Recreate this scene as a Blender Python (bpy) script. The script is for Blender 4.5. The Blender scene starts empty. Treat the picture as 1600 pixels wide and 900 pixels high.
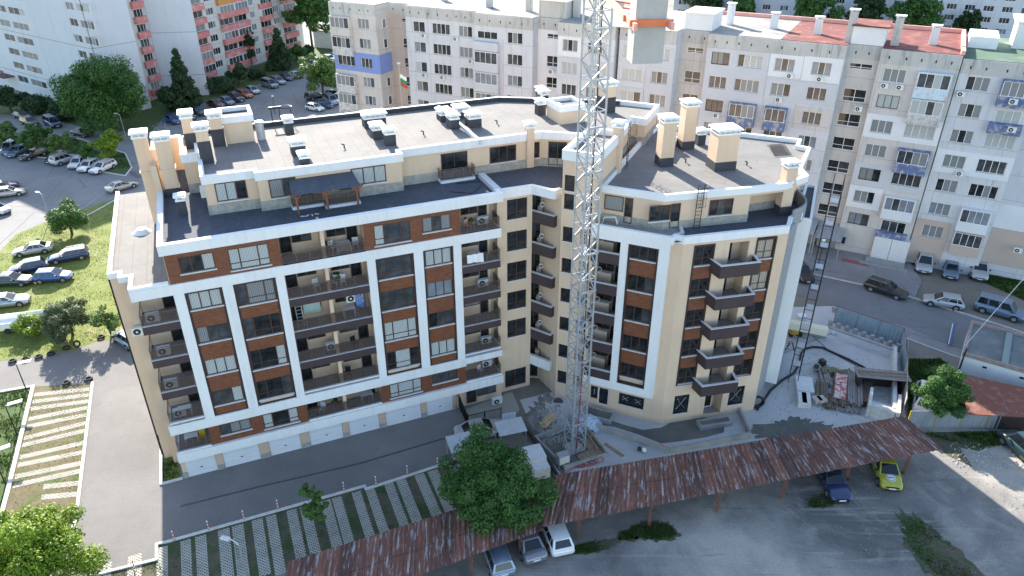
import bpy, math, random
import numpy as np
from mathutils import Vector
random.seed(7); rng = np.random.default_rng(7)
S = bpy.context.scene; COL = S.collection
R = math.radians
# ---------------------------------------------------------------- camera, sky, sun, exposure
FPX, CH = 1150.0, 42.0
TH = math.atan(FPX / 2046.0)
cam = bpy.data.objects.new('camera', bpy.data.cameras.new('camera')); COL.objects.link(cam)
cam.data.sensor_width = 36; cam.data.lens = FPX / 1600 * 36; cam.data.clip_end = 3000; cam.data.clip_start = .5
cam.location = (0, 0, CH); cam.rotation_euler = (R(90) - TH, 0, 0); S.camera = cam
SUN_AZ, SUN_EL = R(112.5), R(26.0)          # where the sun stands, counted from +X
W = bpy.data.worlds.new('World'); S.world = W; W.use_nodes = True
nt = W.node_tree; bg = nt.nodes['Background']; sky = nt.nodes.new('ShaderNodeTexSky')
sky.sky_type = 'NISHITA'; sky.sun_disc = False; sky.sun_elevation = SUN_EL; sky.sun_rotation = R(90) - SUN_AZ
sky.air_density = 1.0; sky.dust_density = .6; sky.ozone_density = .6
nt.links.new(sky.outputs[0], bg.inputs[0]); bg.inputs[1].default_value = .135
sl = bpy.data.lights.new('sun', 'SUN'); sl.energy = 4.8; sl.angle = R(.5); sl.color = (1, .93, .82)
so = bpy.data.objects.new('sun', sl); COL.objects.link(so); so.location = (0, 0, 90)
so.rotation_euler = Vector((-math.cos(SUN_AZ) * math.cos(SUN_EL), -math.sin(SUN_AZ) * math.cos(SUN_EL), -math.sin(SUN_EL))).to_track_quat('-Z', 'Y').to_euler()
S.view_settings.view_transform = 'Standard'; S.view_settings.look = 'None'; S.view_settings.gamma = 1
S.view_settings.exposure = 1.68
S.cycles.max_bounces = 5; S.cycles.diffuse_bounces = 3; S.cycles.glossy_bounces = 2; S.cycles.transparent_max_bounces = 4
S.cycles.use_denoising = True

# ---------------------------------------------------------------- measuring: photo point -> place on a level plane
CT, ST = math.cos(TH), math.sin(TH)
def ray(px, py):
    u = (px - 800) / FPX; v = (450 - py) / FPX
    return (u, CT + v * ST, -ST + v * CT)
def gp(px, py, z=0.0):
    r = ray(px, py); t = (z - CH) / r[2]
    return Vector((r[0] * t, r[1] * t, z))
class Fr:                                   # a facade frame: s along, d into the building, z up
    def __init__(s, o, a): s.o = o; s.a = a; s.c = math.cos(a); s.n = math.sin(a)
    def p(s, u, d, z): return Vector((s.o[0] + u * s.c - d * s.n, s.o[1] + u * s.n + d * s.c, z))
    def inv(s, v): x, y = v[0] - s.o[0], v[1] - s.o[1]; return (x * s.c + y * s.n, -x * s.n + y * s.c)
    def on(s, px, py, dep=0.0):             # photo point -> (s, z) on the plane d = dep
        r = ray(px, py); nx, ny = -s.n, s.c
        t = (s.o[0] * nx + s.o[1] * ny + dep) / (r[0] * nx + r[1] * ny)
        v = (r[0] * t, r[1] * t)
        return (s.inv(v)[0], CH + r[2] * t)
FA = Fr((-26.12, 43.70), R(22.6)); FB1 = Fr((13.007, 50.352), R(-23.44)); FB2 = Fr((13.007, 50.352), R(12.82))
FW = Fr((0, 0), 0)

# ---------------------------------------------------------------- materials
MATS = {}
def newmat(name):
    m = bpy.data.materials.new(name); m.use_nodes = True; MATS[name] = m
    return m, m.node_tree, m.node_tree.nodes['Principled BSDF']
def ramp(t, fac, stops, interp='LINEAR'):
    r = t.nodes.new('ShaderNodeValToRGB'); r.color_ramp.interpolation = interp
    e = r.color_ramp.elements
    while len(e) < len(stops): e.new(.5)
    for i, (p, c) in enumerate(stops): e[i].position = p; e[i].color = (*c, 1)
    t.links.new(fac, r.inputs[0]); return r.outputs[0]
def coord(t, scale=(1, 1, 1), rot=(0, 0, 0), loc=(0, 0, 0), kind='Object'):
    c = t.nodes.new('ShaderNodeTexCoord'); m = t.nodes.new('ShaderNodeMapping')
    m.inputs['Scale'].default_value = scale; m.inputs['Rotation'].default_value = rot; m.inputs['Location'].default_value = loc
    t.links.new(c.outputs[kind], m.inputs[0]); return m.outputs[0]
def noise(t, vec, scale, detail=4, rough=.6, dist=0):
    n = t.nodes.new('ShaderNodeTexNoise'); n.inputs['Scale'].default_value = scale
    n.inputs['Detail'].default_value = detail; n.inputs['Roughness'].default_value = rough; n.inputs['Distortion'].default_value = dist
    t.links.new(vec, n.inputs['Vector']); return n.outputs['Fac']
def mix(t, fac, a, b, mode='MIX'):
    n = t.nodes.new('ShaderNodeMix'); n.data_type = 'RGBA'; n.blend_type = mode
    for s, v in ((n.inputs[0], fac), (n.inputs[6], a), (n.inputs[7], b)):
        if isinstance(v, (int, float)): s.default_value = v
        elif isinstance(v, tuple): s.default_value = (*v, 1)
        else: t.links.new(v, s)
    return n.outputs[2]
def bump(t, b, h, strength=.3, dist=.02):
    n = t.nodes.new('ShaderNodeBump'); n.inputs['Strength'].default_value = strength; n.inputs['Distance'].default_value = dist
    t.links.new(h, n.inputs['Height']); t.links.new(n.outputs[0], b.inputs['Normal'])
def mth(t, op, a, b=None):
    n = t.nodes.new('ShaderNodeMath'); n.operation = op
    for s, v in ((n.inputs[0], a), (n.inputs[1], b)):
        if v is None: continue
        if isinstance(v, (int, float)): s.default_value = v
        else: t.links.new(v, s)
    return n.outputs[0]
def sep(t, vec):
    n = t.nodes.new('ShaderNodeSeparateXYZ'); t.links.new(vec, n.inputs[0]); return n.outputs
def pm(name, c1, c2=None, scale=1.0, rough=.8, metal=0, bmp=0, bscale=20, stops=(.35, .65), spec=None, stretch=(1, 1, 1), c3=None, s3=.2, coat=0):
    m, t, b = newmat(name)
    b.inputs['Roughness'].default_value = rough; b.inputs['Metallic'].default_value = metal
    if spec is not None: b.inputs['Specular IOR Level'].default_value = spec
    if coat: b.inputs['Coat Weight'].default_value = coat; b.inputs['Coat Roughness'].default_value = .05
    b.inputs['Base Color'].default_value = (*c1, 1)
    if c2:
        v = coord(t, stretch)
        c = ramp(t, noise(t, v, scale), [(stops[0], c1), (stops[1], c2)])
        if c3:
            f = ramp(t, noise(t, v, s3, 6, .65), [(.5, (0, 0, 0)), (.62, (1, 1, 1))])
            c = mix(t, f, c, c3)
        t.links.new(c, b.inputs['Base Color'])
    if bmp: bump(t, b, noise(t, coord(t), bscale, 5, .7), bmp)
    return m
def g(v): return (v, v, v)
def plaster(name, c1, c2, dirt, amt=.3, rough=.88, ang=None):
    m, t, b = newmat(name); v = coord(t); c = ramp(t, noise(t, v, .35, 6, .6), [(.35, c1), (.65, c2)])
    st = noise(t, coord(t, (2.2, 2.2, .18)), 1.0, 8, .75); big = noise(t, v, .12, 4, .6)
    f = ramp(t, mth(t, 'ADD', mth(t, 'MULTIPLY', st, .7), mth(t, 'MULTIPLY', big, .3)), [(.5, (0, 0, 0)), (.68, (1, 1, 1))])
    c = mix(t, mth(t, 'MULTIPLY', f, amt), c, dirt)
    t.links.new(c, b.inputs['Base Color']); b.inputs['Roughness'].default_value = rough; bump(t, b, noise(t, v, 40, 4, .7), .12); return m
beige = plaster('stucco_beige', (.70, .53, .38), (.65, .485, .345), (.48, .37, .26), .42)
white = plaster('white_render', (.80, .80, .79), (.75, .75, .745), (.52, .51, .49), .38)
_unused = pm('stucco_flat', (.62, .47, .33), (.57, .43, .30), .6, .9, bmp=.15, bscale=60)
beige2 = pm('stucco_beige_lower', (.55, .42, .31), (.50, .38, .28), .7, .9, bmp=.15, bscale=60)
grey_conc = pm('raw_concrete', (.36, .35, .34), (.27, .27, .26), .9, .9, bmp=.3)
slabtop = pm('balcony_screed', (.33, .32, .30), (.25, .24, .23), 1.2, .9)
coping = pm('coping_stone', (.62, .62, .62), (.55, .55, .55), 2, .7)
stone = pm('mosaic_plinth', (.40, .38, .33), (.28, .27, .24), 3, .9, bmp=.2)
dark = pm('dark_brown_trim', (.035, .024, .024), (.045, .032, .03), 2, .45)
fascia = pm('fascia_plum', (.052, .033, .038), (.062, .042, .045), 1, .55)
brownframe = pm('window_frame_brown', (.075, .035, .022), (.09, .045, .03), 3, .45)
whiteframe = pm('window_frame_white', (.78, .78, .77), None, 1, .4)
darkmetal = pm('black_metal', (.02, .02, .022), None, 1, .45, .3)
galv = pm('galvanised_steel', (.50, .52, .54), (.40, .43, .46), 3, .42, .55)
capwhite = pm('chimney_cap_white', (.82, .82, .81), (.76, .76, .75), 2, .6)
rail = pm('rail_steel', (.22, .19, .17), None, 1, .35, .7)
plastic = pm('appliance_white', (.72, .72, .70), (.66, .66, .64), 4, .45)
rubber = pm('rubber', (.018, .018, .018), (.03, .03, .03), 9, .8)
chrome = pm('alloy', (.55, .56, .57), None, 1, .3, .8)
bark = pm('bark', (.10, .075, .055), (.06, .045, .035), 8, .95, bmp=.5, bscale=12)
kerb = pm('kerb_concrete', (.62, .61, .58), (.48, .47, .45), 2, .85)
timber = pm('raw_timber', (.36, .26, .17), (.22, .16, .11), 4, .85, stretch=(1, 1, 4))
redwood = pm('stained_pergola_wood', (.30, .10, .05), (.22, .075, .04), 5, .6)
blue_tarp = pm('tarpaulin', (.30, .40, .55), (.42, .47, .55), 3, .5)
orange = pm('orange_steel', (.75, .19, .06), (.66, .16, .05), 3, .5)
salmon = pm('pink_steel', (.80, .42, .34), (.74, .34, .27), 2, .5)
redhose = pm('red_hose', (.35, .04, .05), None, 1, .5)
blackhose = pm('black_hose', (.012, .012, .014), None, 1, .5)
yellow = pm('yellow_paint', (.62, .42, .03), None, 1, .5)
shutter = pm('garage_door_white', (.66, .69, .73), (.62, .65, .69), .8, .5)

def wood_panel():
    m, t, b = newmat('brown_wood_panel')
    v = coord(t, (1, 1, 1)); x, y, z = sep(t, v)
    st = coord(t, (1.2, 1.2, 12)); n = noise(t, st, 1.6, 5, .65)
    c = ramp(t, n, [(.3, (.10, .034, .017)), (.5, (.18, .062, .029)), (.72, (.28, .11, .05))])
    fr = mth(t, 'FRACT', mth(t, 'MULTIPLY', z, 6.0)); ln = mth(t, 'LESS_THAN', fr, .09)
    c = mix(t, mth(t, 'MULTIPLY', ln, .65), c, (.05, .018, .01))
    t.links.new(c, b.inputs['Base Color']); b.inputs['Roughness'].default_value = .55
    return m
wood = wood_panel()
def roofing(name, c1, c2, ang, sheet=1.0, seam=.03):
    m, t, b = newmat(name)
    v = coord(t, (1, 1, 1), (0, 0, -ang)); x, y, z = sep(t, v)
    c = ramp(t, noise(t, coord(t), .35, 6, .62), [(.35, c1), (.65, c2)])
    big = ramp(t, noise(t, coord(t), 2.2, 6, .7), [(.55, (0, 0, 0)), (.8, (1, 1, 1))])
    c = mix(t, mth(t, 'MULTIPLY', big, .25), c, (.42, .41, .40))
    fr = mth(t, 'FRACT', mth(t, 'MULTIPLY', x, 1 / sheet)); ln = mth(t, 'LESS_THAN', fr, seam)
    c = mix(t, mth(t, 'MULTIPLY', ln, .45), c, (.03, .03, .03))
    # cross joints of the felt, shifted from sheet to sheet
    row = mth(t, 'FLOOR', mth(t, 'MULTIPLY', x, 1 / sheet))
    fy = mth(t, 'FRACT', mth(t, 'ADD', mth(t, 'MULTIPLY', y, .13), mth(t, 'MULTIPLY', row, .37)))
    c = mix(t, mth(t, 'MULTIPLY', mth(t, 'LESS_THAN', fy, .006), .4), c, (.03, .03, .03))
    t.links.new(c, b.inputs['Base Color']); b.inputs['Roughness'].default_value = .9
    bump(t, b, noise(t, coord(t), 30, 4, .7), .25); return m
felt = roofing('bitumen_felt', (.165, .156, .148), (.205, .193, .182), FA.a)
felt_b = roofing('bitumen_felt_right_wing', (.15, .144, .14), (.19, .182, .175), FB1.a + R(90))
felt_dk = roofing('bitumen_felt_terrace', (.055, .064, .084), (.075, .084, .105), FA.a)
felt_up = pm('upstand_felt', (.035, .04, .05), (.055, .058, .065), 2, .8)

def curtain(name, c1, c2, sc=3.2):
    m, t, b = newmat(name)
    v = coord(t, (1, 1, 1)); x, y, z = sep(t, v)
    w = t.nodes.new('ShaderNodeTexWave'); w.inputs['Scale'].default_value = sc; w.inputs['Distortion'].default_value = 1.2
    w.inputs['Detail'].default_value = 1; w.bands_direction = 'X'; t.links.new(v, w.inputs['Vector'])
    c = ramp(t, w.outputs['Fac'], [(.1, c1), (.8, c2)])  # light and dark bands: fold shading of the pleats put into the colour
    t.links.new(c, b.inputs['Base Color']); b.inputs['Roughness'].default_value = .9
    b.inputs['Coat Weight'].default_value = .7; b.inputs['Coat Roughness'].default_value = .03
    return m
def glass(name, c, r=.04, c2=None):
    m, t, b = newmat(name)
    col = ramp(t, noise(t, coord(t), 1.3, 3), [(.4, c), (.62, c2 or c)])
    t.links.new(col, b.inputs['Base Color']); b.inputs['Roughness'].default_value = r
    b.inputs['IOR'].default_value = 1.5; b.inputs['Specular IOR Level'].default_value = .6; return m
gl_dark = glass('glass_dark', (.010, .013, .016), .03, (.03, .034, .036))
gl_mid = glass('glass_room', (.04, .046, .052), .04, (.08, .085, .09))
gl_blue = glass('glass_blind', (.18, .21, .24), .08, (.24, .27, .30))
cur_w = curtain('curtain_white', (.22, .25, .25), (.56, .58, .56))
cur_g = curtain('curtain_grey', (.14, .15, .15), (.27, .28, .28), 2.5)
cur_b = curtain('curtain_beige', (.28, .23, .16), (.42, .38, .32), 2)
PANES = [[gl_dark, cur_w, gl_mid], [gl_dark, gl_mid, cur_g], [gl_mid, cur_g, gl_blue], [gl_dark, gl_dark, gl_mid], [gl_dark, cur_b, gl_blue]]

# panel-block walls: concrete panels, joints at every storey, streaks and dirt
def panelwall(name, c1, c2, dirt=(.24, .23, .22), amt=.55, ang=0.0, bay=5.4, jz=2.93, z0=.8):
    m, t, b = newmat(name)
    v = coord(t); c = ramp(t, noise(t, v, .18, 5, .6), [(.35, c1), (.65, c2)])
    st = noise(t, coord(t, (1.6, 1.6, .22)), 1.0, 7, .72)
    f = ramp(t, st, [(.52, (0, 0, 0)), (.75, (1, 1, 1))])
    c = mix(t, mth(t, 'MULTIPLY', f, amt), c, dirt)
    vr = coord(t, (1, 1, 1), (0, 0, -ang)); x, y, z = sep(t, vr)
    fz = mth(t, 'FRACT', mth(t, 'MULTIPLY', mth(t, 'SUBTRACT', z, z0), 1 / jz)); fx = mth(t, 'FRACT', mth(t, 'MULTIPLY', x, 1 / bay))
    ln = mth(t, 'MAXIMUM', mth(t, 'LESS_THAN', fz, .016), mth(t, 'LESS_THAN', fx, .008))
    c = mix(t, mth(t, 'MULTIPLY', ln, .55), c, (.12, .12, .12))
    t.links.new(c, b.inputs['Base Color']); b.inputs['Roughness'].default_value = .92
    bump(t, b, noise(t, v, 14, 5, .7), .2); return m
AB_ = R(-28.3)
pw_warm = panelwall('panel_wall_warm', (.60, .56, .52), (.52, .49, .45), ang=AB_)
pw_grey = panelwall('panel_wall_grey', (.62, .62, .63), (.55, .56, .58), amt=.4, ang=AB_)
pw_dirty = panelwall('attic_panel_dirty', (.54, .53, .50), (.43, .42, .40), dirt=(.15, .15, .14), amt=.8, ang=AB_, jz=50)
pw_white = pm('insulated_patch_white', (.72, .72, .72), (.66, .67, .68), .5, .9)
pw_lilac = pm('insulated_patch_grey', (.55, .56, .58), (.51, .52, .54), .5, .9)
pw_blue = pm('insulated_patch_blue', (.21, .29, .58), (.19, .27, .54), .6, .9)
pw_tan = pm('insulated_patch_tan', (.52, .42, .35), (.48, .39, .33), .5, .9)
chip_blue = pm('chipped_blue_paint', (.09, .13, .28), (.14, .19, .32), 3, .8, c3=(.42, .40, .37), s3=1.8)
chip_aqua = pm('chipped_aqua_paint', (.55, .68, .74), (.50, .63, .70), 3, .8, c3=(.50, .47, .44), s3=2.2)
chip_grey = pm('chipped_grey_paint', (.60, .58, .55), (.5, .48, .46), 3, .8, c3=(.32, .30, .28), s3=2.0)
pink = pm('pink_parapet', (.62, .22, .20), (.56, .19, .18), .8, .85, c3=(.62, .38, .34), s3=.9)
rust_roof = pm('red_roof_felt', (.17, .036, .028), (.135, .03, .024), .5, .85, c3=(.25, .08, .06), s3=.6)
green_roof = pm('green_roof_felt', (.06, .12, .08), (.09, .15, .10), .5, .85, c3=(.13, .17, .13), s3=.4)
pale_roof = pm('pale_roof_felt', (.36, .33, .295), (.27, .25, .23), .4, .9, c3=(.19, .185, .18), s3=.25)

# ---------------------------------------------------------------- things, parts, meshes
LOC = {}
def thing(name, label, cat, loc=(0, 0, 0), group=None, rotz=0):
    o = bpy.data.objects.new(name, None); COL.objects.link(o); o.location = loc; o.rotation_euler[2] = rotz
    o.empty_display_size = .3
    o['label'] = label; o['category'] = cat
    if group: o['group'] = group
    LOC[o.name] = Vector(loc) if not rotz else Vector((0, 0, 0)); return o
def tag(o, label, cat, group=None):
    o['label'] = label; o['category'] = cat
    if group: o['group'] = group
    return o
class MB:
    def __init__(s): s.v = []; s.f = []; s.m = []; s.sm = []
    def add(s, vs, fs, mi=0, smooth=False):
        o = len(s.v); s.v += [tuple(v) for v in vs]
        s.f += [tuple(i + o for i in f) for f in fs]; s.m += [mi] * len(fs); s.sm += [smooth] * len(fs)
    def quad(s, a, b, c, d, mi=0): s.add([a, b, c, d], [(0, 1, 2, 3)], mi)
    def box8(s, p, mi=0): s.add(p, [(0, 3, 2, 1), (4, 5, 6, 7), (0, 1, 5, 4), (1, 2, 6, 5), (2, 3, 7, 6), (3, 0, 4, 7)], mi)
    def box(s, F, s0, s1, d0, d1, z0, z1, mi=0):
        s.box8([F.p(s0, d0, z0), F.p(s1, d0, z0), F.p(s1, d1, z0), F.p(s0, d1, z0), F.p(s0, d0, z1), F.p(s1, d0, z1), F.p(s1, d1, z1), F.p(s0, d1, z1)], mi)
    def prism(s, poly, z0, z1, mi=0, top=None, bottom=True):
        n = len(poly); a = sum(poly[i][0] * poly[(i + 1) % n][1] - poly[(i + 1) % n][0] * poly[i][1] for i in range(n))
        if a < 0: poly = poly[::-1]
        vs = [(p[0], p[1], z0) for p in poly] + [(p[0], p[1], z1) for p in poly]
        s.add(vs, [(i, (i + 1) % n, n + (i + 1) % n, n + i) for i in range(n)], mi)
        s.add(vs, [tuple(range(n, 2 * n))], mi if top is None else top)
        if bottom: s.add(vs, [tuple(range(n - 1, -1, -1))], mi)
    def bar(s, p, q, w, h=None, mi=0):
        p, q = Vector(p), Vector(q); h = h or w; d = (q - p).normalized()
        up = Vector((0, 0, 1)) if abs(d.z) < .95 else Vector((1, 0, 0))
        x = d.cross(up).normalized() * w / 2; y = x.cross(d).normalized() * h / 2
        s.box8([p - x - y, p + x - y, p + x + y, p - x + y, q - x - y, q + x - y, q + x + y, q - x + y], mi)
    def tube(s, pts, r, n=6, mi=0, caps=True):
        pts = [Vector(p) for p in pts]; rs = r if isinstance(r, (list, tuple)) else [r] * len(pts)
        vs = []; m = len(pts)
        for i, p in enumerate(pts):
            d = (pts[min(i + 1, m - 1)] - pts[max(i - 1, 0)]).normalized()
            up = Vector((0, 0, 1)) if abs(d.z) < .9 else Vector((1, 0, 0))
            x = d.cross(up).normalized(); y = x.cross(d)
            vs += [p + (x * math.cos(a) + y * math.sin(a)) * rs[i] for a in [2 * math.pi * k / n for k in range(n)]]
        fs = [(i * n + k, i * n + (k + 1) % n, (i + 1) * n + (k + 1) % n, (i + 1) * n + k) for i in range(m - 1) for k in range(n)]
        s.add(vs, fs, mi, n > 5)
        if caps: s.add(vs, [tuple(range(n)), tuple(range((m - 1) * n + n - 1, (m - 1) * n - 1, -1))], mi)
    def wall(s, F, s0, s1, z0, z1, d, th, holes, mi=0, rev=None):
        xs = sorted({s0, s1, *[h[0] for h in holes], *[h[1] for h in holes]}); zs = sorted({z0, z1, *[h[2] for h in holes], *[h[3] for h in holes]})
        xs = [x for x in xs if s0 <= x <= s1]; zs = [z for z in zs if z0 <= z <= z1]
        for i in range(len(xs) - 1):
            for j in range(len(zs) - 1):
                cx, cz = (xs[i] + xs[i + 1]) / 2, (zs[j] + zs[j + 1]) / 2
                if any(h[0] < cx < h[1] and h[2] < cz < h[3] for h in holes): continue
                s.quad(F.p(xs[i], d, zs[j]), F.p(xs[i + 1], d, zs[j]), F.p(xs[i + 1], d, zs[j + 1]), F.p(xs[i], d, zs[j + 1]), mi)
        r = mi if rev is None else rev
        for a, b, c, e in holes:
            P = lambda x, dd, z: F.p(x, dd, z)
            s.quad(P(a, d, c), P(a, d, e), P(a, d + th, e), P(a, d + th, c), r); s.quad(P(b, d, e), P(b, d, c), P(b, d + th, c), P(b, d + th, e), r)
            s.quad(P(b, d, c), P(a, d, c), P(a, d + th, c), P(b, d + th, c), r); s.quad(P(a, d, e), P(b, d, e), P(b, d + th, e), P(a, d + th, e), r)
        for a, b in ((s0, -1), (s1, 1)):
            q = [F.p(a, d, z0), F.p(a, d + th, z0), F.p(a, d + th, z1), F.p(a, d, z1)]
            s.quad(*(q if b > 0 else q[::-1]), mi)
        s.quad(F.p(s0, d, z1), F.p(s1, d, z1), F.p(s1, d + th, z1), F.p(s0, d + th, z1), mi)
        s.quad(F.p(s1, d, z0), F.p(s0, d, z0), F.p(s0, d + th, z0), F.p(s1, d + th, z0), mi)
    def mesh(s, name, mats, off=Vector((0, 0, 0))):
        me = bpy.data.meshes.new(name)
        me.from_pydata([(v[0] - off[0], v[1] - off[1], v[2] - off[2]) for v in s.v], [], s.f)
        for m in mats: me.materials.append(m)
        me.polygons.foreach_set('material_index', s.m); me.polygons.foreach_set('use_smooth', s.sm); me.update(); return me
    def build(s, name, mats, parent=None, local=False, origin=None):
        if not isinstance(mats, (list, tuple)): mats = [mats]
        if parent is not None: off = Vector((0, 0, 0)) if local else LOC.get(parent.name, Vector((0, 0, 0)))
        else: off = Vector(origin) if origin is not None else Vector((0, 0, 0))
        o = bpy.data.objects.new(name, s.mesh(name, mats, off)); COL.objects.link(o)
        if parent is not None: o.parent = parent
        else: o.location = off
        LOC[o.name] = off
        return o
def struct(o): o['kind'] = 'structure'; return o
def sheet(name, pts, z, mat):
    b = MB(); n = len(pts); a = sum(pts[i][0] * pts[(i + 1) % n][1] - pts[(i + 1) % n][0] * pts[i][1] for i in range(n))
    if a < 0: pts = pts[::-1]
    b.add([(p[0], p[1], z) for p in pts], [tuple(range(n))]); return struct(b.build(name, mat))
def copy_tree(o, parent=None):
    c = o.copy(); COL.objects.link(c); c.parent = parent
    for ch in o.children: copy_tree(ch, c)
    return c

# windows: shared meshes, one object per window with its pane as sub-part
WC = {}
def window(par, F, s0, s1, z0, z1, d=0.0, n=2, tr=0.0, fm=brownframe, pset=0, name='window', fw=.07, sill=None, var=None):
    w, h = round(s1 - s0, 2), round(z1 - z0, 2); var = random.randrange(4) if var is None else var
    key = (w, h, n, tr, fm.name, pset, var, fw, sill.name if sill else '')
    if key not in WC:
        b = MB(); L = Fr((0, 0), 0)
        b.box(L, 0, w, -.03, .05, 0, fw); b.box(L, 0, w, -.03, .05, h - fw, h)
        b.box(L, 0, fw, -.03, .05, fw, h - fw); b.box(L, w - fw, w, -.03, .05, fw, h - fw)
        xs = [fw + (w - 2 * fw) * i / n for i in range(n + 1)]
        if n == 3 and tr: xs = [fw, w * .27, w * .73, w - fw]
        for x in xs[1:-1]: b.box(L, x - fw * .5, x + fw * .5, -.028, .05, fw, h - fw)
        if tr: b.box(L, fw, w - fw, -.024, .05, h * tr - fw * .4, h * tr + fw * .4)
        if sill: b.box(L, -.05, w + .05, -.16, 0.0, -.09, 0.0, 1)
        fme = b.mesh('window_frame', [fm] + ([sill] if sill else []))
        p = MB(); rr = random.Random(hash(key[:4]) % 9999 + var * 77)
        base = rr.choice((0, 1, 1, 2)) if pset != 3 else 0
        for i in range(n):
            k = base if rr.random() < .7 else rr.randrange(3)
            p.quad((xs[i], .01, fw), (xs[i + 1], .01, fw), (xs[i + 1], .01, h - fw), (xs[i], .01, h - fw), k)
        WC[key] = (fme, p.mesh('pane', PANES[pset]))
    fme, pme = WC[key]
    o = bpy.data.objects.new(name, fme); COL.objects.link(o); o.parent = par
    o.location = F.p(s0, d, z0) - LOC[par.name]; o.rotation_euler[2] = F.a
    q = bpy.data.objects.new('pane', pme); COL.objects.link(q); q.parent = o
    return o

# ================================================================ THE GROUND
def asphalt(name, c1, c2, c3=None, crack=.35, sc=.12):
    m, t, b = newmat(name)
    v = coord(t); c = ramp(t, noise(t, v, sc, 8, .65), [(.38, c1), (.62, c2)])
    fine = ramp(t, noise(t, v, 9, 4, .7), [(.3, (.82, .82, .82)), (.7, (1.12, 1.12, 1.12))])
    c = mix(t, 1.0, c, fine, 'MULTIPLY')
    if c3:
        f = ramp(t, noise(t, v, .45, 8, .7, .6), [(.56, (0, 0, 0)), (.7, (1, 1, 1))]); c = mix(t, mth(t, 'MULTIPLY', f, .7), c, c3)
    n = t.nodes.new('ShaderNodeTexVoronoi'); n.feature = 'DISTANCE_TO_EDGE'; n.inputs['Scale'].default_value = .16
    wv = t.nodes.new('ShaderNodeMixRGB'); wv.inputs[0].default_value = .12; t.links.new(v, wv.inputs[1])
    nn = t.nodes.new('ShaderNodeTexNoise'); nn.inputs['Scale'].default_value = .8; nn.inputs['Detail'].default_value = 6
    t.links.new(v, nn.inputs[0]); t.links.new(nn.outputs['Color'], wv.inputs[2]); t.links.new(wv.outputs[0], n.inputs['Vector'])
    ck = mth(t, 'LESS_THAN', n.outputs['Distance'], .006); c = mix(t, mth(t, 'MULTIPLY', ck, crack), c, (.05, .05, .05))
    t.links.new(c, b.inputs['Base Color']); b.inputs['Roughness'].default_value = .9
    bump(t, b, noise(t, v, 25, 5, .8), .35, .02); return m
def grassm(name, c1, c2, c3, s3=.5, lim=.55):
    m, t, b = newmat(name)
    v = coord(t); c = ramp(t, noise(t, v, 1.1, 8, .75), [(.35, c1), (.65, c2)])
    f = ramp(t, noise(t, v, s3, 8, .7), [(lim, (0, 0, 0)), (lim + .1, (1, 1, 1))]); c = mix(t, f, c, c3)
    fine = ramp(t, noise(t, v, 14, 4, .8), [(.3, (.6, .6, .6)), (.7, (1.3, 1.3, 1.3))]); c = mix(t, 1.0, c, fine, 'MULTIPLY')
    t.links.new(c, b.inputs['Base Color']); b.inputs['Roughness'].default_value = .95
    bump(t, b, noise(t, v, 9, 6, .8), .8, .08); return m
m_dirt = asphalt('ground_dirt', (.17, .155, .13), (.235, .21, .18), (.11, .12, .075), 0, .08)
m_drive = asphalt('driveway_asphalt', (.165, .155, .148), (.215, .203, .192), (.14, .133, .128), .03)
m_park = asphalt('car_park_asphalt', (.19, .185, .182), (.245, .238, .232), (.14, .136, .132), .5)
m_road = asphalt('street_asphalt', (.17, .17, .175), (.21, .21, .215), (.14, .14, .14), .2)
m_side = asphalt('pavement_asphalt', (.22, .21, .21), (.28, .27, .27), (.17, .16, .16), .3)
m_gravel, t_, b_ = newmat('gravel_lot')
v_ = coord(t_); c_ = ramp(t_, noise(t_, v_, .09, 9, .62, .4), [(.36, (.12, .116, .112)), (.5, (.24, .225, .205)), (.62, (.41, .37, .315))])
c_ = mix(t_, ramp(t_, noise(t_, v_, .3, 9, .7, 1.2), [(.50, (0, 0, 0)), (.66, (.7, .7, .7))]), c_, (.33, .305, .27))
c_ = mix(t_, ramp(t_, noise(t_, coord(t_, (1, 1, 1), (0, 0, R(-14))), 1.4, 8, .75, .8), [(.64, (0, 0, 0)), (.76, (.6, .6, .6))]), c_, (.09, .085, .075))
c_ = mix(t_, ramp(t_, noise(t_, coord(t_, (.12, 1.5, 1), (0, 0, R(-20))), 1.0, 6, .6, .5), [(.58, (0, 0, 0)), (.66, (.5, .5, .5))]), c_, (.36, .33, .29))
c_ = mix(t_, ramp(t_, noise(t_, coord(t_, (.16, 1.9, 1), (0, 0, R(-52)), (7, 3, 0)), 1.0, 6, .6, .7), [(.62, (0, 0, 0)), (.68, (.5, .5, .5))]), c_, (.10, .095, .09))
c_ = mix(t_, 1.0, c_, ramp(t_, noise(t_, v_, 11, 5, .8), [(.3, (.6, .6, .6)), (.7, (1.35, 1.35, 1.35))]), 'MULTIPLY')
t_.links.new(c_, b_.inputs['Base Color']); b_.inputs['Roughness'].default_value = .95; bump(t_, b_, noise(t_, v_, 16, 6, .8), .6, .04)
m_yard = asphalt('yard_concrete', (.42, .42, .42), (.52, .51, .50), (.30, .30, .30), .1, .15)
m_wet = asphalt('wet_mortar', (.10, .105, .10), (.16, .155, .13), (.22, .2, .13), 0, .3)
m_grass = grassm('lawn_grass', (.13, .17, .028), (.22, .25, .055), (.30, .27, .12), .3, .55)
m_grassd = grassm('lawn_grass_deep', (.045, .085, .022), (.09, .14, .03), (.15, .14, .07), .4, .62)
m_dry = grassm('dry_grass', (.13, .105, .055), (.20, .16, .085), (.09, .125, .03), .45, .5)
m_soil = grassm('bare_soil', (.085, .08, .05), (.13, .11, .075), (.05, .08, .025), .5, .47)
m_rubble = asphalt('crushed_rubble', (.12, .12, .12), (.30, .29, .27), (.45, .44, .42), 0, 1.4)
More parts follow.
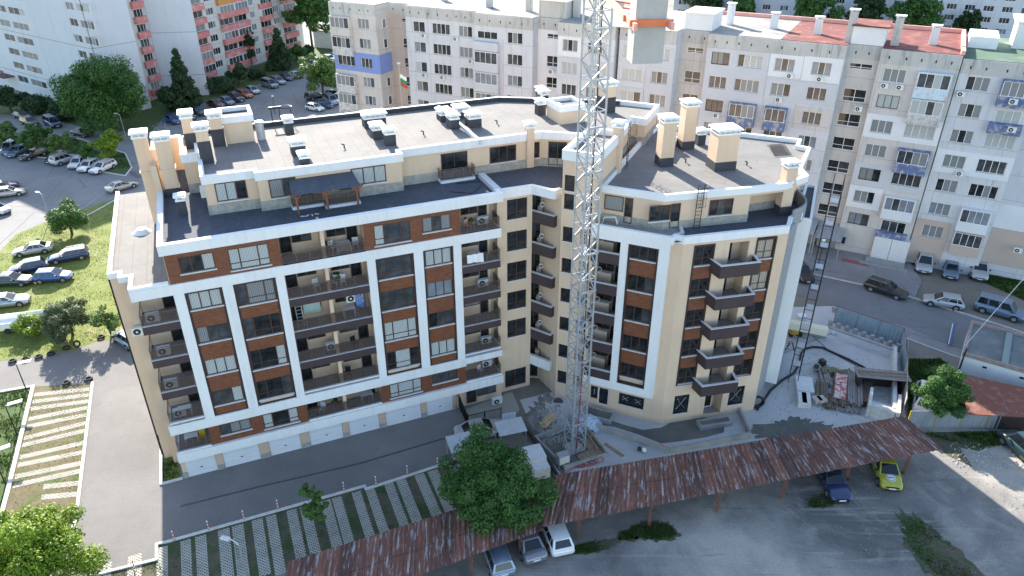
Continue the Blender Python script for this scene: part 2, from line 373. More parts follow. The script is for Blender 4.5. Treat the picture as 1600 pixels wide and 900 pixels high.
def paverm(ang):
    m, t, b = newmat('grass_paver')
    v = coord(t, (1, 1, 1), (0, 0, -ang + R(45))); 
    x, y, z = sep(t, v); k = 5.2
    fx = mth(t, 'ABSOLUTE', mth(t, 'SUBTRACT', mth(t, 'FRACT', mth(t, 'MULTIPLY', x, k)), .5)); fy = mth(t, 'ABSOLUTE', mth(t, 'SUBTRACT', mth(t, 'FRACT', mth(t, 'MULTIPLY', y, k)), .5))
    hole = mth(t, 'LESS_THAN', mth(t, 'MAXIMUM', fx, fy), .29)
    c = ramp(t, noise(t, coord(t), 1.5, 6, .7), [(.35, (.50, .48, .44)), (.65, (.38, .365, .33))])
    gcol = ramp(t, noise(t, coord(t), .9, 5, .7), [(.4, (.18, .15, .09)), (.6, (.07, .09, .03))])
    over = ramp(t, noise(t, coord(t), .7, 8, .75), [(.66, (0, 0, 0)), (.74, (1, 1, 1))])
    c = mix(t, hole, c, gcol); c = mix(t, over, c, (.10, .13, .04))
    t.links.new(c, b.inputs['Base Color']); b.inputs['Roughness'].default_value = .95
    bump(t, b, mth(t, 'SUBTRACT', 1.0, hole), .7, .05); return m
m_paver = paverm(FA.a)

struct(sheet('ground', [(-900, -300), (900, -300), (900, 1500), (-900, 1500)], 0, m_dirt))
P = lambda *pp: [gp(*p) for p in pp]
sheet('car_park', P((-500, 520), (-60, 410), (0, 392), (25, 366), (75, 345), (180, 310), (300, 318), (700, 300), (760, 160), (640, 62), (540, -12), (480, 60), (400, 120), (250, 178), (120, 185), (-100, 150), (-500, 190)), .004, m_park)
sheet('lawn', P((-60, 405), (0, 392), (25, 366), (75, 345), (180, 310), (262, 312), (290, 520), (187, 533), (157, 531), (110, 549), (60, 556), (0, 564), (-80, 575)), .008, m_grass)
sheet('tree_strip', P((-300, 205), (0, 205), (120, 215), (196, 240), (206, 262), (196, 274), (160, 268), (110, 250), (0, 240), (-300, 245)), .010, m_grassd)
sheet('lawn_by_blocks', P((-300, 150), (0, 148), (60, 150), (240, 156), (360, 118), (475, 75), (520, 60), (520, 80), (470, 104), (404, 132), (330, 158), (262, 178), (236, 206), (150, 205), (60, 180), (-300, 175)), .010, m_grassd)
sheet('driveway', P((-300, 590), (0, 566), (60, 557), (110, 550), (157, 532), (187, 534), (290, 515), (420, 600), (740, 590), (735, 668), (712, 718), (690, 727), (572, 765), (570, 761), (400, 808), (262, 848), (245, 852), (245, 874), (147, 899), (60, 930), (100, 860), (118, 813), (143, 600), (50, 604), (0, 612), (-300, 640)), .012, m_drive)
sheet('left_parking_ground', P((50, 604), (143, 600), (118, 813), (100, 860), (60, 930), (-60, 930), (12, 770)), .008, m_dry)
sheet('left_lawn', P((-300, 640), (0, 612), (50, 604), (12, 770), (-60, 930), (-500, 1000)), .007, m_grassd)
sheet('front_parking_ground', P((147, 899), (245, 874), (245, 852), (262, 848), (400, 808), (570, 761), (690, 727), (800, 700), (900, 740), (860, 790), (700, 812), (450, 890), (330, 960), (120, 960)), .006, m_soil)
sheet('gravel_lot', P((-100, 1500), (330, 960), (450, 886), (700, 808), (870, 748), (1415, 655), (1700, 660), (2300, 760), (2600, 1500)), .005, m_gravel)
sheet('site_yard', P((812, 625), (865, 612), (1000, 640), (1200, 560), (1180, 430), (1240, 480), (1305, 478), (1400, 520), (1416, 652), (1100, 712), (870, 752)), .009, m_yard)
sheet('street', P((700, 300), (1100, 372), (1262, 428), (1345, 446), (1430, 468), (1520, 496), (1600, 522), (1900, 600), (1900, 690), (1600, 575), (1490, 542), (1420, 512), (1300, 478), (1200, 440), (1000, 380), (700, 330)), .012, m_road)
sheet('pavement', P((900, 325), (1262, 388), (1410, 392), (1440, 440), (1430, 466), (1345, 444), (1262, 426), (1100, 370), (900, 340)), .10, m_side)
sheet('lower_pavement', P((1300, 480), (1420, 513), (1490, 543), (1600, 577), (1600, 590), (1488, 556), (1418, 530), (1300, 490)), .06, m_side)
sheet('grass_by_red_roof_block', P((1405, 405), (1700, 440), (1700, 520), (1600, 470), (1500, 425), (1420, 412)), .010, m_grassd)
sheet('weeds_by_shed', P((1418, 560), (1470, 560), (1520, 600), (1500, 650), (1418, 652)), .011, m_grassd)
sheet('weeds_by_metal_fence', P((1440, 676), (1600, 672), (1640, 690), (1560, 690), (1530, 705), (1500, 700), (1520, 730), (1480, 712)), .011, m_soil)
def blob(name, cx, cy, rx, ry, rot, z, mat, n=90, rough=.25, seed=1):
    r_ = random.Random(seed); c = gp(cx, cy); pts = []
    ph = [r_.uniform(0, 6.28) for _ in range(5)]
    for i in range(n):
        a = 6.283 * i / n; k = 1 + rough * sum(math.sin(a * (j + 2) + ph[j]) / (j + 1.5) for j in range(5)) + .1 * math.sin(a * 13 + ph[0]) + .07 * math.sin(a * 29 + ph[1]) + r_.uniform(-.05, .05)
        x, y = rx * k * math.cos(a), ry * k * math.sin(a)
        pts.append((c.x + x * math.cos(rot) - y * math.sin(rot), c.y + x * math.sin(rot) + y * math.cos(rot)))
    return sheet(name, pts, z, mat)
blob('weed_patch', 1462, 862, 1.5, 3.9, R(12), .012, m_soil, seed=3)
blob('weed_patch', 1020, 830, 1.9, .9, R(10), .012, m_soil, seed=5)
blob('weed_patch', 925, 855, 2.0, .55, R(14), .012, m_soil, seed=8)
blob('weed_patch', 1290, 782, 1.8, .7, R(20), .012, m_soil, seed=9)
blob('weed_patch', 980, 838, .7, .5, 0, .012, m_soil, seed=11)
blob('wet_floor', 1240, 672, 3.6, 1.5, R(12), .014, m_wet, seed=12)
blob('rubble_bed', 856, 652, 1.6, 3.2, R(15), .014, m_rubble, seed=14)
blob('concrete_apron', 886, 650, 1.7, 3.0, R(10), .017, m_yard, seed=15)
blob('dark_strip', 845, 692, .7, 4.0, R(30), .018, m_wet, seed=16)
# parking bays: strips of grass pavers
b = MB()
dk = FA.inv(gp(400, 808))[1]
tops = [(150, 178), (200, 222), (245, 262), (283, 297), (305, 322), (340, 358), (362, 380), (393, 410), (415, 431), (447, 463), (468, 484), (500, 516), (518, 533), (549, 563), (570, 584), (600, 613), (618, 633), (647, 662), (667, 683), (700, 716)]
for i, (a, c) in enumerate(tops):
    ya = lambda x: 808 + (400 - x) * .288 if x < 400 else 808 - (x - 400) * .279
    sa, da = FA.inv(gp(a, ya(a) + 3)); sc_, dc = FA.inv(gp(c, ya(c) + 3)); w_ = max(.7, min(sc_ - sa, .9)); sm = (sa + sc_) / 2
    d1 = min(da, dc) - .08; d0 = d1 - 5.4 + random.uniform(-.4, .3)
    b.add([FA.p(sm - w_ / 2, d0, .016), FA.p(sm + w_ / 2, d0, .016), FA.p(sm + w_ / 2, d1, .016), FA.p(sm - w_ / 2, d1, .016)], [(0, 1, 2, 3)])
struct(b.build('front_paver_strips', m_paver))
b = MB()
for yl, yr in ((617, 608), (628, 617), (639, 627), (655, 637), (667, 648), (685, 661), (696, 673), (715, 692), (727, 707), (745, 724), (759, 736), (773, 755), (790, 772)):
    xr = 143 - (yr - 600) * .118 - 2; xl = 50 - (yl - 604) * .229 + 6
    p, q = gp(xl, yl), gp(xr, yr); sp_, dp = FA.inv(p); sq, dq = FA.inv(q)
    if yr > 750: sp_ = sp_ + 2.2
    b.add([FA.p(sp_, dp - .3, .016), FA.p(sq, dq - .3, .016), FA.p(sq, dq + .3, .016), FA.p(sp_, dp + .3, .016)], [(0, 1, 2, 3)])
struct(b.build('left_paver_strips', m_paver))
def kerbline(name, pts, w=.22, h=.12, mat=kerb):
    b = MB()
    for i in range(len(pts) - 1):
        p, q = pts[i].copy(), pts[i + 1].copy(); e = (q - p).normalized() * (.004 * (i % 2) + w / 2)
        b.bar(p + Vector((0, 0, h / 2)) - e * .5, q + Vector((0, 0, h / 2)) + e * .5, w, h + .002 * (i % 2))
    return struct(b.build(name, mat))
kerbline('kerb', P((145, 598), (119, 813), (98, 868), (60, 935)), .24)
kerbline('kerb', P((52, 604), (12, 771), (-40, 960)), .32)
kerbline('kerb', P((-100, 628), (0, 613), (52, 604)), .3)
kerbline('kerb', P((120, 906), (245, 875), (245, 851), (262, 847), (400, 808), (570, 760), (572, 765), (690, 727), (712, 718)), .2)
kerbline('kerb', P((285, 748), (252, 757), (252, 672)), .22)
kerbline('kerb', P((900, 341), (1100, 371), (1262, 427), (1345, 445), (1430, 467), (1520, 495), (1600, 521), (1750, 562)), .16, .13)
kerbline('kerb', P((1300, 490), (1418, 530), (1488, 556), (1600, 590)), .14, .1)
kerbline('kerb', P((120, 345), (150, 330), (182, 312)), .2)
kerbline('kerb', P((120, 216), (196, 240), (206, 262), (196, 275), (160, 269), (110, 251), (0, 240)), .2)
# grass wedge by the left corner of the new building
sheet('grass_wedge', P((285, 748), (253, 756), (253, 675), (262, 672)), .018, m_grass)
kerbline('drain_channel', P((283, 791), (400, 762), (560, 725), (722, 677)), .16, .03, pm('drain_grate', (.05, .05, .05), (.09, .09, .09), 6, .6))
kerbline('parking_line', P((372, 182), (330, 196), (352, 206)), .14, .02, pm('line_paint_worn', (.42, .41, .38), (.3, .3, .28), 4, .8))
b = MB()
for p, q in (((238, 196), (262, 188)), ((238, 197), (258, 207)), ((165, 300), (120, 332))): b.bar(gp(*p, .015), gp(*q, .015), .12, .01)
struct(b.build('bay_markings', MATS['line_paint_worn']))

# ================================================================ THE NEW APARTMENT BUILDING
HB = thing('apartment_building', 'new beige apartment building with white frames and brown wood panels, behind the crane', 'apartment building', (-8, 60, 0))
A = FA.p
def poly(F, pts): return [F.p(x, y, 0).xy for x, y in pts]
# bodies -------------------------------------------------------
FLR = [2.75 + 2.87 * k for k in range(6)]          # storeys of the left wing
FLB = [3.70 + 2.84 * k for k in range(5)]          # storeys of the right wing
b = MB()
b.prism(poly(FA, [(-1.4, 3.1), (-.7, 3.1), (-.7, 2.2), (0, 2.2), (0, .12), (27.3, .12), (27.3, 1.6), (27.3, 17.5), (-1.5, 17.5), (-1.6, 19.8)]), 0, 2.55)   # garage level
b.prism(poly(FA, [(-1.45, 3.1), (-.7, 3.1), (-.7, 2.2), (2.62, 2.2), (2.62, .12), (10.12, .12), (10.12, 1.6), (16.32, 1.6), (16.32, .12), (23.83, .12), (23.83, 1.6), (30.2, 1.6), (30.2, 17.5), (-1.6, 19.8)]), 2.55, 16.95)
b.prism(poly(FA, [(2.55, .1), (10.12, .1), (10.12, 1.6), (16.32, 1.6), (16.32, .1), (23.83, .1), (23.83, 1.6), (30.2, 1.6), (30.2, 17.4), (2.55, 17.4)]), 16.95, 19.55)
# middle part and right wing, one storey-high rim lower
mid = [FA.p(30.15, .92, 0).xy, FA.p(30.6, 1.9, 0).xy, FA.p(31.6, 1.4, 0).xy, FB1.p(-9.84, .22, 0).xy]
rgt = [FB1.p(-7.1, .22, 0).xy, FB1.p(-7.1, 1.7, 0).xy, FB1.p(-4.62, 1.7, 0).xy, FB1.p(-4.62, .2, 0).xy, FB1.p(-.06, .2, 0).xy, FB2.p(.06, .2, 0).xy, FB2.p(3.9, .2, 0).xy, FB2.p(3.9, 1.15, 0).xy, FB2.p(5.65, 1.35, 0).xy, FB2.p(5.65, .2, 0).xy, FB2.p(8.85, .2, 0).xy]
rear = [FB2.p(11.2, 2.6, 0).xy, FB2.p(16.4, 9.3, 0).xy, FB2.p(17.0, 12.2, 0).xy, FB2.p(6.0, 19.8, 0).xy, FA.p(30.15, 17.4, 0).xy]
b.prism(mid + rgt + rear, 0, 17.35)
b.prism([FA.p(30.15, .92, 0).xy, FA.p(30.6, 1.9, 0).xy, FA.p(31.6, 1.4, 0).xy, FB1.p(-9.84, .22, 0).xy, FB1.p(-7.12, .2, 0).xy, FB1.p(-7.12, 6.6, 0).xy, FA.p(40, 8, 0).xy, FA.p(30.15, 17.4, 0).xy], 17.35, 19.6)
# penthouse of the left wing
PA = [(5.95, 5.1), (9.65, 5.1), (9.65, 4.42), (20.65, 4.42), (20.65, 5.4), (33.2, 5.4), (35.6, 3.9), (38.6, 1.6), (42.7, 6.2), (43.5, 5.2), (47.0, 8.7), (44.4, 11.4), (34, 17.2), (5.95, 17.2), (5.95, 10.3), (5.3, 10.3), (5.3, 8.2), (5.95, 8.2)]
PA = [(5.95, 5.1), (9.65, 5.1), (9.65, 4.42), (20.65, 4.42), (20.65, 5.4), (33.2, 5.4), (35.6, 3.9), (38.6, 1.6), (42.7, 6.2), (43.5, 5.2), (47.0, 8.7), (44.4, 11.4), (34, 17.2), (5.95, 17.2)]
b.prism(poly(FA, PA), 19.5, 22.4)
b.prism(poly(FA, [(4.7, 10.3), (5.97, 10.3), (5.97, 15.2), (4.7, 15.2)]), 19.5, 22.5)
b.prism([FB1.p(-9.86, .0 + .22, 0).xy, FB1.p(-7.12, .02, 0).xy, FB1.p(-7.12, 6.3, 0).xy, FB1.p(-9.86, 6.3, 0).xy], 19.6, 23.1)
# penthouse of the right wing
def fx(F, G, d1, d2):                       # where the line d=d1 of F meets the line d=d2 of G
    p0, p1 = F.p(0, d1, 0), F.p(1, d1, 0); a = G.inv(p0)[1]; c = G.inv(p1)[1]
    return F.p((d2 - a) / (c - a), d1, 0)
CB = fx(FB1, FB2, 1.35, 2.3)
PB = [FB1.p(-7.15, 1.35, 0).xy, CB.xy, FB2.p(6.45, 2.3, 0).xy, FB2.p(6.45, 4.0, 0).xy, FB2.p(10.4, 4.4, 0).xy, FB2.p(12.6, 5.4, 0).xy, FB2.p(16.3, 9.9, 0).xy, FB2.p(15.6, 10.7, 0).xy, FB2.p(16.8, 12.2, 0).xy, FB2.p(6.0, 19.6, 0).xy, FB1.p(-7.15, 16, 0).xy]
b.prism(PB, 17.35, 20.25)
b.build('wall', beige, HB)
# darker beige ground storey piers between the garages, left end wall tone
b = MB()
gar = [(.36, 2.55), (3.15, 5.9), (6.75, 9.2), (10.0, 12.7), (13.3, 15.85), (16.5, 19.6), (20.2, 22.55)]
for i in range(len(gar)):
    e = gar[i + 1][0] if i < 6 else 22.9
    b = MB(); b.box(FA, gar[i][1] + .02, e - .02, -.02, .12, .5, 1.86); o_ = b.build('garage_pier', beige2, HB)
    b = MB(); b.box(FA, gar[i][1] + .02, e - .02, -.05, .12, 0, .5); b.build('plinth', grey_conc, o_)
b = MB(); b.box(FA, -.03, .34, -.03, .12, 0, .5); b.build('plinth', grey_conc, HB)
for a, c in gar:
    b = MB()
    for k in range(4): b.box(FA, a, c, .03 + .004 * (k % 2), .1, .02 + k * .46, .02 + k * .46 + .452)
    gd = b.build('garage_door', shutter, HB)
    b = MB(); b.box(FA, (a + c) / 2 - .09, (a + c) / 2 + .09, -.01, .03, .72, .78); b.build('handle', darkmetal, gd)
# white frames and cornices -------------------------------------
b = MB()
b.box(FA, -.02, 27.35, -.28, .12, 1.84, 2.66)                                # band over the garages
b.box(FA, -.05, 23.9, -.16, .12, 4.5, 5.36); b.box(FA, 23.9, 27.3, -.16, .12, 4.72, 5.32)
for s0, s1 in ((2.6, 3.3), (5.82, 6.55), (9.52, 10.16), (16.28, 16.92), (19.95, 20.7), (23.2, 23.86)): b.box(FA, s0, s1, -.12, .12, 5.36, 16.36)
b.box(FA, -.05, 27.3, -.16, .12, 16.36, 17.16)
b.build('white_frame', white, HB)
def para(F_pts, z0, z1, th, mb, mi=0, closed=True, out=.12):
    n = len(F_pts); pts = [Vector((p[0], p[1], 0)) for p in F_pts]
    ar = sum(pts[i].x * pts[(i + 1) % n].y - pts[(i + 1) % n].x * pts[i].y for i in range(n))
    if closed and ar < 0: pts = pts[::-1]
    rngi = range(n if closed else n - 1)
    def off(k):
        res = []
        for i in range(n):
            a = pts[i - 1] if (closed or i > 0) else None; c = pts[(i + 1) % n] if (closed or i < n - 1) else None; p = pts[i]
            ns = []
            if a is not None: e = (p - a).normalized(); ns.append(Vector((e.y, -e.x, 0)))
            if c is not None: e = (c - p).normalized(); ns.append(Vector((e.y, -e.x, 0)))
            if len(ns) == 2:
                m = (ns[0] + ns[1]).normalized(); k2 = k / max(.35, m.dot(ns[0])); res.append(p + m * k2)
            else: res.append(p + ns[0] * k)
        return res
    O, I = off(out), off(out - th)
    for i in rngi:
        j = (i + 1) % n
        q = [O[i], O[j], I[j], I[i]]
        vs = [(v.x, v.y, z0) for v in q] + [(v.x, v.y, z1) for v in q]
        fs = [(0, 1, 5, 4), (2, 3, 7, 6), (4, 5, 6, 7), (3, 2, 1, 0)]
        if not closed and i == 0: fs.append((3, 0, 4, 7))
        if not closed and i == n - 2: fs.append((1, 2, 6, 5))
        mb.add(vs, fs, mi)
b = MB()
T1 = poly(FA, [(2.5, 17.4), (2.5, 0), (27.32, 0), (27.32, .8)]); para(T1, 19.42, 20.2, .42, b, closed=False, out=.16)
para([FA.p(27.1, .8, 0).xy, FA.p(30.35, .72, 0).xy, FA.p(31.55, -1.0, 0).xy, FA.p(32.25, -.75, 0).xy], 19.3, 20.05, .36, b, closed=False, out=.08)
para(poly(FA, [(-1.6, 19.9), (-1.42, 3.05), (-.72, 3.05), (-.72, 2.15), (0.02, 2.15), (.02, .02), (2.48, .02)]), 16.9, 17.35, .3, b, closed=False, out=.1)
para(poly(FA, PA), 22.2, 22.85, .32, b, out=.14)
para(poly(FA, [(4.7, 10.3), (5.9, 10.3), (5.9, 15.2), (4.7, 15.2)]), 22.3, 23.0, .3, b, out=.1)
para([FB1.p(-9.86, .02, 0).xy, FB1.p(-7.12, .02, 0).xy, FB1.p(-7.12, 6.3, 0).xy, FB1.p(-9.86, 6.3, 0).xy], 22.85, 23.65, .3, b, out=.1)
para(PB[:3] + [FB2.p(9.6, 2.5, 0).xy, FB2.p(12.1, 3.6, 0).xy] + PB[5:], 20.15, 20.7, .3, b, out=.08)
para([FB1.p(-7.15, -.45, 0).xy, FB1.p(-.75, -.45, 0).xy, FB1.p(-.62, .1, 0).xy, FB1.p(0, 0, 0).xy, FB2.p(8.85, .05, 0).xy, FB2.p(9.9, 1.5, 0).xy, FB2.p(11.3, 2.2, 0).xy], 17.5, 18.12, .3, b, closed=False, out=.06)
b.build('cornice', white, HB)
# roof under the overhang beside the right stack
b = MB(); b.prism([FB2.p(6.4, 2.3, 0).xy, FB2.p(9.6, 2.5, 0).xy, FB2.p(12.1, 3.6, 0).xy, FB2.p(12.7, 5.3, 0).xy, FB2.p(10.4, 4.5, 0).xy, FB2.p(6.4, 4.1, 0).xy], 19.95, 20.2); b.build('roof_overhang', beige, HB)
# roof sheets
def rsheet(name, pts, z, mat):
    b = MB(); n = len(pts); a = sum(pts[i][0] * pts[(i + 1) % n][1] - pts[(i + 1) % n][0] * pts[i][1] for i in range(n))
    if a < 0: pts = pts[::-1]
    b.prism(pts, z - .03, z, 0, bottom=False); return b.build(name, mat, HB)
rsheet('roof', poly(FA, PA), 22.45, felt)
rsheet('roof', [FB1.p(-9.8, .1, 0).xy, FB1.p(-7.2, .1, 0).xy, FB1.p(-7.2, 6.2, 0).xy, FB1.p(-9.8, 6.2, 0).xy], 23.15, felt_b)
rsheet('roof', PB[:3] + [FB2.p(9.6, 2.5, 0).xy, FB2.p(12.1, 3.6, 0).xy] + PB[5:], 20.32, felt_b)
rsheet('terrace_roof', poly(FA, [(2.5, 0), (27.3, 0), (27.3, .85), (33.5, .9), (35.5, 6), (6, 6), (6, 17.3), (2.5, 17.3)]), 19.75, felt_dk)
rsheet('terrace_roof', [FA.p(30.3, .75, 0).xy, FA.p(31.5, -.95, 0).xy, FA.p(32.2, -.7, 0).xy, FA.p(33.4, .92, 0).xy, FA.p(30.3, .88, 0).xy], 19.745, felt_dk)
rsheet('lower_roof', poly(FA, [(-1.55, 19.8), (-1.4, 3.1), (-.7, 3.1), (-.7, 2.2), (0, 2.2), (0, .02), (2.52, .02), (2.52, 19.8)]), 17.02, felt)
rsheet('terrace_roof', [FB1.p(-7.15, -.4, 0).xy, FB1.p(-.75, -.4, 0).xy, FB1.p(0, .02, 0).xy, FB2.p(8.8, .08, 0).xy, FB2.p(9.8, 1.5, 0).xy, FB2.p(11.4, 2.4, 0).xy, FB2.p(12.7, 5.6, 0).xy, FB2.p(0, 5.4, 0).xy, FB1.p(-7.15, 4.2, 0).xy], 17.72, felt_dk)
rsheet('screed_terrace', [FB1.p(-7.1, -.2, 0).xy, FB1.p(-1.3, -.2, 0).xy, FB2.p(.3, 1.2, 0).xy, FB2.p(.55, 2.28, 0).xy, FB1.p(-7.1, 1.3, 0).xy], 17.74, slabtop)
b = MB(); para([FB1.p(-1.2, -.2, 0).xy, FB2.p(.45, 1.2, 0).xy, FB2.p(.75, 2.25, 0).xy], 17.72, 17.95, .25, b, closed=False); b.build('terrace_kerb', coping, HB)
# black felt upstands along the inside of the roof edges
b = MB()
para(poly(FA, [(5.95, 17.2), (34, 17.2), (44.4, 11.4)][::-1]), 22.45, 22.84, .06, b, closed=False, out=-.2)
b.build('roof_upstand', felt_up, HB)
# stone plinths along the penthouses
b = MB()
def strip(F, pts, z0, z1, mb, t=.05):
    for i in range(len(pts) - 1):
        p, q = F.p(*pts[i], 0), F.p(*pts[i + 1], 0); e = (q - p).normalized(); nrm = Vector((e.y, -e.x, 0)); 
        p = p - e * .0; mb.box8([Vector((v.x, v.y, z)) for z in (z0, z1) for v in (p + nrm * t, q + nrm * t, q - nrm * .02, p - nrm * .02)])
strip(FA, [(5.95, 5.1), (9.65, 5.1)], 19.75, 20.52, b); strip(FA, [(9.65, 5.1), (9.65, 4.42)], 19.75, 20.52, b); strip(FA, [(9.65, 4.42), (20.65, 4.42)], 19.75, 20.52, b)
strip(FA, [(20.65, 4.42), (20.65, 5.4)], 19.75, 20.52, b); strip(FA, [(20.65, 5.4), (33.2, 5.4), (35.6, 3.9)], 19.75, 20.52, b); strip(FA, [(5.95, 10.3), (5.95, 5.1)], 19.75, 20.52, b); strip(FA, [(4.7, 10.3), (5.95, 10.3)], 19.75, 20.52, b)
strip(FB1, [(-7.15, 1.35)], 0, 0, b)
def strw(pts, z0, z1, mb): strip(FW, [(p[0], p[1]) for p in pts], z0, z1, mb)
strw([PB[0], PB[1], PB[2]], 17.74, 18.4, b); strw([PB[2], PB[3], PB[4]], 17.74, 18.4, b)
strw([FB1.p(-7.1, .1, 0), FB1.p(-7.1, 6.4, 0)][::1], 20.32, 20.95, b); strw([FA.p(42.6, 6.3, 0), FA.p(43.5, 5.2, 0), FA.p(47.0, 8.7, 0)], 20.32, 21.1, b)
strw([FA.p(38.6, 1.5, 0), FA.p(42.75, 6.1, 0)], 20.32, 20.95, b)
b.build('stone_plinth', stone, HB)
# brown wood panels ---------------------------------------------
def panel(F, s0, s1, z0, z1, d0, d1, par=HB, mat=wood, name='wood_panel'):
    b = MB(); b.box(F, s0, s1, d0, d1, z0, z1); return b.build(name, mat, par)
def surround(F, s0, s1, z0, z1, w=.16, d0=-.06, d1=.14):
    b = MB(); b.box(F, s0, s0 + w, d0, d1, z0, z1); b.box(F, s1 - w, s1, d0, d1, z0, z1); b.box(F, s0 + w, s1 - w, d0 + .004, d1, z1 - w, z1); b.box(F, s0 + w, s1 - w, d0 + .004, d1, z0, z0 + .06)
    return b.build('dark_surround', dark, HB)
cols = [(3.3, 5.82, 3, 0, .62), (6.55, 9.52, 3, .3, .22), (16.92, 19.95, 3, .3, .22), (20.7, 23.2, 3, 0, .62)]
for s0, s1, n, tr, so_ in cols:
    surround(FA, s0, s1, 5.37, 16.35)
    for k in range(1, 5):
        z = FLR[k]; a = z + so_; t_ = z + 2.0
        window(HB, FA, s0 + .16, s1 - .16, a, t_, .06, n, tr, brownframe, random.choice((0, 0, 1, 2)), sill=coping)
        if k < 4: panel(FA, s0 + .16, s1 - .16, t_ + .0, FLR[k + 1] + so_ - .1, -.03, .12)
        else: panel(FA, s0 + .16, s1 - .16, t_, 16.2, .02, .12, mat=dark, name='window_head')
    if so_ > .5: panel(FA, s0 + .16, s1 - .16, 5.43, FLR[1] + so_ - .1, -.03, .12)
    for k in (0, 5):                                                           # the two wood clad rows
        window(HB, FA, s0 + .1, s1 - .1, FLR[k] + so_ + (.12 if k == 5 else 0), FLR[k] + (2.0 if k else 1.62), -.0, n, tr, brownframe, random.choice((0, 0, 2)), sill=coping)
def clad(s0, s1, z0, z1, holes):
    b = MB(); b.wall(FA, s0, s1, z0, z1, -.04, .12, holes); b.build('wood_cladding', wood, HB)
for k, z0, z1 in ((0, 2.66, 4.52), (5, 17.16, 19.44)):
    hs = [(s0 + .1, s1 - .1, FLR[k] + so_ + (.12 if k == 5 else 0), FLR[k] + (2.0 if k else 1.62)) for s0, s1, n, tr, so_ in cols]
    clad(2.6, 10.15, z0, z1, hs[:2]); clad(16.3, 23.86, z0, z1, hs[2:])
# balconies of the left wing ------------------------------------
def balcony(F, s0, s1, d0, d1, z, fas, fmat, sides='', par=HB, rh=.92, glassy=True):
    b = MB(); b.box(F, s0, s1, d0, d1, z - .14, z, 1); b.box(F, s0, s1, d0 - .02, d0 + .1, z - fas, z + .03, 0)
    b.box(F, s0, s1, d0 - .04, d0 + .14, z + .03, z + .06, 2)
    if 'L' in sides: b.box(F, s0 - .02, s0 + .08, d0 + .1, d1, z - fas, z + .03, 0)
    if 'R' in sides: b.box(F, s1 - .08, s1 + .02, d0 + .1, d1, z - fas, z + .03, 0)
    o = b.build('balcony', [fmat, slabtop, coping], par)
    if rh:
        r = MB(); zt = z + .06 + rh; dd = d0 + .05
        r.bar(F.p(s0, dd, zt), F.p(s1, dd, zt), .05, .04); r.bar(F.p(s0, dd, z + .16), F.p(s1, dd, z + .16), .03)
        n = max(2, round((s1 - s0) / 1.05))
        for i in range(n + 1):
            x = s0 + .03 + (s1 - s0 - .06) * i / n; r.bar(F.p(x, dd, z), F.p(x, dd, zt), .035)
        for i in range(n):
            x0, x1 = s0 + .06 + (s1 - s0 - .06) * i / n, s0 + (s1 - s0 - .06) * (i + 1) / n
            r.box(F, x0, x1, dd - .006, dd + .006, z + .2, zt - .06, 1)
        for c, x in (('L', s0 + .03), ('R', s1 - .03)):
            if c in sides:
                r.bar(F.p(x, dd, zt), F.p(x, d1 - .1, zt), .05, .04); r.bar(F.p(x, d1 - .1, z), F.p(x, d1 - .1, zt), .035)
                r.box(F, x - .006, x + .006, dd + .04, d1 - .14, z + .2, zt - .06, 1)
        r.build('railing', [rail, rail_glass], o)
    return o
m_, t_, b_ = newmat('smoked_rail_glass'); rail_glass = m_
b_.inputs['Base Color'].default_value = (.10, .07, .06, 1); b_.inputs['Roughness'].default_value = .06; b_.inputs['Alpha'].default_value = .38
def baywall(F, s0, s1, d, z, door_left=True, ps=None):
    """door and window in the back wall of one balcony bay"""
    w = s1 - s0; ps = random.randrange(4) if ps is None else ps
    if door_left: window(HB, F, s0 + .12, s0 + .95, z + .03, z + 2.05, d - .04, 1, 0, brownframe, 3, 'balcony_door'); window(HB, F, s0 + 1.0, min(s0 + 2.45, s1 - .1), z + .95, z + 2.05, d - .04, 2, 0, brownframe, ps)
    else: window(HB, F, s1 - .95, s1 - .12, z + .03, z + 2.05, d - .04, 1, 0, brownframe, 3, 'balcony_door'); window(HB, F, max(s1 - 2.45, s0 + .1), s1 - 1.0, z + .95, z + 2.05, d - .04, 2, 0, brownframe, ps)
for k in range(6):
    z = FLR[k]; lowwhite = k in (0, 1)
    fm_ = white if k in (1, 5, 0) else fascia; fs_ = .62 if k not in (0,) else .1
    if k < 5:
        balcony(FA, .12, 2.58, -.12, 2.2, z, fs_ if k != 1 else .1, fm_, 'L' if k else 'L')
        baywall(FA, .05, 2.55, 2.2, z, False)
    balcony(FA, 10.18, 16.26, -.1 if k not in (0, 5, 1) else -.06, 1.6, z, .62 if k in (2, 3, 4) else .1, fascia if k in (2, 3, 4) else white)
    b = MB(); b.box(FA, 13.14, 13.34, .12, 1.6, z, z + 2.7); b.box(FA, 13.1, 13.38, .05, .14, z, z + 2.7); b.build('balcony_divider', beige, HB)
    baywall(FA, 10.18, 13.1, 1.6, z, True); baywall(FA, 13.4, 16.2, 1.6, z, False)
    balcony(FA, 23.9, 27.22, -.1 if k not in (0, 5, 1) else -.06, 1.6, z, .62 if k in (2, 3, 4) else .1, fascia if k in (2, 3, 4) else white, 'R')
    baywall(FA, 23.9, 26.9, 1.6, z, False)
    b = MB(); b.box(FA, 26.66, 26.84, 1.35, 1.62, z, z + 2.7); b.build('balcony_pier', beige, HB)
# ground-floor flat beside the garages
window(HB, FA, 23.9, 24.8, .3, 2.0, -.0, 1, 0, brownframe, 3, 'balcony_door'); window(HB, FA, 24.9, 26.7, .8, 1.9, -.0, 2, 0, brownframe, 1)
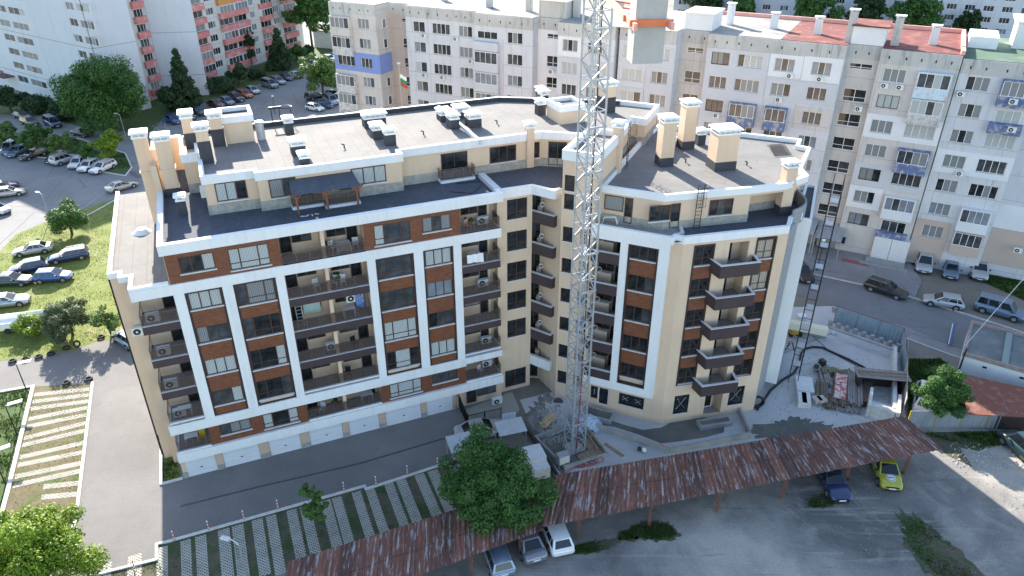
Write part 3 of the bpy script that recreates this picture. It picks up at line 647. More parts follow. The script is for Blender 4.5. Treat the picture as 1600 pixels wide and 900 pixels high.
# middle facets --------------------------------------------------
FC = Fr(FA.p(0, .72, 0).xy, FA.a)
hz = [(28.15, 29.95, z + .25, z + 2.0) for z in [FLR[k] for k in range(6)]]
hz[0] = (28.0, 29.0, 0, 0)
b = MB(); b.wall(FC, 27.3, 30.4, -.0, 19.35, 0, .2, hz[1:] + [(27.9, 30.0, .35, 2.25)]); b.build('wall_facing', beige, HB)
for k in range(1, 6): window(HB, FC, 28.15, 29.95, FLR[k] + .25, FLR[k] + 2.0, .12, 2, .32, brownframe, 3, sill=coping)
window(HB, FC, 27.9, 30.0, .35, 2.25, .12, 2, 0, brownframe, 3)
def trib(z, mat, par=HB, cap=True):
    pts = [FA.p(30.4, .8, 0), FA.p(31.55, -1.0, 0), FA.p(32.2, -.7, 0)]
    b = MB(); b.prism([FA.p(30.42, 1.85, 0).xy, FA.p(30.42, .74, 0).xy, pts[1].xy, FA.p(32.2, -.75, 0).xy, FA.p(31.9, 1.2, 0).xy], z - .3, z - .02, 1)
    para([p.xy for p in pts], z - .3, z + .72, .16, b, closed=False, out=.04); para([p.xy for p in pts], z + .72, z + .76, .26, b, mi=2, closed=False, out=.09)
    return b.build('balcony', [mat, slabtop, coping], par)
FD = Fr(FA.p(30.6, 1.88, 0).xy, FA.a - R(26))
for k in range(0, 6):
    z = FLR[k] + .0
    trib(z, white if k == 0 else fascia)
    window(HB, FD, .08, 1.02, z + .02, z + 2.1, -.03, 2, 0, brownframe, 3, 'balcony_door')
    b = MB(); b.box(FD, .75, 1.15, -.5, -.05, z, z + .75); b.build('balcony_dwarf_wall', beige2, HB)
window(HB, FD, .08, 1.02, .3, 2.3, -.03, 1, 0, brownframe, 3, 'balcony_door')
b = MB(); b.tube([FA.p(32.2, -1.0, 19.4), FA.p(32.12, -1.05, 19.2), FA.p(32.12, -1.05, .1)], .07, 6); b.build('drainpipe', darkmetal, HB)
# tower strip and right wing on the F1 plane ----------------------
hs = []
for k in range(-1, 6):
    z = FLB[0] + 2.84 * k + .9
    hs += [(-9.7, -8.75, z, z + 1.3), (-8.2, -7.35, z, z + 1.3)]
hs += [(-9.7, -8.75, 20.35, 21.65)]
b = MB(); b.wall(FB1, -9.87, -7.1, 0, 22.9, 0, .2, [h for h in hs if h[3] < 22.5]); b.build('wall_facing', beige, HB)
for h in hs:
    if h[3] < 22.5: window(HB, FB1, h[0], h[1], h[2], h[3], .12, 1, 0, brownframe, 3, sill=coping)
gh = [(-6.5, -5.85, .95, 2.3), (-5.8, -4.85, .45, 2.3), (-3.9, -1.65, 1.1, 2.3)]
b = MB(); b.wall(FB1, -7.1, 0, 0, 3.4, 0, .2, gh); b.wall(FB1, -4.6, -.0, 3.4, 17.7, 0, .2, []); b.build('wall_facing', beige, HB)
window(HB, FB1, *gh[0], .12, 1, 0, darkmetal, 3); window(HB, FB1, *gh[1], .12, 1, 0, whiteframe, 3, 'entrance_door'); window(HB, FB1, *gh[2], .12, 2, 0, darkmetal, 3, sill=coping)
b = MB()
b.box(FB1, -7.12, -.9, -.5, 0, 16.98, 17.52); b.box(FB1, -7.12, -.9, -.5, 0, 2.85, 3.62)
b.box(FB1, -4.72, -4.1, -.5, 0, 3.62, 16.98); b.box(FB1, -1.68, -.9, -.5, 0, 3.62, 16.98); b.build('white_frame', white, HB)
surround(FB1, -4.1, -1.68, 3.62, 16.97, .14, -.44, -.004)
for k in range(5):
    z = FLB[k]; a = z + .62; t_ = z + 2.05 - (.0 if k < 4 else .1)
    window(HB, FB1, -3.96, -1.82, a, t_, -.2, 3, 0, brownframe, 3, sill=coping)
    if k < 4: panel(FB1, -3.96, -1.82, t_, FLB[k + 1] + .52, -.3, -.01)
    balcony(FB1, -7.05, -4.74, -.42, 1.7, z, .12, fascia, 'L', rh=0)
    b = MB(); b.box(FB1, -7.08, -4.74, -.48, -.36, z - .16, z + .8); b.box(FB1, -7.12, -7.0, -.36, .0, z - .16, z + .8); b.box(FB1, -7.1, -4.74, -.52, -.3, z + .8, z + .85, 1); b.build('balcony_parapet', [fascia, coping], HB)
    window(HB, FB1, -5.55, -4.75, z + .02, z + 2.1, 1.64, 1, 0, brownframe, 3, 'balcony_door'); window(HB, FB1, -7.0, -5.6, z + .95, z + 2.1, 1.64, 2, 0, brownframe, 3)
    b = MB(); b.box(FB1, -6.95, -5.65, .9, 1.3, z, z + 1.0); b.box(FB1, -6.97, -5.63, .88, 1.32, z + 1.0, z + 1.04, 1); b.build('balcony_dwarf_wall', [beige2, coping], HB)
# right facade on the F2 plane ------------------------------------
rec = (3.95, 5.6, 0.3, 17.2)
hh = [(1.02, 2.42, .95, 2.9), (6.2, 7.65, 1.0, 2.95)]
b = MB(); b.wall(FB2, 0, 8.9, 0, 17.7, 0, .2, hh + [rec, (.95, 2.7, 4.0, 17.3), (6.2, 7.95, 4.05, 17.4)]); b.build('wall_facing', beige, HB)
for h in hh: window(HB, FB2, *h, .12, 1, 0, darkmetal, 3, sill=coping)
window(HB, FB2, 4.15, 5.2, .35, 2.6, 1.0, 1, 0, whiteframe, 3, 'entrance_door')
for s0, s1, zb in ((.95, 2.7, 4.0), (6.2, 7.95, 4.05)):
    surround(FB2, s0, s1, zb, 17.3, .13, -.05, .19)
    for k in range(5):
        z = FLB[k]; a = z + .42; t_ = z + 2.08
        window(HB, FB2, s0 + .13, s1 - .13, a, t_, .13, 2, .36, brownframe, 4 if (s0 > 5 and k > 2) else 3, sill=coping, var=1 if k > 2 else None)
        if k < 4: panel(FB2, s0 + .13, s1 - .13, t_, FLB[k + 1] + .32, .02, .19)
for k in range(5):
    z = FLB[k]
    pl = [FB2.p(2.5, .1, 0).xy, FB2.p(2.72, -1.3, 0).xy, FB2.p(6.0, -1.3, 0).xy, FB2.p(6.22, .1, 0).xy]
    b = MB(); b.prism([FB2.p(2.5, .0, 0).xy, pl[1], pl[2], FB2.p(6.22, .0, 0).xy, FB2.p(5.6, .0, 0).xy, FB2.p(5.6, 1.3, 0).xy, FB2.p(3.95, 1.1, 0).xy, FB2.p(3.95, 0, 0).xy], z - .16, z + .02, 1)
    para(pl, z - .18, z + .88, .16, b, closed=False, out=.03); para(pl, z + .88, z + .93, .23, b, mi=2, closed=False, out=.06)
    b.build('balcony', [fascia, slabtop, coping], HB)
    FN = Fr(FB2.p(3.97, 1.08, 0).xy, FB2.a + R(7)); window(HB, FN, .1, .85, z + .05, z + 2.3, -.02, 1, 0, darkmetal, 3, 'balcony_door')
# planters and dwarf walls of the ground floor
for F, s0, s1, d0, d1 in ((FB1, -6.6, -4.0, -1.9, -.6), (FB2, 3.0, 6.0, -1.6, -.7)):
    b = MB(); b.box(F, s0, s1, d0, d0 + .15, 0, .5); b.box(F, s0, s1, d1 - .12, d1, 0, .49); b.box(F, s0, s0 + .15, d0 + .15, d1 - .12, 0, .495); b.box(F, s1 - .15, s1, d0 + .15, d1 - .12, 0, .495); b.box(F, s0 + .15, s1 - .15, d0 + .15, d1 - .12, 0, .4, 1)
    b.build('planter', [grey_conc, m_wet], HB)
b = MB(); para([FB1.p(-7.6, -2.6, 0).xy, FB1.p(-1.6, -3.1, 0).xy, FB2.p(-.7, -3.6, 0).xy, FB2.p(6.7, -3.3, 0).xy, FB2.p(7.5, .3, 0).xy], 0, .6, .16, b, closed=False); b.build('dwarf_wall', grey_conc, HB)
# right end: block wall, curved screen and white fin
b = MB()
e0, e1 = FB2.p(8.92, .02, 0), FB2.p(11.3, 2.55, 0)
FE = Fr(e0.xy, math.atan2((e1 - e0).y, (e1 - e0).x)); L_ = (e1 - e0).length
def blockm():
    m, t, b = newmat('grey_insulation_blocks'); v = coord(t, (1, 1, 1), (0, 0, -FE.a)); x, y, z = sep(t, v)
    c = ramp(t, noise(t, coord(t, (1, 1, 14)), 1.5, 4), [(.4, (.24, .25, .26)), (.6, (.31, .32, .33))])
    fz = mth(t, 'FRACT', mth(t, 'MULTIPLY', z, .7)); c = mix(t, mth(t, 'MULTIPLY', mth(t, 'LESS_THAN', fz, .03), .5), c, (.45, .45, .45))
    t.links.new(c, b.inputs['Base Color']); b.inputs['Roughness'].default_value = .85; return m
blk = blockm()
b.box(FE, 0, L_, -.02, .3, .3, 17.55)
b.build('unrendered_end_wall', blk, HB)
b = MB(); a = FB2.p(11.15, 2.75, 0); c = FB2.p(12.15, 1.95, 0); d_ = FB2.p(16.9, 8.6, 0); e = FB2.p(16.2, 9.3, 0)
b.prism([a.xy, c.xy, d_.xy, e.xy], .9, 17.2); b.build('white_fin_wall', white, HB)
b = MB(); para([a.xy, c.xy, d_.xy, e.xy], 17.0, 17.5, .22, b, out=.02); b.build('cornice', white, HB)
rsheet('terrace_roof', [a.xy, c.xy, d_.xy, e.xy], 17.26, felt_dk)
b = MB(); cp = []
for i in range(13): t = i / 12; cp.append(FB2.p(10.0 + 5.2 * t + .55 * math.sin(t * 6.3), 1.6 + 6.6 * t - .45 * math.sin(t * 6.3), 0).xy)
para(cp, 17.3, 18.7, .16, b, closed=False); b.build('curved_roof_screen', blk, HB)

# chimneys and caps -----------------------------------------------
def stack(F, s0, s1, d0, d1, z0, z1, zb, body=beige, cap=True, ledge=None):
    b = MB()
    if zb > z0: b.box(F, s0 - .03, s1 + .03, d0 - .03, d1 + .03, z0, zb, 1)
    if z1 > zb: b.box(F, s0, s1, d0, d1, max(z0, zb), z1, 0)
    if ledge: b.box(F, s0 - .08, s1 + .08, d0 - .08, d1 + .08, ledge, ledge + .12, 0)
    o = b.build('chimney', [body, felt_up], HB)
    c = MB(); zt = z1
    c.box(F, s0 - .08, s1 + .08, d0 - .08, d1 + .08, zt, zt + .14)
    n = max(2, int((s1 - s0) / .45) + 1)
    for i in range(n):
        x = s0 + .05 + (s1 - s0 - .1) * i / (n - 1)
        for y in (d0 + .05, d1 - .05): c.box(F, x - .045, x + .045, y - .045, y + .045, zt + .14, zt + .34)
    c.box(F, s0 + .15, s1 - .15, d0 + .15, d1 - .15, zt + .14, zt + .2)
    c.box(F, s0 - .17, s1 + .17, d0 - .17, d1 + .17, zt + .34, zt + .44); c.box(F, s0 - .1, s1 + .1, d0 - .1, d1 + .1, zt + .44, zt + .50)
    c.build('chimney_cap', capwhite, o); return o
ZR = 22.44
for s0, s1, d0, d1, h in ((19.75, 21.6, 13.0, 14.2, .85), (19.72, 20.62, 9.7, 10.8, .8), (20.3, 21.1, 7.7, 8.5, .95), (26.65, 27.4, 10.0, 11.2, .85), (28.3, 29.4, 9.75, 10.9, .78), (26.5, 27.5, 12.4, 13.6, .6), (28.2, 29.3, 12.8, 14.0, .6),
                      (12.8, 13.85, 8.1, 9.2, .8), (13.1, 13.75, 5.8, 6.4, .5), (13.1, 13.75, 14.0, 14.8, 1.0), (35.5, 36.2, 10.9, 11.7, 1.0), (37.3, 38.0, 14.2, 14.9, .9), (37.9, 38.5, 16.2, 16.8, .7), (36.2, 36.9, 9.2, 9.9, .9)):
    stack(FA, s0, s1, d0, d1, ZR, ZR + h, ZR + h)
stack(FA, 31.85, 32.5, 5.15, 5.8, 19.75, 23.3, 19.8)                       # pier chimney in the penthouse front
stack(FA, 1.45, 2.45, 11.7, 12.7, 17.0, 24.2, 17.0, ledge=21.4); stack(FA, 3.0, 4.05, 10.2, 11.2, 19.75, 24.2, 20.4, ledge=21.9)
b = MB(); b.box(FA, 2.3, 2.75, 10.4, 17.3, 16.5, 22.3); b.box(FA, 2.44, 3.1, 11.8, 12.4, 19.7, 23.2); b.build('wall_between_chimneys', beige, HB)
b = MB(); b.box(FA, 3.3, 4.7, 16.4, 17.2, 19.75, 22.6, 0); b.build('roof_edge_wall', beige, HB)
stack(FA, 5.1, 5.95, 13.0, 14.1, ZR, 25.0, 23.8); stack(FA, 6.05, 6.95, 9.0, 9.9, ZR, 25.0, 24.2); stack(FA, 7.15, 8.1, 12.9, 13.9, ZR, 24.8, 23.9)
stack(FA, 3.85, 4.4, 5.8, 6.3, 19.75, 20.9, 20.9)
b = MB(); b.box(FA, 8.2, 10.45, 13.3, 16.2, ZR, 24.3); b.build('stair_head', beige, HB)
b = MB(); para(poly(FA, [(8.1, 13.3), (10.5, 13.3), (10.5, 16.2), (8.1, 16.2)]), 24.2, 24.75, .3, b, out=.12); b.build('cornice', white, HB)
rsheet('roof', poly(FA, [(8.2, 13.4), (10.4, 13.4), (10.4, 16.1), (8.2, 16.1)]), 24.4, felt_up)
b = MB(); b.tube([FA.p(11.0, 13.6, ZR), FA.p(11.0, 13.6, 24.0)], .35, 14); b.build('roof_vent', galv, HB)
b = MB(); b.box(FA, 36.1, 38.6, 7.6, 10.4, ZR, 23.7); b.build('stair_head', beige, HB)
b = MB(); para(poly(FA, [(36.1, 7.6), (38.6, 7.6), (38.6, 10.4), (36.1, 10.4)]), 23.6, 24.1, .3, b, out=.1); b.build('cornice', white, HB)
rsheet('roof', poly(FA, [(36.2, 7.7), (38.5, 7.7), (38.5, 10.3), (36.2, 10.3)]), 23.78, felt)
stack(FA, 41.4, 42.6, 9.2, 10.4, ZR, 24.9, 23.9)
stack(FB1, -7.55, -6.8, 5.2, 6.0, 20.3, 24.2, 20.3)
# stacks of the right wing roof
ZB = 20.3
stack(FB2, 1.6, 2.75, 9.0, 10.2, ZB, 24.1, 21.1); stack(FB2, 5.25, 6.4, 12.7, 13.9, ZB, 24.2, 21.1)
stack(FB2, 5.6, 7.5, 7.0, 8.6, ZB, 23.4, 21.1); stack(FB2, 7.2, 7.9, 13.6, 14.3, ZB, 21.3, 21.3); stack(FB2, 4.1, 4.7, 13.2, 13.8, ZB, 21.0, 21.0)
stack(FB2, 9.6, 10.55, 2.75, 3.6, 17.7, 21.8, 18.5, ledge=20.3)
# low partition on the felt roof
b = MB(); b.box(FA, 27.55, 27.8, 5.1, 16.8, ZR, ZR + .32); b.build('roof_divider', coping, HB)
b = MB(); b.box(FA, 27.2, 27.75, .9, 4.9, 19.75, 20.1); b.build('terrace_divider', coping, HB)
# penthouse windows
for s0, s1, z0, z1, d, n, ps in ((6.65, 8.85, 20.72, 22.15, 5.08, 3, 0), (10.42, 12.4, 20.68, 22.12, 4.4, 2, 1), (16.6, 19.32, 20.76, 22.12, 4.4, 3, 0), (28.5, 30.9, 20.6, 22.0, 5.38, 3, 3), (32.55, 33.1, 20.55, 21.95, 5.38, 1, 3)):
    window(HB, FA, s0, s1, z0, z1, d, n, 0, brownframe, ps, sill=coping)
window(HB, FA, 24.2, 26.5, 19.85, 22.0, 5.38, 2, 0, brownframe, 3, 'terrace_door'); window(HB, FA, 12.5, 13.5, 19.85, 21.9, 4.4, 1, 0, brownframe, 3, 'terrace_door'); window(HB, FA, 15.6, 16.5, 19.85, 21.9, 4.4, 1, 0, brownframe, 3, 'terrace_door')
FX = Fr(FA.p(33.2, 5.4, 0).xy, math.atan2(FA.p(35.6, 3.9, 0).y - FA.p(33.2, 5.4, 0).y, FA.p(35.6, 3.9, 0).x - FA.p(33.2, 5.4, 0).x))
window(HB, FX, .7, 2.3, 19.9, 22.0, -.03, 2, 0, brownframe, 3, 'terrace_door')
window(HB, FB1, -6.75, -5.2, 18.75, 20.0, 1.32, 1, 0, brownframe, 2); window(HB, FB1, -5.1, -4.45, 17.85, 20.0, 1.32, 1, 0, brownframe, 3, 'terrace_door')
window(HB, FB2, -2.0, -.3, 18.6, 19.85, 2.27, 2, 0, brownframe, 3, sill=coping); window(HB, FB2, -.25, .55, 17.85, 19.9, 2.27, 1, 0, brownframe, 3, 'terrace_door')
window(HB, FB2, 3.0, 5.0, 18.6, 19.9, 2.27, 3, 0, brownframe, 3, sill=coping)
# pergola awning, small glazed balcony, ladders
pg = MB(); q = [FA.p(11.9, 4.5, 21.95), FA.p(16.7, 4.5, 21.95), FA.p(16.85, 2.35, 21.5), FA.p(11.75, 2.35, 21.5)]
pg.box8([v - Vector((0, 0, .1)) for v in (q[3], q[2], q[1], q[0])] + [q[3], q[2], q[1], q[0]]); aw = pg.build('terrace_awning', felt_dk, HB)
b = MB()
for x in (12.1, 14.3, 16.6):
    b.bar(FA.p(x, 2.7, 19.75), FA.p(x, 2.7, 21.45), .13); b.bar(FA.p(x - .5, 2.7, 21.4), FA.p(x, 2.7, 20.95), .09); b.bar(FA.p(x + .5, 2.7, 21.4), FA.p(x, 2.7, 20.95), .09)
    b.bar(FA.p(x, 2.5, 21.44), FA.p(x, 4.4, 21.84), .1)
b.bar(FA.p(11.8, 2.7, 21.42), FA.p(16.8, 2.7, 21.42), .12); b.build('awning_post', redwood, aw)
balcony(FA, 11.8, 14.15, 3.6, 4.4, 19.95, .18, white, 'L'); balcony(FA, 14.16, 16.85, 2.9, 4.4, 19.95, .18, white, 'R')
balcony(FA, 23.85, 26.85, 4.5, 5.4, 19.95, .18, white, 'LR')
def ladder(F, s, d, z0, z1, ang=0, cage=True, name='ladder', par=HB, w=.5, mat=darkmetal):
    b = MB()
    for x in (s - w / 2, s + w / 2): b.bar(F.p(x, d, z0), F.p(x, d, z1), .05)
    n = int((z1 - z0) / .3)
    for i in range(n): b.bar(F.p(s - w / 2, d, z0 + .2 + i * .3), F.p(s + w / 2, d, z0 + .2 + i * .3), .03)
    if cage:
        for z in (z0 + 2.0, z0 + 2.7, z1 - .1):
            b.tube([F.p(s + .36 * math.cos(a) * 1.0, d - .36 + .36 * -math.sin(a) + .1, z) for a in [math.pi * k / 8 - 0 for k in range(9)]], .018, 4)
        for a in (.3, .5, .7): b.bar(F.p(s + .36 * math.cos(math.pi * a), d - .26 - .36 * math.sin(math.pi * a), z0 + 2.0), F.p(s + .36 * math.cos(math.pi * a), d - .26 - .36 * math.sin(math.pi * a), z1 - .1), .02)
    return b.build(name, mat, par)
ladder(FB2, 2.0, 2.05, 17.75, 21.4); ladder(FB2, -.0, 12.0, 20.35, 24.2) if 0 else None
FL = Fr(FB1.p(-6.75, 6.9, 0).xy, FB1.a + R(90)); ladder(FL, 0, -.15, 20.35, 24.3)
# dark edge gutter on the left end wall
b = MB(); b.bar(FA.p(-1.52, 3.3, 16.9), FA.p(-1.52, 3.3, .3), .12); b.build('end_gutter', darkmetal, HB)

# ================================================================ CARS
PAINT = {}
def paint(name, c, metal=.35, r=.3):
    if name not in PAINT:
        m, t, b = newmat('paint_' + name)
        b.inputs['Base Color'].default_value = (*c, 1); b.inputs['Metallic'].default_value = metal; b.inputs['Roughness'].default_value = r
        b.inputs['Coat Weight'].default_value = .8; b.inputs['Coat Roughness'].default_value = .04
        d = noise(t, coord(t), 3.0, 5, .7); cc = ramp(t, d, [(.35, tuple(x * .93 for x in c)), (.7, tuple(min(1, x * 1.06 + .006) for x in c))])
        t.links.new(cc, b.inputs['Base Color']); PAINT[name] = m
    return PAINT[name]
for n_, c_ in dict(white=(.72, .72, .71), silver=(.44, .45, .46), grey=(.20, .21, .23), darkgrey=(.07, .075, .085), black=(.012, .012, .014), navy=(.015, .03, .09), blue=(.03, .09, .28), steelblue=(.16, .22, .30),
                   teal=(.03, .06, .07), red=(.10, .02, .02), orange=(.48, .10, .03), lime=(.36, .36, .03), paleblue=(.30, .36, .42), champagne=(.45, .43, .38)).items():
    paint(n_, c_, 0.0 if n_ in ('white', 'black', 'navy', 'lime', 'red') else .35)
car_glass = glass('car_glass', (.012, .016, .02), .03); car_trim = pm('car_trim', (.02, .02, .022), None, 1, .5)
tail_red = pm('tail_lamp_red', (.35, .01, .012), None, 1, .2, coat=.8); lamp_clear = pm('head_lamp', (.55, .57, .6), None, 1, .12, .3, coat=.8)
plate_m = pm('number_plate', (.7, .7, .68), None, 1, .5)
tyre_m = pm('tyre', (.016, .016, .017), (.03, .03, .03), 8, .85)
def section(mb, rows, mi=0):                # loft: rows of equally long point lists
    n = len(rows[0]); vs = [p for r in rows for p in r]
    fs = [(i * n + k, i * n + k + 1, (i + 1) * n + k + 1, (i + 1) * n + k) for i in range(len(rows) - 1) for k in range(n - 1)]
    mb.add(vs, fs, mi, True)
def make_car(kind, name):
    L_, W_, H_, prof, cab = KIND[kind]
    root = thing(name, 'x', 'car', (0, 0, 0)); hw = W_ / 2
    b = MB(); rows = []
    for x, zb, zt, wf in prof:                # x from tail (-) to nose (+)
        w = hw * wf; sh = zb + (zt - zb) * .62
        half = [(w * .80, zb), (w * .97, zb + .12), (w, sh - .12), (w * .985, sh), (w * .93, zt - .035), (w * .80, zt), (w * .4, zt + .012), (0, zt + .018)]
        rows.append([(x * L_ / 2, -y, z) for y, z in half] + [(x * L_ / 2, y, z) for y, z in half[-2::-1]])
    section(b, rows[::-1]); 
    for r_ in (rows[0], rows[-1]):
        n = len(r_); b.add(r_, [tuple(range(n))] if r_ is rows[0] else [tuple(range(n - 1, -1, -1))], 0)
    n = len(rows[0]); b.add([r[0] for r in rows] + [r[-1] for r in rows], [(i, i + 1, len(rows) + i + 1, len(rows) + i) for i in range(len(rows) - 1)], 1)
    body = b.build('body', [paint('white', 0), car_trim], root, local=True)
    # cabin: base rectangle -> roof rectangle
    xb0, xb1, xr0, xr1, zb = cab; w0, w1 = hw * .90, hw * .70; X = lambda v: v * L_ / 2
    base = [Vector((X(xb0), -w0, zb)), Vector((X(xb1), -w0, zb)), Vector((X(xb1), w0, zb)), Vector((X(xb0), w0, zb))]
    roof = [Vector((X(xr0), -w1, H_ - .05)), Vector((X(xr1), -w1, H_ - .05)), Vector((X(xr1), w1, H_ - .05)), Vector((X(xr0), w1, H_ - .05))]
    b = MB(); b.add(base + roof, [(0, 1, 5, 4), (1, 2, 6, 5), (2, 3, 7, 6), (3, 0, 4, 7)], 0)
    rr = []
    for t in (0, .25, .5, .75, 1):
        x = roof[0].x + (roof[1].x - roof[0].x) * t; cz = .045 * math.sin(math.pi * (.12 + .76 * t))
        rr.append([(x, y, H_ - .05 + cz * (1 - (y / w1) ** 2) + (.0)) for y in (-w1, -w1 * .55, 0, w1 * .55, w1)])
    section(b, rr[::-1]); b.build('cabin', paint('white', 0), body)
    def glassq(i, j, name, u0=.06, u1=.94, v0=.1, v1=.9, split=None):
        p0, p1, q0, q1 = base[i], base[j], roof[i], roof[j]; nrm = (p1 - p0).cross(q0 - p0).normalized() * .012
        def pt(u, v): a_ = p0.lerp(p1, u); c_ = q0.lerp(q1, u); return a_.lerp(c_, v) + nrm
        g_ = MB(); sp = split or [(u0, u1)]
        for a, c in sp: g_.add([pt(a, v0), pt(c, v0), pt(c, v1), pt(a, v1)], [(0, 1, 2, 3)])
        return g_.build(name, car_glass, body)
    sp3 = [(.05, .30), (.33, .62), (.65, .93)] if kind in ('wagon', 'suv', 'van') else [(.06, .22), (.25, .56), (.59, .93)]
    glassq(1, 2, 'windscreen', .07, .93, .04, .93); glassq(3, 0, 'rear_window', .1, .9, .12, .9)
    glassq(0, 1, 'side_window', split=sp3); glassq(2, 3, 'side_window', split=[(1 - c, 1 - a) for a, c in sp3])
    wr = .33 if kind not in ('suv', 'van') else .37
    for sx_ in (-.60, .62):
        for sy in (-1, 1):
            b = MB(); cx, cy = sx_ * L_ / 2, sy * (hw - .10)
            b.tube([(cx, cy - .11, wr), (cx, cy + .11, wr)], wr, 14); wh = b.build('wheel', tyre_m, root, local=True)
            b = MB(); b.tube([(cx, cy + sy * .105, wr), (cx, cy + sy * .122, wr)], wr * .62, 10); b.build('rim', chrome, wh)
            b = MB(); b.tube([(cx, cy - .09, wr + .02), (cx, sy * (hw + .004), wr + .02)] if sy > 0 else [(cx, cy + .09, wr + .02), (cx, -(hw + .004), wr + .02)], wr + .055, 14); b.build('wheel_arch', car_trim, body)
    hz_ = prof[-2][2]
    for sy in (-1, 1):
        b = MB(); x = L_ / 2 * .965; b.box8([(x - .32, sy * hw * .92, hz_ - .2), (x - .0, sy * hw * .72, hz_ - .22), (x + .0, sy * hw * .45, hz_ - .22), (x - .2, sy * hw * .5, hz_ - .2), (x - .34, sy * hw * .93, hz_ - .03), (x - .05, sy * hw * .74, hz_ - .05), (x - .04, sy * hw * .45, hz_ - .05), (x - .2, sy * hw * .5, hz_ - .03)]); b.build('headlight', lamp_clear, body)
        b = MB(); x = -L_ / 2 * .985; zt = prof[1][2] - .1; b.box8([(x - .02, sy * hw * .55, zt - .22), (x + .25, sy * hw * .97, zt - .22), (x + .3, sy * hw * .9, zt - .22), (x + .1, sy * hw * .55, zt - .22), (x - .02, sy * hw * .55, zt), (x + .25, sy * hw * .97, zt), (x + .3, sy * hw * .9, zt), (x + .1, sy * hw * .55, zt)]); b.build('tail_light', tail_red, body)
        b = MB(); x = X(xb1) - .35; b.box(FW, x - .07, x + .07, sy * (hw + .0) - (.0 if sy > 0 else .17), sy * hw + (.17 if sy > 0 else 0), zb + .02, zb + .16); b.build('wing_mirror', car_trim, body)
    b = MB(); b.box(FW, L_ / 2 - .02, L_ / 2 + .012, -.26, .26, .38, .5); b.build('number_plate', plate_m, body)
    b = MB(); b.box(FW, -L_ / 2 - .012, -L_ / 2 + .02, -.26, .26, .55, .67); b.build('number_plate', plate_m, body)
    b = MB(); b.box(FW, L_ / 2 - .03, L_ / 2 + .004, -hw * .55, hw * .55, .52, .62); b.box(FW, L_ / 2 - .04, L_ / 2 + .002, -hw * .6, hw * .6, .24, .36); b.build('grille', car_trim, body)
    if kind in ('wagon', 'suv'):
        for sy in (-1, 1): b = MB(); b.bar((X(xr0) + .1, sy * w1 * .93, H_ + .02), (X(xr1) - .1, sy * w1 * .93, H_ + .02), .04, .05); b.build('roof_rail', chrome, body)
    return root
KIND = {
 'hatch': (4.15, 1.76, 1.47, [(-1, .42, .66, .84), (-.97, .3, .80, .93), (-.85, .22, .93, 1), (-.3, .2, .94, 1), (.3, .2, .92, 1), (.55, .2, .86, 1), (.82, .22, .75, .97), (.95, .28, .64, .88), (1, .4, .5, .76)], (-.95, .48, -.74, .08, .9)),
 'sedan': (4.55, 1.78, 1.43, [(-1, .42, .70, .84), (-.97, .3, .88, .92), (-.85, .22, .94, 1), (-.3, .2, .92, 1), (.3, .2, .9, 1), (.5, .2, .86, 1), (.82, .22, .75, .97), (.95, .28, .64, .88), (1, .4, .5, .76)], (-.74, .42, -.42, .06, .88)),
 'wagon': (4.65, 1.80, 1.48, [(-1, .42, .68, .84), (-.97, .3, .84, .93), (-.85, .22, .93, 1), (-.3, .2, .93, 1), (.3, .2, .91, 1), (.5, .2, .86, 1), (.82, .22, .75, .97), (.95, .28, .64, .88), (1, .4, .5, .76)], (-.97, .42, -.84, .06, .9)),
 'suv': (4.5, 1.86, 1.70, [(-1, .5, .8, .86), (-.97, .36, .98, .94), (-.85, .28, 1.06, 1), (-.3, .26, 1.06, 1), (.3, .26, 1.04, 1), (.5, .26, 1.0, 1), (.84, .28, .92, .97), (.95, .34, .8, .9), (1, .46, .62, .8)], (-.96, .46, -.84, .12, 1.02)),
 'van': (4.9, 1.9, 1.95, [(-1, .5, .9, .88), (-.97, .32, 1.08, .95), (-.85, .26, 1.12, 1), (-.3, .24, 1.12, 1), (.3, .24, 1.1, 1), (.6, .24, 1.04, 1), (.86, .28, .9, .97), (.96, .34, .78, .9), (1, .46, .6, .8)], (-.97, .62, -.9, .34, 1.08)),
}
PROTO = {}
def place_car(kind, col, px, py, nx, ny, label, group=None, name='parked_car', z=.5, zg=0.0):
    """px,py: middle of the car, nx,ny: the middle of its nose, both as seen at half height"""
    first = kind not in PROTO
    if first: PROTO[kind] = make_car(kind, name); c = PROTO[kind]
    else: c = copy_tree(PROTO[kind])
    a = gp(px, py, .6 + zg); e = gp(nx, ny, .6 + zg); d = math.atan2(e.y - a.y, e.x - a.x)
    c.location = (a.x, a.y, zg + .012); c.rotation_euler[2] = d; c['label'] = label; c['category'] = 'van' if kind == 'van' else 'car'
    if group: c['group'] = group
    elif 'group' in c: del c['group']
    for o in c.children:
        if o.name.startswith('body'):
            o.material_slots[0].link = 'OBJECT'; o.material_slots[0].material = paint(col, 0)
            for q in o.children:
                if q.name.startswith('cabin'): q.material_slots[0].link = 'OBJECT'; q.material_slots[0].material = paint(col, 0)
    return c
G1, G2, G3, G4, G5 = 'cars in the row along the young trees', 'cars in the row before the pink balconies', 'cars parked on the lawn', 'cars beside the street', 'cars under the rusty shelter'
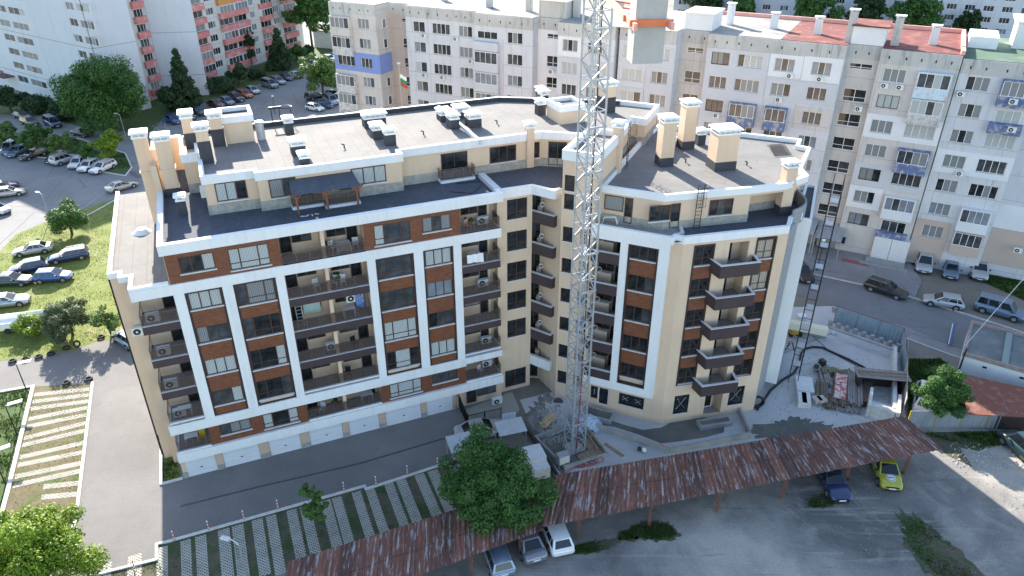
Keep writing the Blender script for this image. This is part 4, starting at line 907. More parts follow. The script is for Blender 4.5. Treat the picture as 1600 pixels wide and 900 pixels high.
CARS = [
 ('van', 'steelblue', 18, 232, 4, 241, 'dark grey blue people carrier leftmost in the row by the young trees', G1),
 ('wagon', 'steelblue', 27, 236, 14, 243, 'grey blue estate car beside the leftmost people carrier of the row', G1),
 ('sedan', 'black', 51, 241, 36, 246, 'black saloon ending the left group of the row below the young trees', G1),
 ('hatch', 'black', 87, 246, 72, 253, 'black hatchback starting the right group of the row below the young trees', G1),
 ('suv', 'silver', 101, 249, 114, 245, 'silver off-roader backed into the row between a black and a white car', G1),
 ('hatch', 'white', 122, 254, 108, 263, 'white hatchback with dark grille, next to the silver off-roader', G1),
 ('hatch', 'white', 138, 259, 123, 267, 'white hatchback parked directly beside the long white estate car', G1),
 ('wagon', 'white', 160, 261, 139, 270, 'long white estate car at the right end of the tree row', G1),
 ('sedan', 'champagne', 190, 290, 211, 284, 'silver saloon driving past the corner of the new building', None),
 ('sedan', 'champagne', 13, 300, 36, 297, 'beige silver saloon at the left edge of the car park', None),
 ('sedan', 'navy', 3, 291, 18, 288, 'dark car half hidden behind the beige silver saloon', None),
 ('hatch', 'white', -6, 326, 6, 328, 'white car nose at the left edge below the silver saloon', None),
 ('van', 'navy', 82, 192, 96, 199, 'dark blue van in the shade left of the big round tree', None),
 ('wagon', 'black', 46, 190, 60, 195, 'black estate car in the shade behind the leftmost young trees', None),
 ('sedan', 'navy', 34, 180, 48, 184, 'dark blue saloon furthest back behind the young trees', None),
 ('sedan', 'black', 128, 207, 144, 210, 'black saloon under the edge of the big round tree', None),
 ('hatch', 'blue', 270, 187, 283, 192, 'bright blue hatchback beside the parking sign', G2),
 ('sedan', 'black', 292, 180, 306, 184, 'black saloon between the bright blue and the dark green car', G2),
 ('sedan', 'teal', 309, 174, 323, 178, 'dark green saloon second after the bright blue hatchback', G2),
 ('sedan', 'red', 337, 162, 352, 166, 'dark red saloon in the row before the pink balconies', G2),
 ('hatch', 'steelblue', 355, 158, 366, 163, 'light blue hatchback beside the dark red saloon', G2),
 ('suv', 'black', 369, 153, 384, 158, 'black off-roader between the light blue and the orange car', G2),
 ('wagon', 'orange', 382, 147, 395, 151, 'orange estate car in the row before the pink balconies', G2),
 ('hatch', 'silver', 395, 141, 408, 146, 'silver hatchback next to the orange estate car', G2),
 ('van', 'grey', 421, 132, 436, 136, 'grey blue people carrier first after the gap in the row', G2),
 ('wagon', 'paleblue', 435, 126, 448, 131, 'pale blue estate car beside the grey blue people carrier', G2),
 ('wagon', 'darkgrey', 447, 120, 461, 125, 'dark grey estate car between the pale blue and the white car', G2),
 ('sedan', 'white', 462, 117, 475, 122, 'white saloon in the row before the pink balconies', G2),
 ('sedan', 'silver', 479, 106, 489, 110, 'silver saloon alone at the far end of the row', G2),
 ('hatch', 'white', 496, 95, 508, 97, 'white car behind the small round tree near the blue painted block', None),
 ('hatch', 'steelblue', 515, 91, 526, 94, 'pale blue car beside the wall of the blue painted block', None),
 ('suv', 'black', 492, 150, 508, 146, 'black off-roader under the small round tree', None),
 ('van', 'paleblue', 517, 157, 528, 163, 'pale blue van beside the grey block corner', None),
 ('hatch', 'white', 492, 168, 508, 171, 'white hatchback just beyond the new roof edge', None),
 ('sedan', 'navy', 506, 163, 521, 166, 'dark blue saloon between the white hatchback and the pale blue van', None),
 ('sedan', 'black', 519, 147, 531, 149, 'black saloon half hidden behind the pale blue van', None),
 ('sedan', 'silver', 506, 16, 514, 18, 'silver car far beyond the pink balconies', None),
 ('sedan', 'champagne', 51, 389, 19, 394, 'silver saloon topmost on the lawn', G3),
 ('wagon', 'navy', 107, 399, 74, 405, 'dark blue estate car with roof rails on the lawn', G3),
 ('hatch', 'navy', 43, 417, 14, 423, 'dark blue hatchback behind the navy one on the lawn', G3),
 ('hatch', 'blue', 83, 431, 111, 429, 'navy blue hatchback with bright roof in the middle of the lawn', G3),
 ('sedan', 'teal', 18, 437, 47, 436, 'dark teal saloon at the left edge of the lawn', G3),
 ('sedan', 'paleblue', 10, 470, 40, 466, 'pale blue saloon above the open trailer', G3),
 ('hatch', 'paleblue', 199, 528, 191, 523, 'pale car half hidden behind the left end wall', None),
 ('wagon', 'black', 1385, 451, 1416, 461, 'black estate car parked along the street kerb', G4),
 ('hatch', 'silver', 1474, 470, 1440, 464, 'silver hatchback parked along the street facing the black estate car', G4),
 ('van', 'steelblue', 1562, 484, 1594, 493, 'blue grey people carrier rightmost along the street kerb', G4),
 ('van', 'silver', 1443, 410, 1444, 424, 'silver minivan leftmost on the bare earth by the block', G4),
 ('hatch', 'steelblue', 1486, 421, 1486, 436, 'small blue grey car in the middle on the bare earth', G4),
 ('suv', 'silver', 1529, 422, 1533, 441, 'silver off-roader with roof rails on the bare earth', G4),
 ('wagon', 'black', 1252, 424, 1259, 432, 'black car half hidden behind the scaffolding', None),
 ('van', 'white', 1446, 622, 1449, 600, 'white van parked behind the leafy tree and metal fence', None),
 ('van', 'teal', 1604, 703, 1578, 680, 'dark green people carrier at the right edge of the gravel lot', None),
 ('sedan', 'navy', 1299, 747, 1309, 765, 'dark blue saloon with its bonnet out of the rusty shelter', G5),
 ('wagon', 'steelblue', 774, 858, 765, 833, 'blue grey estate car, leftmost under the rusty shelter', G5),
 ('sedan', 'grey', 822, 838, 811, 814, 'grey blue saloon, middle of three under the rusty shelter', G5),
 ('hatch', 'white', 867, 830, 857, 806, 'white hatchback, rightmost of three under the rusty shelter', G5),
 ('sedan', 'silver', 752, 671, 785, 664, 'silver car under the small roof behind the black railing', None),
]
for k_, c_, x_, y_, nx_, ny_, lb_, gr_ in CARS: place_car(k_, c_, x_, y_, nx_, ny_, lb_, gr_)
yc = place_car('hatch', 'lime', 1384, 733, 1391, 751, 'lime yellow hatchback with a round white bonnet badge', G5)
yb = [o for o in yc.children if o.name.startswith('body')][0]
bd = MB(); cx_, cz_ = 1.28, .845
bd.add([(cx_ + .36 * math.cos(a), .36 * math.sin(a), cz_ + .035 - .18 * (.36 * math.cos(a))) for a in [6.283 * k / 20 for k in range(20)]], [tuple(range(20))], 0)
bd.add([(cx_ + .30 * math.cos(a), .30 * math.sin(a), cz_ + .039 - .18 * (.30 * math.cos(a))) for a in [6.283 * k / 20 for k in range(20)]], [tuple(range(20))], 1)
bd.add([(cx_ + .26 * math.cos(a), .26 * math.sin(a), cz_ + .043 - .18 * (.26 * math.cos(a))) for a in [6.283 * k / 20 for k in range(20)]], [tuple(range(20))], 0)
for i in range(6): y0 = -.2 + i * .066; bd.add([(cx_ + sx__, yy, cz_ + .048 - .18 * sx__) for sx__, yy in ((.06 if i not in (0,) else .09, y0), (.06, y0 + .045), (-.06, y0 + .045), (-.06, y0))], [(0, 1, 2, 3)], 1)
bd.build('bonnet_badge', [plate_m, PAINT['navy']], yb, local=True)

# ================================================================ SHELTER WITH RUSTY ROOF
def rustm():
    m, t, b = newmat('rusted_corrugated_sheet')
    uv = t.nodes.new('ShaderNodeUVMap'); v = uv.outputs[0]
    mp = t.nodes.new('ShaderNodeMapping'); mp.inputs['Scale'].default_value = (4.2, .45, 1); t.links.new(v, mp.inputs[0])
    n1 = noise(t, mp.outputs[0], 1.0, 7, .72, .2)
    mp2 = t.nodes.new('ShaderNodeMapping'); mp2.inputs['Scale'].default_value = (6, .8, 1); t.links.new(v, mp2.inputs[0])
    n2 = noise(t, mp2.outputs[0], 1.0, 5, .7)
    rc = ramp(t, n2, [(.3, (.095, .042, .03)), (.55, (.16, .07, .047)), (.8, (.25, .115, .07))])
    f = ramp(t, mth(t, 'ADD', mth(t, 'MULTIPLY', n1, .75), mth(t, 'MULTIPLY', n2, .25)), [(.53, (0, 0, 0)), (.585, (.9, .9, .9))])
    sx_, sy_, sz_ = sep(t, v); row_ = mth(t, 'FLOOR', mth(t, 'MULTIPLY', sx_, 1.12)); wn = t.nodes.new('ShaderNodeTexWhiteNoise'); wn.noise_dimensions = '1D'; t.links.new(row_, wn.inputs['W'])
    rc = mix(t, 1.0, rc, ramp(t, wn.outputs['Value'], [(0, (.65, .65, .68)), (1, (1.5, 1.4, 1.3))]), 'MULTIPLY')
    rc = mix(t, mth(t, 'MULTIPLY', mth(t, 'LESS_THAN', mth(t, 'FRACT', mth(t, 'MULTIPLY', sx_, 1.12)), .05), .6), rc, (.03, .015, .012))
    rc = mix(t, mth(t, 'MULTIPLY', mth(t, 'LESS_THAN', mth(t, 'ABSOLUTE', mth(t, 'SUBTRACT', sy_, 2.55)), .05), .6), rc, (.03, .015, .012))
    c = mix(t, f, rc, mix(t, n2, (.26, .25, .25), (.46, .46, .47))); t.links.new(c, b.inputs['Base Color']); b.inputs['Roughness'].default_value = .75; return m
rustmat = rustm(); rustpost = pm('rusty_lattice_post', (.28, .11, .06), (.16, .06, .035), 4, .8)
def canopy(bl, br, fr, fl, name, label, nposts, th=.02):
    o = thing(name, label, 'shelter', (bl.x, bl.y, 0), 'rusty shelters over the parked cars')
    n = int((br - bl).length / .09); me = bpy.data.meshes.new('roof')
    vs, fs, uvs = [], [], []
    rows = [0, .33, .66, 1]; off = LOC[o.name]
    for j, v in enumerate(rows):
        for i in range(n + 1):
            t = i / n; p = bl.lerp(br, t).lerp(fl.lerp(fr, t), v); ph = (i % 4); zz = (.0, .035, .0, -.035)[ph]
            sag = .05 * math.sin(t * 37) * math.sin(v * 3)
            vs.append((p.x - off.x, p.y - off.y, p.z + zz + sag - off.z + (.012 if v > .5 else 0)))
            uvs.append((t * (br - bl).length, v * (fl - bl).length))
    for j in range(len(rows) - 1):
        for i in range(n): a = j * (n + 1) + i; fs.append((a, a + 1, a + n + 2, a + n + 1))
    me.from_pydata(vs, [], fs); ul = me.uv_layers.new(name='UVMap')
    for l in me.loops: ul.data[l.index].uv = uvs[l.vertex_index]
    me.materials.append(rustmat); me.update()
    r = bpy.data.objects.new('roof', me); COL.objects.link(r); r.parent = o; sol = r.modifiers.new('thick', 'SOLIDIFY'); sol.thickness = .012
    b = MB()
    for v in (.06, .94): b.bar(bl.lerp(fl, v) - Vector((0, 0, .1)), br.lerp(fr, v) - Vector((0, 0, .1)), .1, .12)
    b.build('beam', rustpost, o)
    for i in range(nposts):
        t = (i + .5) / nposts
        for v, z in ((.93, 0), (.07, 0)):
            p = bl.lerp(br, t).lerp(fl.lerp(fr, t), v); b = MB(); z1 = p.z - .15
            for dx, dy in ((-.07, -.07), (.07, -.07), (.07, .07), (-.07, .07)): b.bar((p.x + dx, p.y + dy, 0), (p.x + dx, p.y + dy, z1), .035)
            k = 0; z_ = .15
            while z_ < z1 - .2:
                s_ = -1 if k % 2 else 1
                b.bar((p.x - .07 * s_, p.y - .07, z_), (p.x + .07 * s_, p.y - .07, z_ + .2), .025); b.bar((p.x + .07, p.y - .07 * s_, z_), (p.x + .07, p.y + .07 * s_, z_ + .2), .025); z_ += .2; k += 1
            b.build('post', rustpost, o)
    return o
c1_, c2_, c3_, c4_ = gp(868, 742, 2.5), gp(1413, 650, 2.5), gp(1474, 702, 2.3), gp(846, 824, 2.3)
canopy(c1_, c2_, c3_, c4_, 'car_shelter', 'long rusty corrugated car shelter reaching to the metal fence', 6)
e1_, e2_, e3_ = gp(450, 878, 2.35), gp(846, 754, 2.35), gp(850, 828, 2.2)
e4_ = e1_ + (e3_ - e2_) + Vector((.5, -.3, 0))
canopy(e1_, e2_, e3_, e4_, 'car_shelter', 'rusty corrugated car shelter with grey streaks beside the paver bays', 5)

# ================================================================ TOWER CRANE
grey_lt = pm('ballast_concrete', (.46, .45, .42), (.38, .37, .35), 1, .85, bmp=.3)
cb = thing('tower_crane', 'grey lattice tower crane mast rising in front of the new building', 'crane', (5.2, 47.1, 0))
FK = Fr((5.2, 47.1), R(28)); hwk = .62; ZT = 41.0
b = MB()
for sx_, sy in ((-1, -1), (1, -1), (1, 1), (-1, 1)): b.bar(FK.p(sx_ * hwk, sy * hwk, 0), FK.p(sx_ * hwk, sy * hwk, ZT), .13)
b.build('mast_leg', galv, cb)
cs = [(-hwk, -hwk), (hwk, -hwk), (hwk, hwk), (-hwk, hwk)]
b = MB(); z = .2; k = 0; ph_ = 1.02
while z < ZT - 1.2:
    for i in range(4):
        p, q = cs[i], cs[(i + 1) % 4]
        if (k + i) % 2: p, q = q, p
        b.bar(FK.p(*p, z), FK.p(*q, z + ph_), .065)
        if k % 2 == 0: b.bar(FK.p(*p, z), FK.p(*q, z), .055)
    if k % 3 == 0: b.bar(FK.p(*cs[0], z), FK.p(*cs[2], z), .05); b.box(FK, -hwk - .09, hwk + .09, -hwk - .1, -hwk + .0, z - .07, z + .07)
    z += ph_; k += 1
b.build('mast_bracing', galv, cb)
b = MB()
for x in (-.18, .18): b.bar(FK.p(x, .25, 0), FK.p(x, .25, ZT), .05)
z = .3
while z < ZT: b.bar(FK.p(-.18, .25, z), FK.p(.18, .25, z), .03); z += .3
for z in range(2, 40, 1):
    b.tube([FK.p(.36 * math.cos(a), .25 - .36 * math.sin(a), z + .5) for a in [math.pi * k / 8 for k in range(9)]], .016, 4, caps=False)
b.build('mast_ladder', galv, cb)
b = MB(); b.tube([FK.p(-.1, -.5, .3), FK.p(.05, -.52, 12), FK.p(-.05, -.5, 24), FK.p(0, -.5, ZT)], .035, 5); b.build('power_cable', darkmetal, cb)
b = MB(); b.tube([FK.p(-.3, -.66, .3), FK.p(-.1, -.68, 6), FK.p(-.2, -.66, 10)], .03, 5); b.build('red_cable', redhose, cb)
b = MB(); b.box(FK, -.72, .72, -.72, .72, .02, .25); b.build('base_plate', galv, cb)
# rear jib with its concrete ballast
jp, jq = Vector((5.2, 47.1, 36.6)), Vector((6.25, 35.6, 36.1)); jd = (jq - jp).normalized(); js = Vector((jd.y, -jd.x, 0)).normalized()
for s_ in (-1, 1):
    b = MB(); b.bar(jp + js * s_ * .62 - jd * .7, jq + js * s_ * .85 + jd * 1.2, .16, .3); b.build('rear_jib_beam', salmon, cb)
b = MB()
for i in range(7): t = i / 7; p = jp.lerp(jq, t); q = jp.lerp(jq, t + .13); b.bar(p + js * .66, q - js * .7, .07)
b.build('rear_jib_bracing', orange, cb)
FJ = Fr((jq.x, jq.y), math.atan2(js.y, js.x))
b = MB(); b.box(FJ, -1.0, 1.0, -.75, -.6, 36.0, 36.28); b.box(FJ, -1.0, 1.0, .62, .75, 36.0, 36.28); b.build('ballast_frame', orange, cb)
for i in range(4):
    b = MB(); b.box(FJ, -.72, .72, -.58 + i * .29, -.58 + i * .29 + .27, 34.3 + .0, 38.6); b.build('ballast_block', grey_lt, cb)
# pit walls, boards and cabinet at its foot
pit = thing('crane_pit', 'concrete kerbed pit with boards around the crane foot', 'pit', (5.2, 47.1, 0))
b = MB(); para([FK.p(-1.9, -1.6, 0).xy, FK.p(1.9, -1.9, 0).xy, FK.p(2.3, 2.6, 0).xy, FK.p(-2.2, 2.6, 0).xy], 0, .42, .14, b); b.build('rim', grey_conc, pit)
b = MB(); b.box(FK, -1.8, 2.1, -1.6, 2.4, .016, .05); b.build('pit_floor', m_wet, pit)
b = MB(); b.box(FK, -.3, 1.9, -1.6, -.8, .05, .2); b.box(FK, .95, 1.9, -.78, .6, .05, .19); b.build('board', timber, pit)
b = MB()
for p, q in (((1.9, -1.5), (2.2, 2.3)), ((1.5, -1.3), (1.9, 2.4)), ((1.2, 2.5), (2.3, 2.5)), ((1.7, .2), (2.25, .4))): b.bar(FK.p(*p, .5), FK.p(*q, .55), .12, .06)
b.build('timber_guard', timber, pit)
cbn = thing('electric_cabinet', 'grey electrical cabinet on legs at the crane pit corner', 'cabinet', tuple(gp(879, 727)))
Fk2 = Fr(gp(879, 727).xy, R(24)); b = MB(); b.box(Fk2, -.5, .5, -.3, .3, .35, 1.25); b.build('cabinet', galv, cbn); b = MB()
for x in (-.45, .45):
    for y in (-.25, .25): b.bar(Fk2.p(x, y, 0), Fk2.p(x, y, .35), .06)
b.build('legs', galv, cbn); b = MB(); b.box(Fk2, -.42, .42, -.32, -.3, .45, 1.15); b.build('door', plastic, cbn)

# ================================================================ PANEL BLOCKS AROUND
def acunit(F, s, z, d=0.0, label='', group='air conditioners on the panel blocks', big=1.0):
    key = 'AC'
    if key not in WC:
        o = thing('air_conditioner', label, 'air conditioner', (0, 0, 0), group)
        b = MB(); b.box(FW, -.4, .4, -.32, -.02, -.28, .28); h = b.build('housing', plastic, o, local=True)
        b = MB(); b.tube([(-.1, -.325, 0), (-.1, -.335, 0)], .22, 14); b.build('fan_grille', darkmetal, h)
        b = MB(); b.tube([(-.1, -.337, 0), (-.1, -.345, 0)], .08, 8); b.build('fan_hub', plastic, h)
        b = MB(); b.bar((-.3, -.3, -.3), (-.3, .02, -.3), .04); b.bar((.3, -.3, -.3), (.3, .02, -.3), .04); b.build('bracket', galv, o, local=True)
        WC[key] = o; c = o
    else: c = copy_tree(WC[key])
    c.location = F.p(s, d, z); c.rotation_euler[2] = F.a; c.scale = (big,) * 3; c['label'] = label; c['group'] = group; return c
def block_part(par, F, s0, s1, d, depth, z1, wallm, columns, rows, patches=(), top=1.55, bal={}, rowh=1.5, stair=False, attic=True):
    """one slice of a panel block: columns = (s0, s1, panes, kind); patches = (s0, s1, zlo, zhi, material)"""
    G_ = Fr(F.p(0, d, 0).xy, F.a); hs = []
    b = MB(); b.prism([G_.p(s0, .25, 0).xy, G_.p(s1, .25, 0).xy, G_.p(s1, depth, 0).xy, G_.p(s0, depth, 0).xy], 0, z1 - .02)
    for (a, c, n, kind) in columns:
        for ri, zc in enumerate(rows):
            if kind == 'B' and bal.get(ri) is not None: continue
            hh_ = rowh * (.45 if (kind == 'S' and ri == 0) else 1.0); z0 = zc - rowh / 2 + (rowh - hh_ if kind == 'S' else 0)
            hs.append((a, c, z0, z0 + hh_, n, kind, ri))
    zt = z1 - top if attic else z1
    b.wall(G_, s0, s1, 0, zt, 0, .25, [h[:4] for h in hs if h[3] < zt])
    b.build('wall', wallm, par)
    for h in hs:
        if h[3] >= zt: continue
        window(par, G_, h[0], h[1], h[2], h[3], .12, h[4], .35 if h[5] == 'S' else 0, whiteframe if random.random() < .9 else brownframe, 3 if h[5] == 'S' else random.choice((0, 1, 1, 2, 2)), fw=.065, sill=coping if h[5] != 'S' else None)
    if attic:
        b = MB(); b.box(G_, s0, s1, -.05, .3, zt, z1); b.build('attic_panel', pw_dirty, par)
        x = s0 + .9
        while x < s1 - .6: v = MB(); v.box(G_, x - .07, x + .07, -.075, -.05, zt + .55, zt + .85); v.build('attic_vent', darkmetal, par); x += 1.35 + .6 * random.random()
    for (a, c, zl, zh, m) in patches:
        b = MB(); b.wall(G_, a, c, zl, zh, -.07, .07, [h[:4] for h in hs if h[0] > a and h[1] < c and h[2] > zl and h[3] < zh]); b.build('insulation_patch', m, par)
    for (a, c, n, kind) in columns:
        if kind != 'B': continue
        for ri, zc in enumerate(rows):
            if ri not in bal or bal[ri] is None: continue
            m, state = bal[ri]; zf = zc - rowh / 2
            q = MB(); q.box(G_, a - .15, c + .15, -.75, 0, zf - 1.25, zf - .08)
            if state == 'glazed': q.box(G_, a - .15, a - .03, -.75, 0, zf - .08, zf + rowh); q.box(G_, c + .03, c + .15, -.75, 0, zf - .08, zf + rowh); q.box(G_, a - .15, c + .15, -.8, 0, zf + rowh, zf + rowh + .12)
            bo = q.build('balcony', m, par)
            if state == 'glazed': window(par, G_, a - .03, c + .03, zf - .08, zf + rowh, -.7, n, 0, whiteframe, random.choice((0, 1, 2, 2)), fw=.06)
            else: window(par, G_, a + .2, c - .2, zf - .9, zf + rowh - .2, -.03, 3, 0, whiteframe, random.choice((0, 1, 3)), fw=.06)
RW = [22.2 - 2.93 * k for k in range(8)]
FG = Fr((-15.96, 115.81), R(-28.3))
def roofbox(par, F, s0, s1, d0, d1, z, mat, rim=pw_white):
    b = MB(); b.box(F, s0, s1, d0, d1, z - .02, z); b.build('roof', mat, par)
# left part with the blue patch
bl1 = thing('panel_block', 'grey panel block with one storey painted blue, behind the new building', 'apartment building', FG.p(4, 6, 0), 'long grey panel block in three lengths')
block_part(bl1, FG, -12.9, -4.0, -2.0, 15, 25.0, pw_warm, [(-12.3, -8.8, 4, 'B'), (-7.6, -5.4, 3, 'W')], RW, [(-12.85, -4.02, RW[2] - 1.45, RW[2] + 1.45, pw_blue)], bal={0: (pw_warm, 'glazed'), 1: (chip_grey, 'glazed'), 3: (chip_grey, 'glazed'), 4: (chip_grey, 'glazed'), 5: (chip_grey, 'glazed'), 6: (chip_grey, 'glazed')})
b = MB(); b.box(FG, -4.06, -3.93, -1.95, 1.1, RW[2] - 1.45, RW[2] + 1.45); b.build('insulation_patch', pw_blue, bl1)
FGS = Fr(FG.p(-3.98, -1.8, 0).xy, FG.a + R(90))
for k in (0, 1, 3, 4, 5): window(bl1, FGS, 1.2, 2.1, RW[k] - .7, RW[k] + .7, -.04, 1, 0, whiteframe, 1)
block_part(bl1, FG, -4.0, 0.0, 1.3, 13, 25.0, panelwall('stairwell_wall_tan', (.50, .42, .35), (.45, .38, .33), amt=.3, ang=AB_), [(-1.7, -.2, 2, 'S')], RW)
block_part(bl1, FG, 0.0, 12.6, 0.0, 15, 25.0, pw_grey, [(1.3, 3.4, 2, 'W'), (4.7, 7.8, 4, 'W'), (9.3, 11.6, 3, 'W')], RW)
block_part(bl1, FG, 12.6, 21.9, -1.0, 16, 25.0, pw_grey, [(12.95, 16.6, 4, 'B'), (17.9, 20.3, 3, 'W')], RW, [(12.65, 17.3, RW[3] - 1.4, RW[0] - .4, pw_lilac)] , bal={0: (pw_lilac, 'open'), 1: (pw_lilac, 'glazed'), 2: (pw_lilac, 'glazed'), 3: (pw_lilac, 'glazed'), 4: (chip_blue, 'glazed'), 5: (pw_lilac, 'glazed')})
b = MB(); b.prism([FG.p(*p, 0).xy for p in ((-12.8, -1.9), (-4.1, -1.9), (-4.1, 1.4), (0, 1.4), (0, .1), (12.6, .1), (12.6, -.9), (21.8, -.9), (21.8, 14.5), (-12.8, 14.5))], 25.0, 25.06); b.build('roof', pale_roof, bl1)
# middle part
bl2 = thing('panel_block', 'grey panel block in the middle, seen behind the crane mast', 'apartment building', FG.p(33, 6, 0), 'long grey panel block in three lengths')
block_part(bl2, FG, 21.9, 26.1, .6, 14, 25.0, pw_white, [(23.3, 25.2, 2, 'S')], RW)
block_part(bl2, FG, 26.1, 34.2, -1.9, 16, 25.0, pw_grey, [(26.8, 29.0, 3, 'W'), (30.4, 33.2, 4, 'W')], RW, [(26.15, 29.6, RW[0] - 1.4, RW[0] + 1.1, pw_white), (26.15, 34.1, RW[1] - 1.4, RW[1] + 1.3, pw_lilac)])
block_part(bl2, FG, 34.6, 42.1, -1.4, 16, 25.0, pw_grey, [(35.2, 38.0, 3, 'W'), (39.2, 41.4, 3, 'W')], RW, [(34.65, 42.0, RW[1] + 1.45, RW[0] + .9, pw_lilac), (38.5, 42.0, RW[2] - 1.4, RW[1] + 1.3, pw_lilac), (34.65, 38.4, RW[3] - 1.4, RW[2] + 1.3, pw_lilac)])
b = MB(); b.box(FG, 34.2, 34.6, .5, 15, 0, 24.4); b.build('joint_wall', pw_dirty, bl2)
b = MB(); b.prism([FG.p(*p, 0).xy for p in ((21.95, .7), (26.1, .7), (26.1, -1.8), (34.2, -1.8), (42, -1.3), (42, 14.5), (21.95, 14.5))], 25.0, 25.06); b.build('roof', pale_roof, bl2)
b = MB(); b.box(FG, 22.0, 26.1, .55, 5.4, 25.06, 27.2); b.build('stair_head', pw_dirty, bl2)
b = MB(); b.box(FG, 21.8, 26.3, .2, 5.6, 27.2, 27.35); b.build('stair_head_roof', capwhite, bl2)
# right part with the red roof
bl3 = thing('panel_block', 'grey panel block with red roof felt, patched white and blue balconies', 'apartment building', FG.p(60, 6, 0), 'long grey panel block in three lengths')
block_part(bl3, FG, 42.1, 45.7, .9, 14, 25.0, pw_warm, [(42.9, 45.0, 2, 'S')], RW)
block_part(bl3, FG, 45.7, 61.6, -.3, 15, 25.0, pw_grey, [(46.4, 48.6, 3, 'W'), (49.6, 52.6, 4, 'B'), (54.0, 56.3, 3, 'B'), (58.2, 60.4, 3, 'W')], RW,
           [(53.4, 57.2, RW[0] - 1.4, RW[0] + 1.2, pw_white), (57.25, 61.5, RW[0] - 1.5, RW[0] + 1.3, pw_white), (53.4, 61.5, RW[1] - 1.4, RW[1] + 1.3, pw_lilac), (45.8, 53.3, RW[2] - 1.4, RW[0] + 1.2, pw_lilac), (57.25, 61.5, RW[2] - 1.4, RW[2] + 1.3, pw_warm)], bal={2: (chip_blue, 'glazed'), 4: (chip_blue, 'glazed')})
block_part(bl3, FG, 61.6, 65.2, 1.1, 14, 25.0, pw_warm, [(62.1, 64.6, 2, 'S')], RW)
block_part(bl3, FG, 65.2, 73.2, 0.0, 15, 25.0, pw_warm, [(65.9, 68.2, 3, 'W'), (69.5, 72.6, 4, 'B')], RW[:7],
           [(65.25, 68.9, RW[2] - 1.4, RW[2] + 1.4, pw_white), (68.9, 73.15, RW[2] - 1.4, RW[2] + 1.4, pw_white), (65.25, 73.15, RW[4] - 1.45, RW[4] + 1.35, pw_lilac), (65.25, 69, RW[5] - 1.45, RW[5] + 1.4, pw_white)],
           bal={0: (chip_aqua, 'glazed'), 1: (chip_grey, 'glazed'), 3: (chip_blue, 'glazed'), 5: (pw_white, 'glazed'), 6: (chip_blue, 'open')})
b = MB()
for k in range(2): b.box(FG, 69.4 + 2.0 * k, 71.35 + 2.0 * k, -.82, .1, .1, 3.1)
b.build('ground_floor_shutter', plastic, bl3)
b = MB(); b.box(FG, 65.3, 66.2, -.03, .1, 1.0, 1.9); b.build('barred_window', gl_dark, bl3)
b = MB(); b.prism([FG.p(*p, 0).xy for p in ((54.2, -.2), (61.6, -.2), (61.6, 1.2), (65.2, 1.2), (65.2, .1), (73.1, .1), (73.1, 14.5), (54.2, 14.5))], 25.0, 25.06); b.build('roof', rust_roof, bl3)
b = MB(); b.prism([FG.p(*p, 0).xy for p in ((42.1, 1.0), (45.7, 1.0), (45.7, -.2), (54.19, -.2), (54.19, 14.5), (42.1, 14.5))], 25.0, 25.06); b.build('roof', pale_roof, bl3)
for s_, m in ((42.1, capwhite), (61.6, rust_roof)):
    b = MB(); b.box(FG, s_ + .1, s_ + 3.6, 1.0, 5.6, 25.06, 27.0); b.build('stair_head', pw_white, bl3)
    b = MB(); b.box(FG, s_ - .1, s_ + 3.8, .8, 5.8, 27.0, 27.15); b.build('stair_head_roof', m, bl3)
b = MB(); b.box(FG, 72.9, 73.3, .1, 14.5, 25.06, 25.5); b.box(FG, 42.1, 73.0, 14.3, 14.6, 25.06, 25.5); b.build('roof_edge', salmon, bl3)
for par, s_, d_, h_, m in ((bl1, 11.6, 4, 1.2, pw_dirty), (bl1, 2.5, 6, 1.0, pw_dirty), (bl1, 18.4, 3.5, 1.6, pw_dirty), (bl2, 30, 9, 1.4, pw_dirty), (bl3, 46.0, 6.5, 2.4, pw_white), (bl3, 51.6, 6.2, 1.7, pw_white), (bl3, 57, 5, 1.8, pw_white), (bl3, 61.0, 1.4, 3.4, pw_dirty), (bl3, 65.8, 2.0, 3.0, pw_dirty), (bl3, 69.6, 4.5, 1.9, pw_white), (bl2, 26.3, 2.2, 2.6, pw_dirty)):
    b = MB(); b.box(FG, s_, s_ + .85, d_, d_ + .7, 25.06, 25.06 + h_); o_ = b.build('chimney', m, par)
    b = MB(); b.box(FG, s_ - .15, s_ + 1.0, d_ - .12, d_ + .82, 25.2 + h_, 25.32 + h_); b.box(FG, s_ + .1, s_ + .25, d_ + .1, d_ + .25, 25.06 + h_, 25.2 + h_); b.box(FG, s_ + .6, s_ + .75, d_ + .4, d_ + .55, 25.06 + h_, 25.2 + h_); b.build('chimney_cap', capwhite, o_)
# block with the green roof at the right
bl4 = thing('panel_block', 'panel block with green roof felt and white roof room at the right edge', 'apartment building', FG.p(85, 6, 0))
block_part(bl4, FG, 73.3, 81.0, .2, 15, 24.7, pw_grey, [(74.2, 76.4, 3, 'W'), (77.6, 80.4, 4, 'B')], RW[:7],
           [(73.35, 77.0, .6, RW[6] + 1.45, pw_tan), (73.35, 80.95, RW[3] - 1.4, RW[3] + 1.3, pw_white)], bal={0: (chip_blue, 'glazed'), 1: (chip_blue, 'open'), 5: (pw_white, 'glazed'), 6: (pw_tan, 'glazed')})
block_part(bl4, FG, 81.0, 104, 1.2, 15, 24.7, pw_grey, [(96, 98.3, 3, 'W'), (100, 103, 4, 'W')], RW[:7], [(81.05, 95, RW[5] - 1.4, RW[5] + 1.5, pw_white), (81.05, 95, 1.6, RW[6] + 1.45, pw_tan)])
b = MB(); b.prism([FG.p(*p, 0).xy for p in ((73.3, .3), (81, .3), (81, 1.3), (104, 1.3), (104, 15), (73.3, 15))], 24.7, 24.76); b.build('roof', green_roof, bl4)
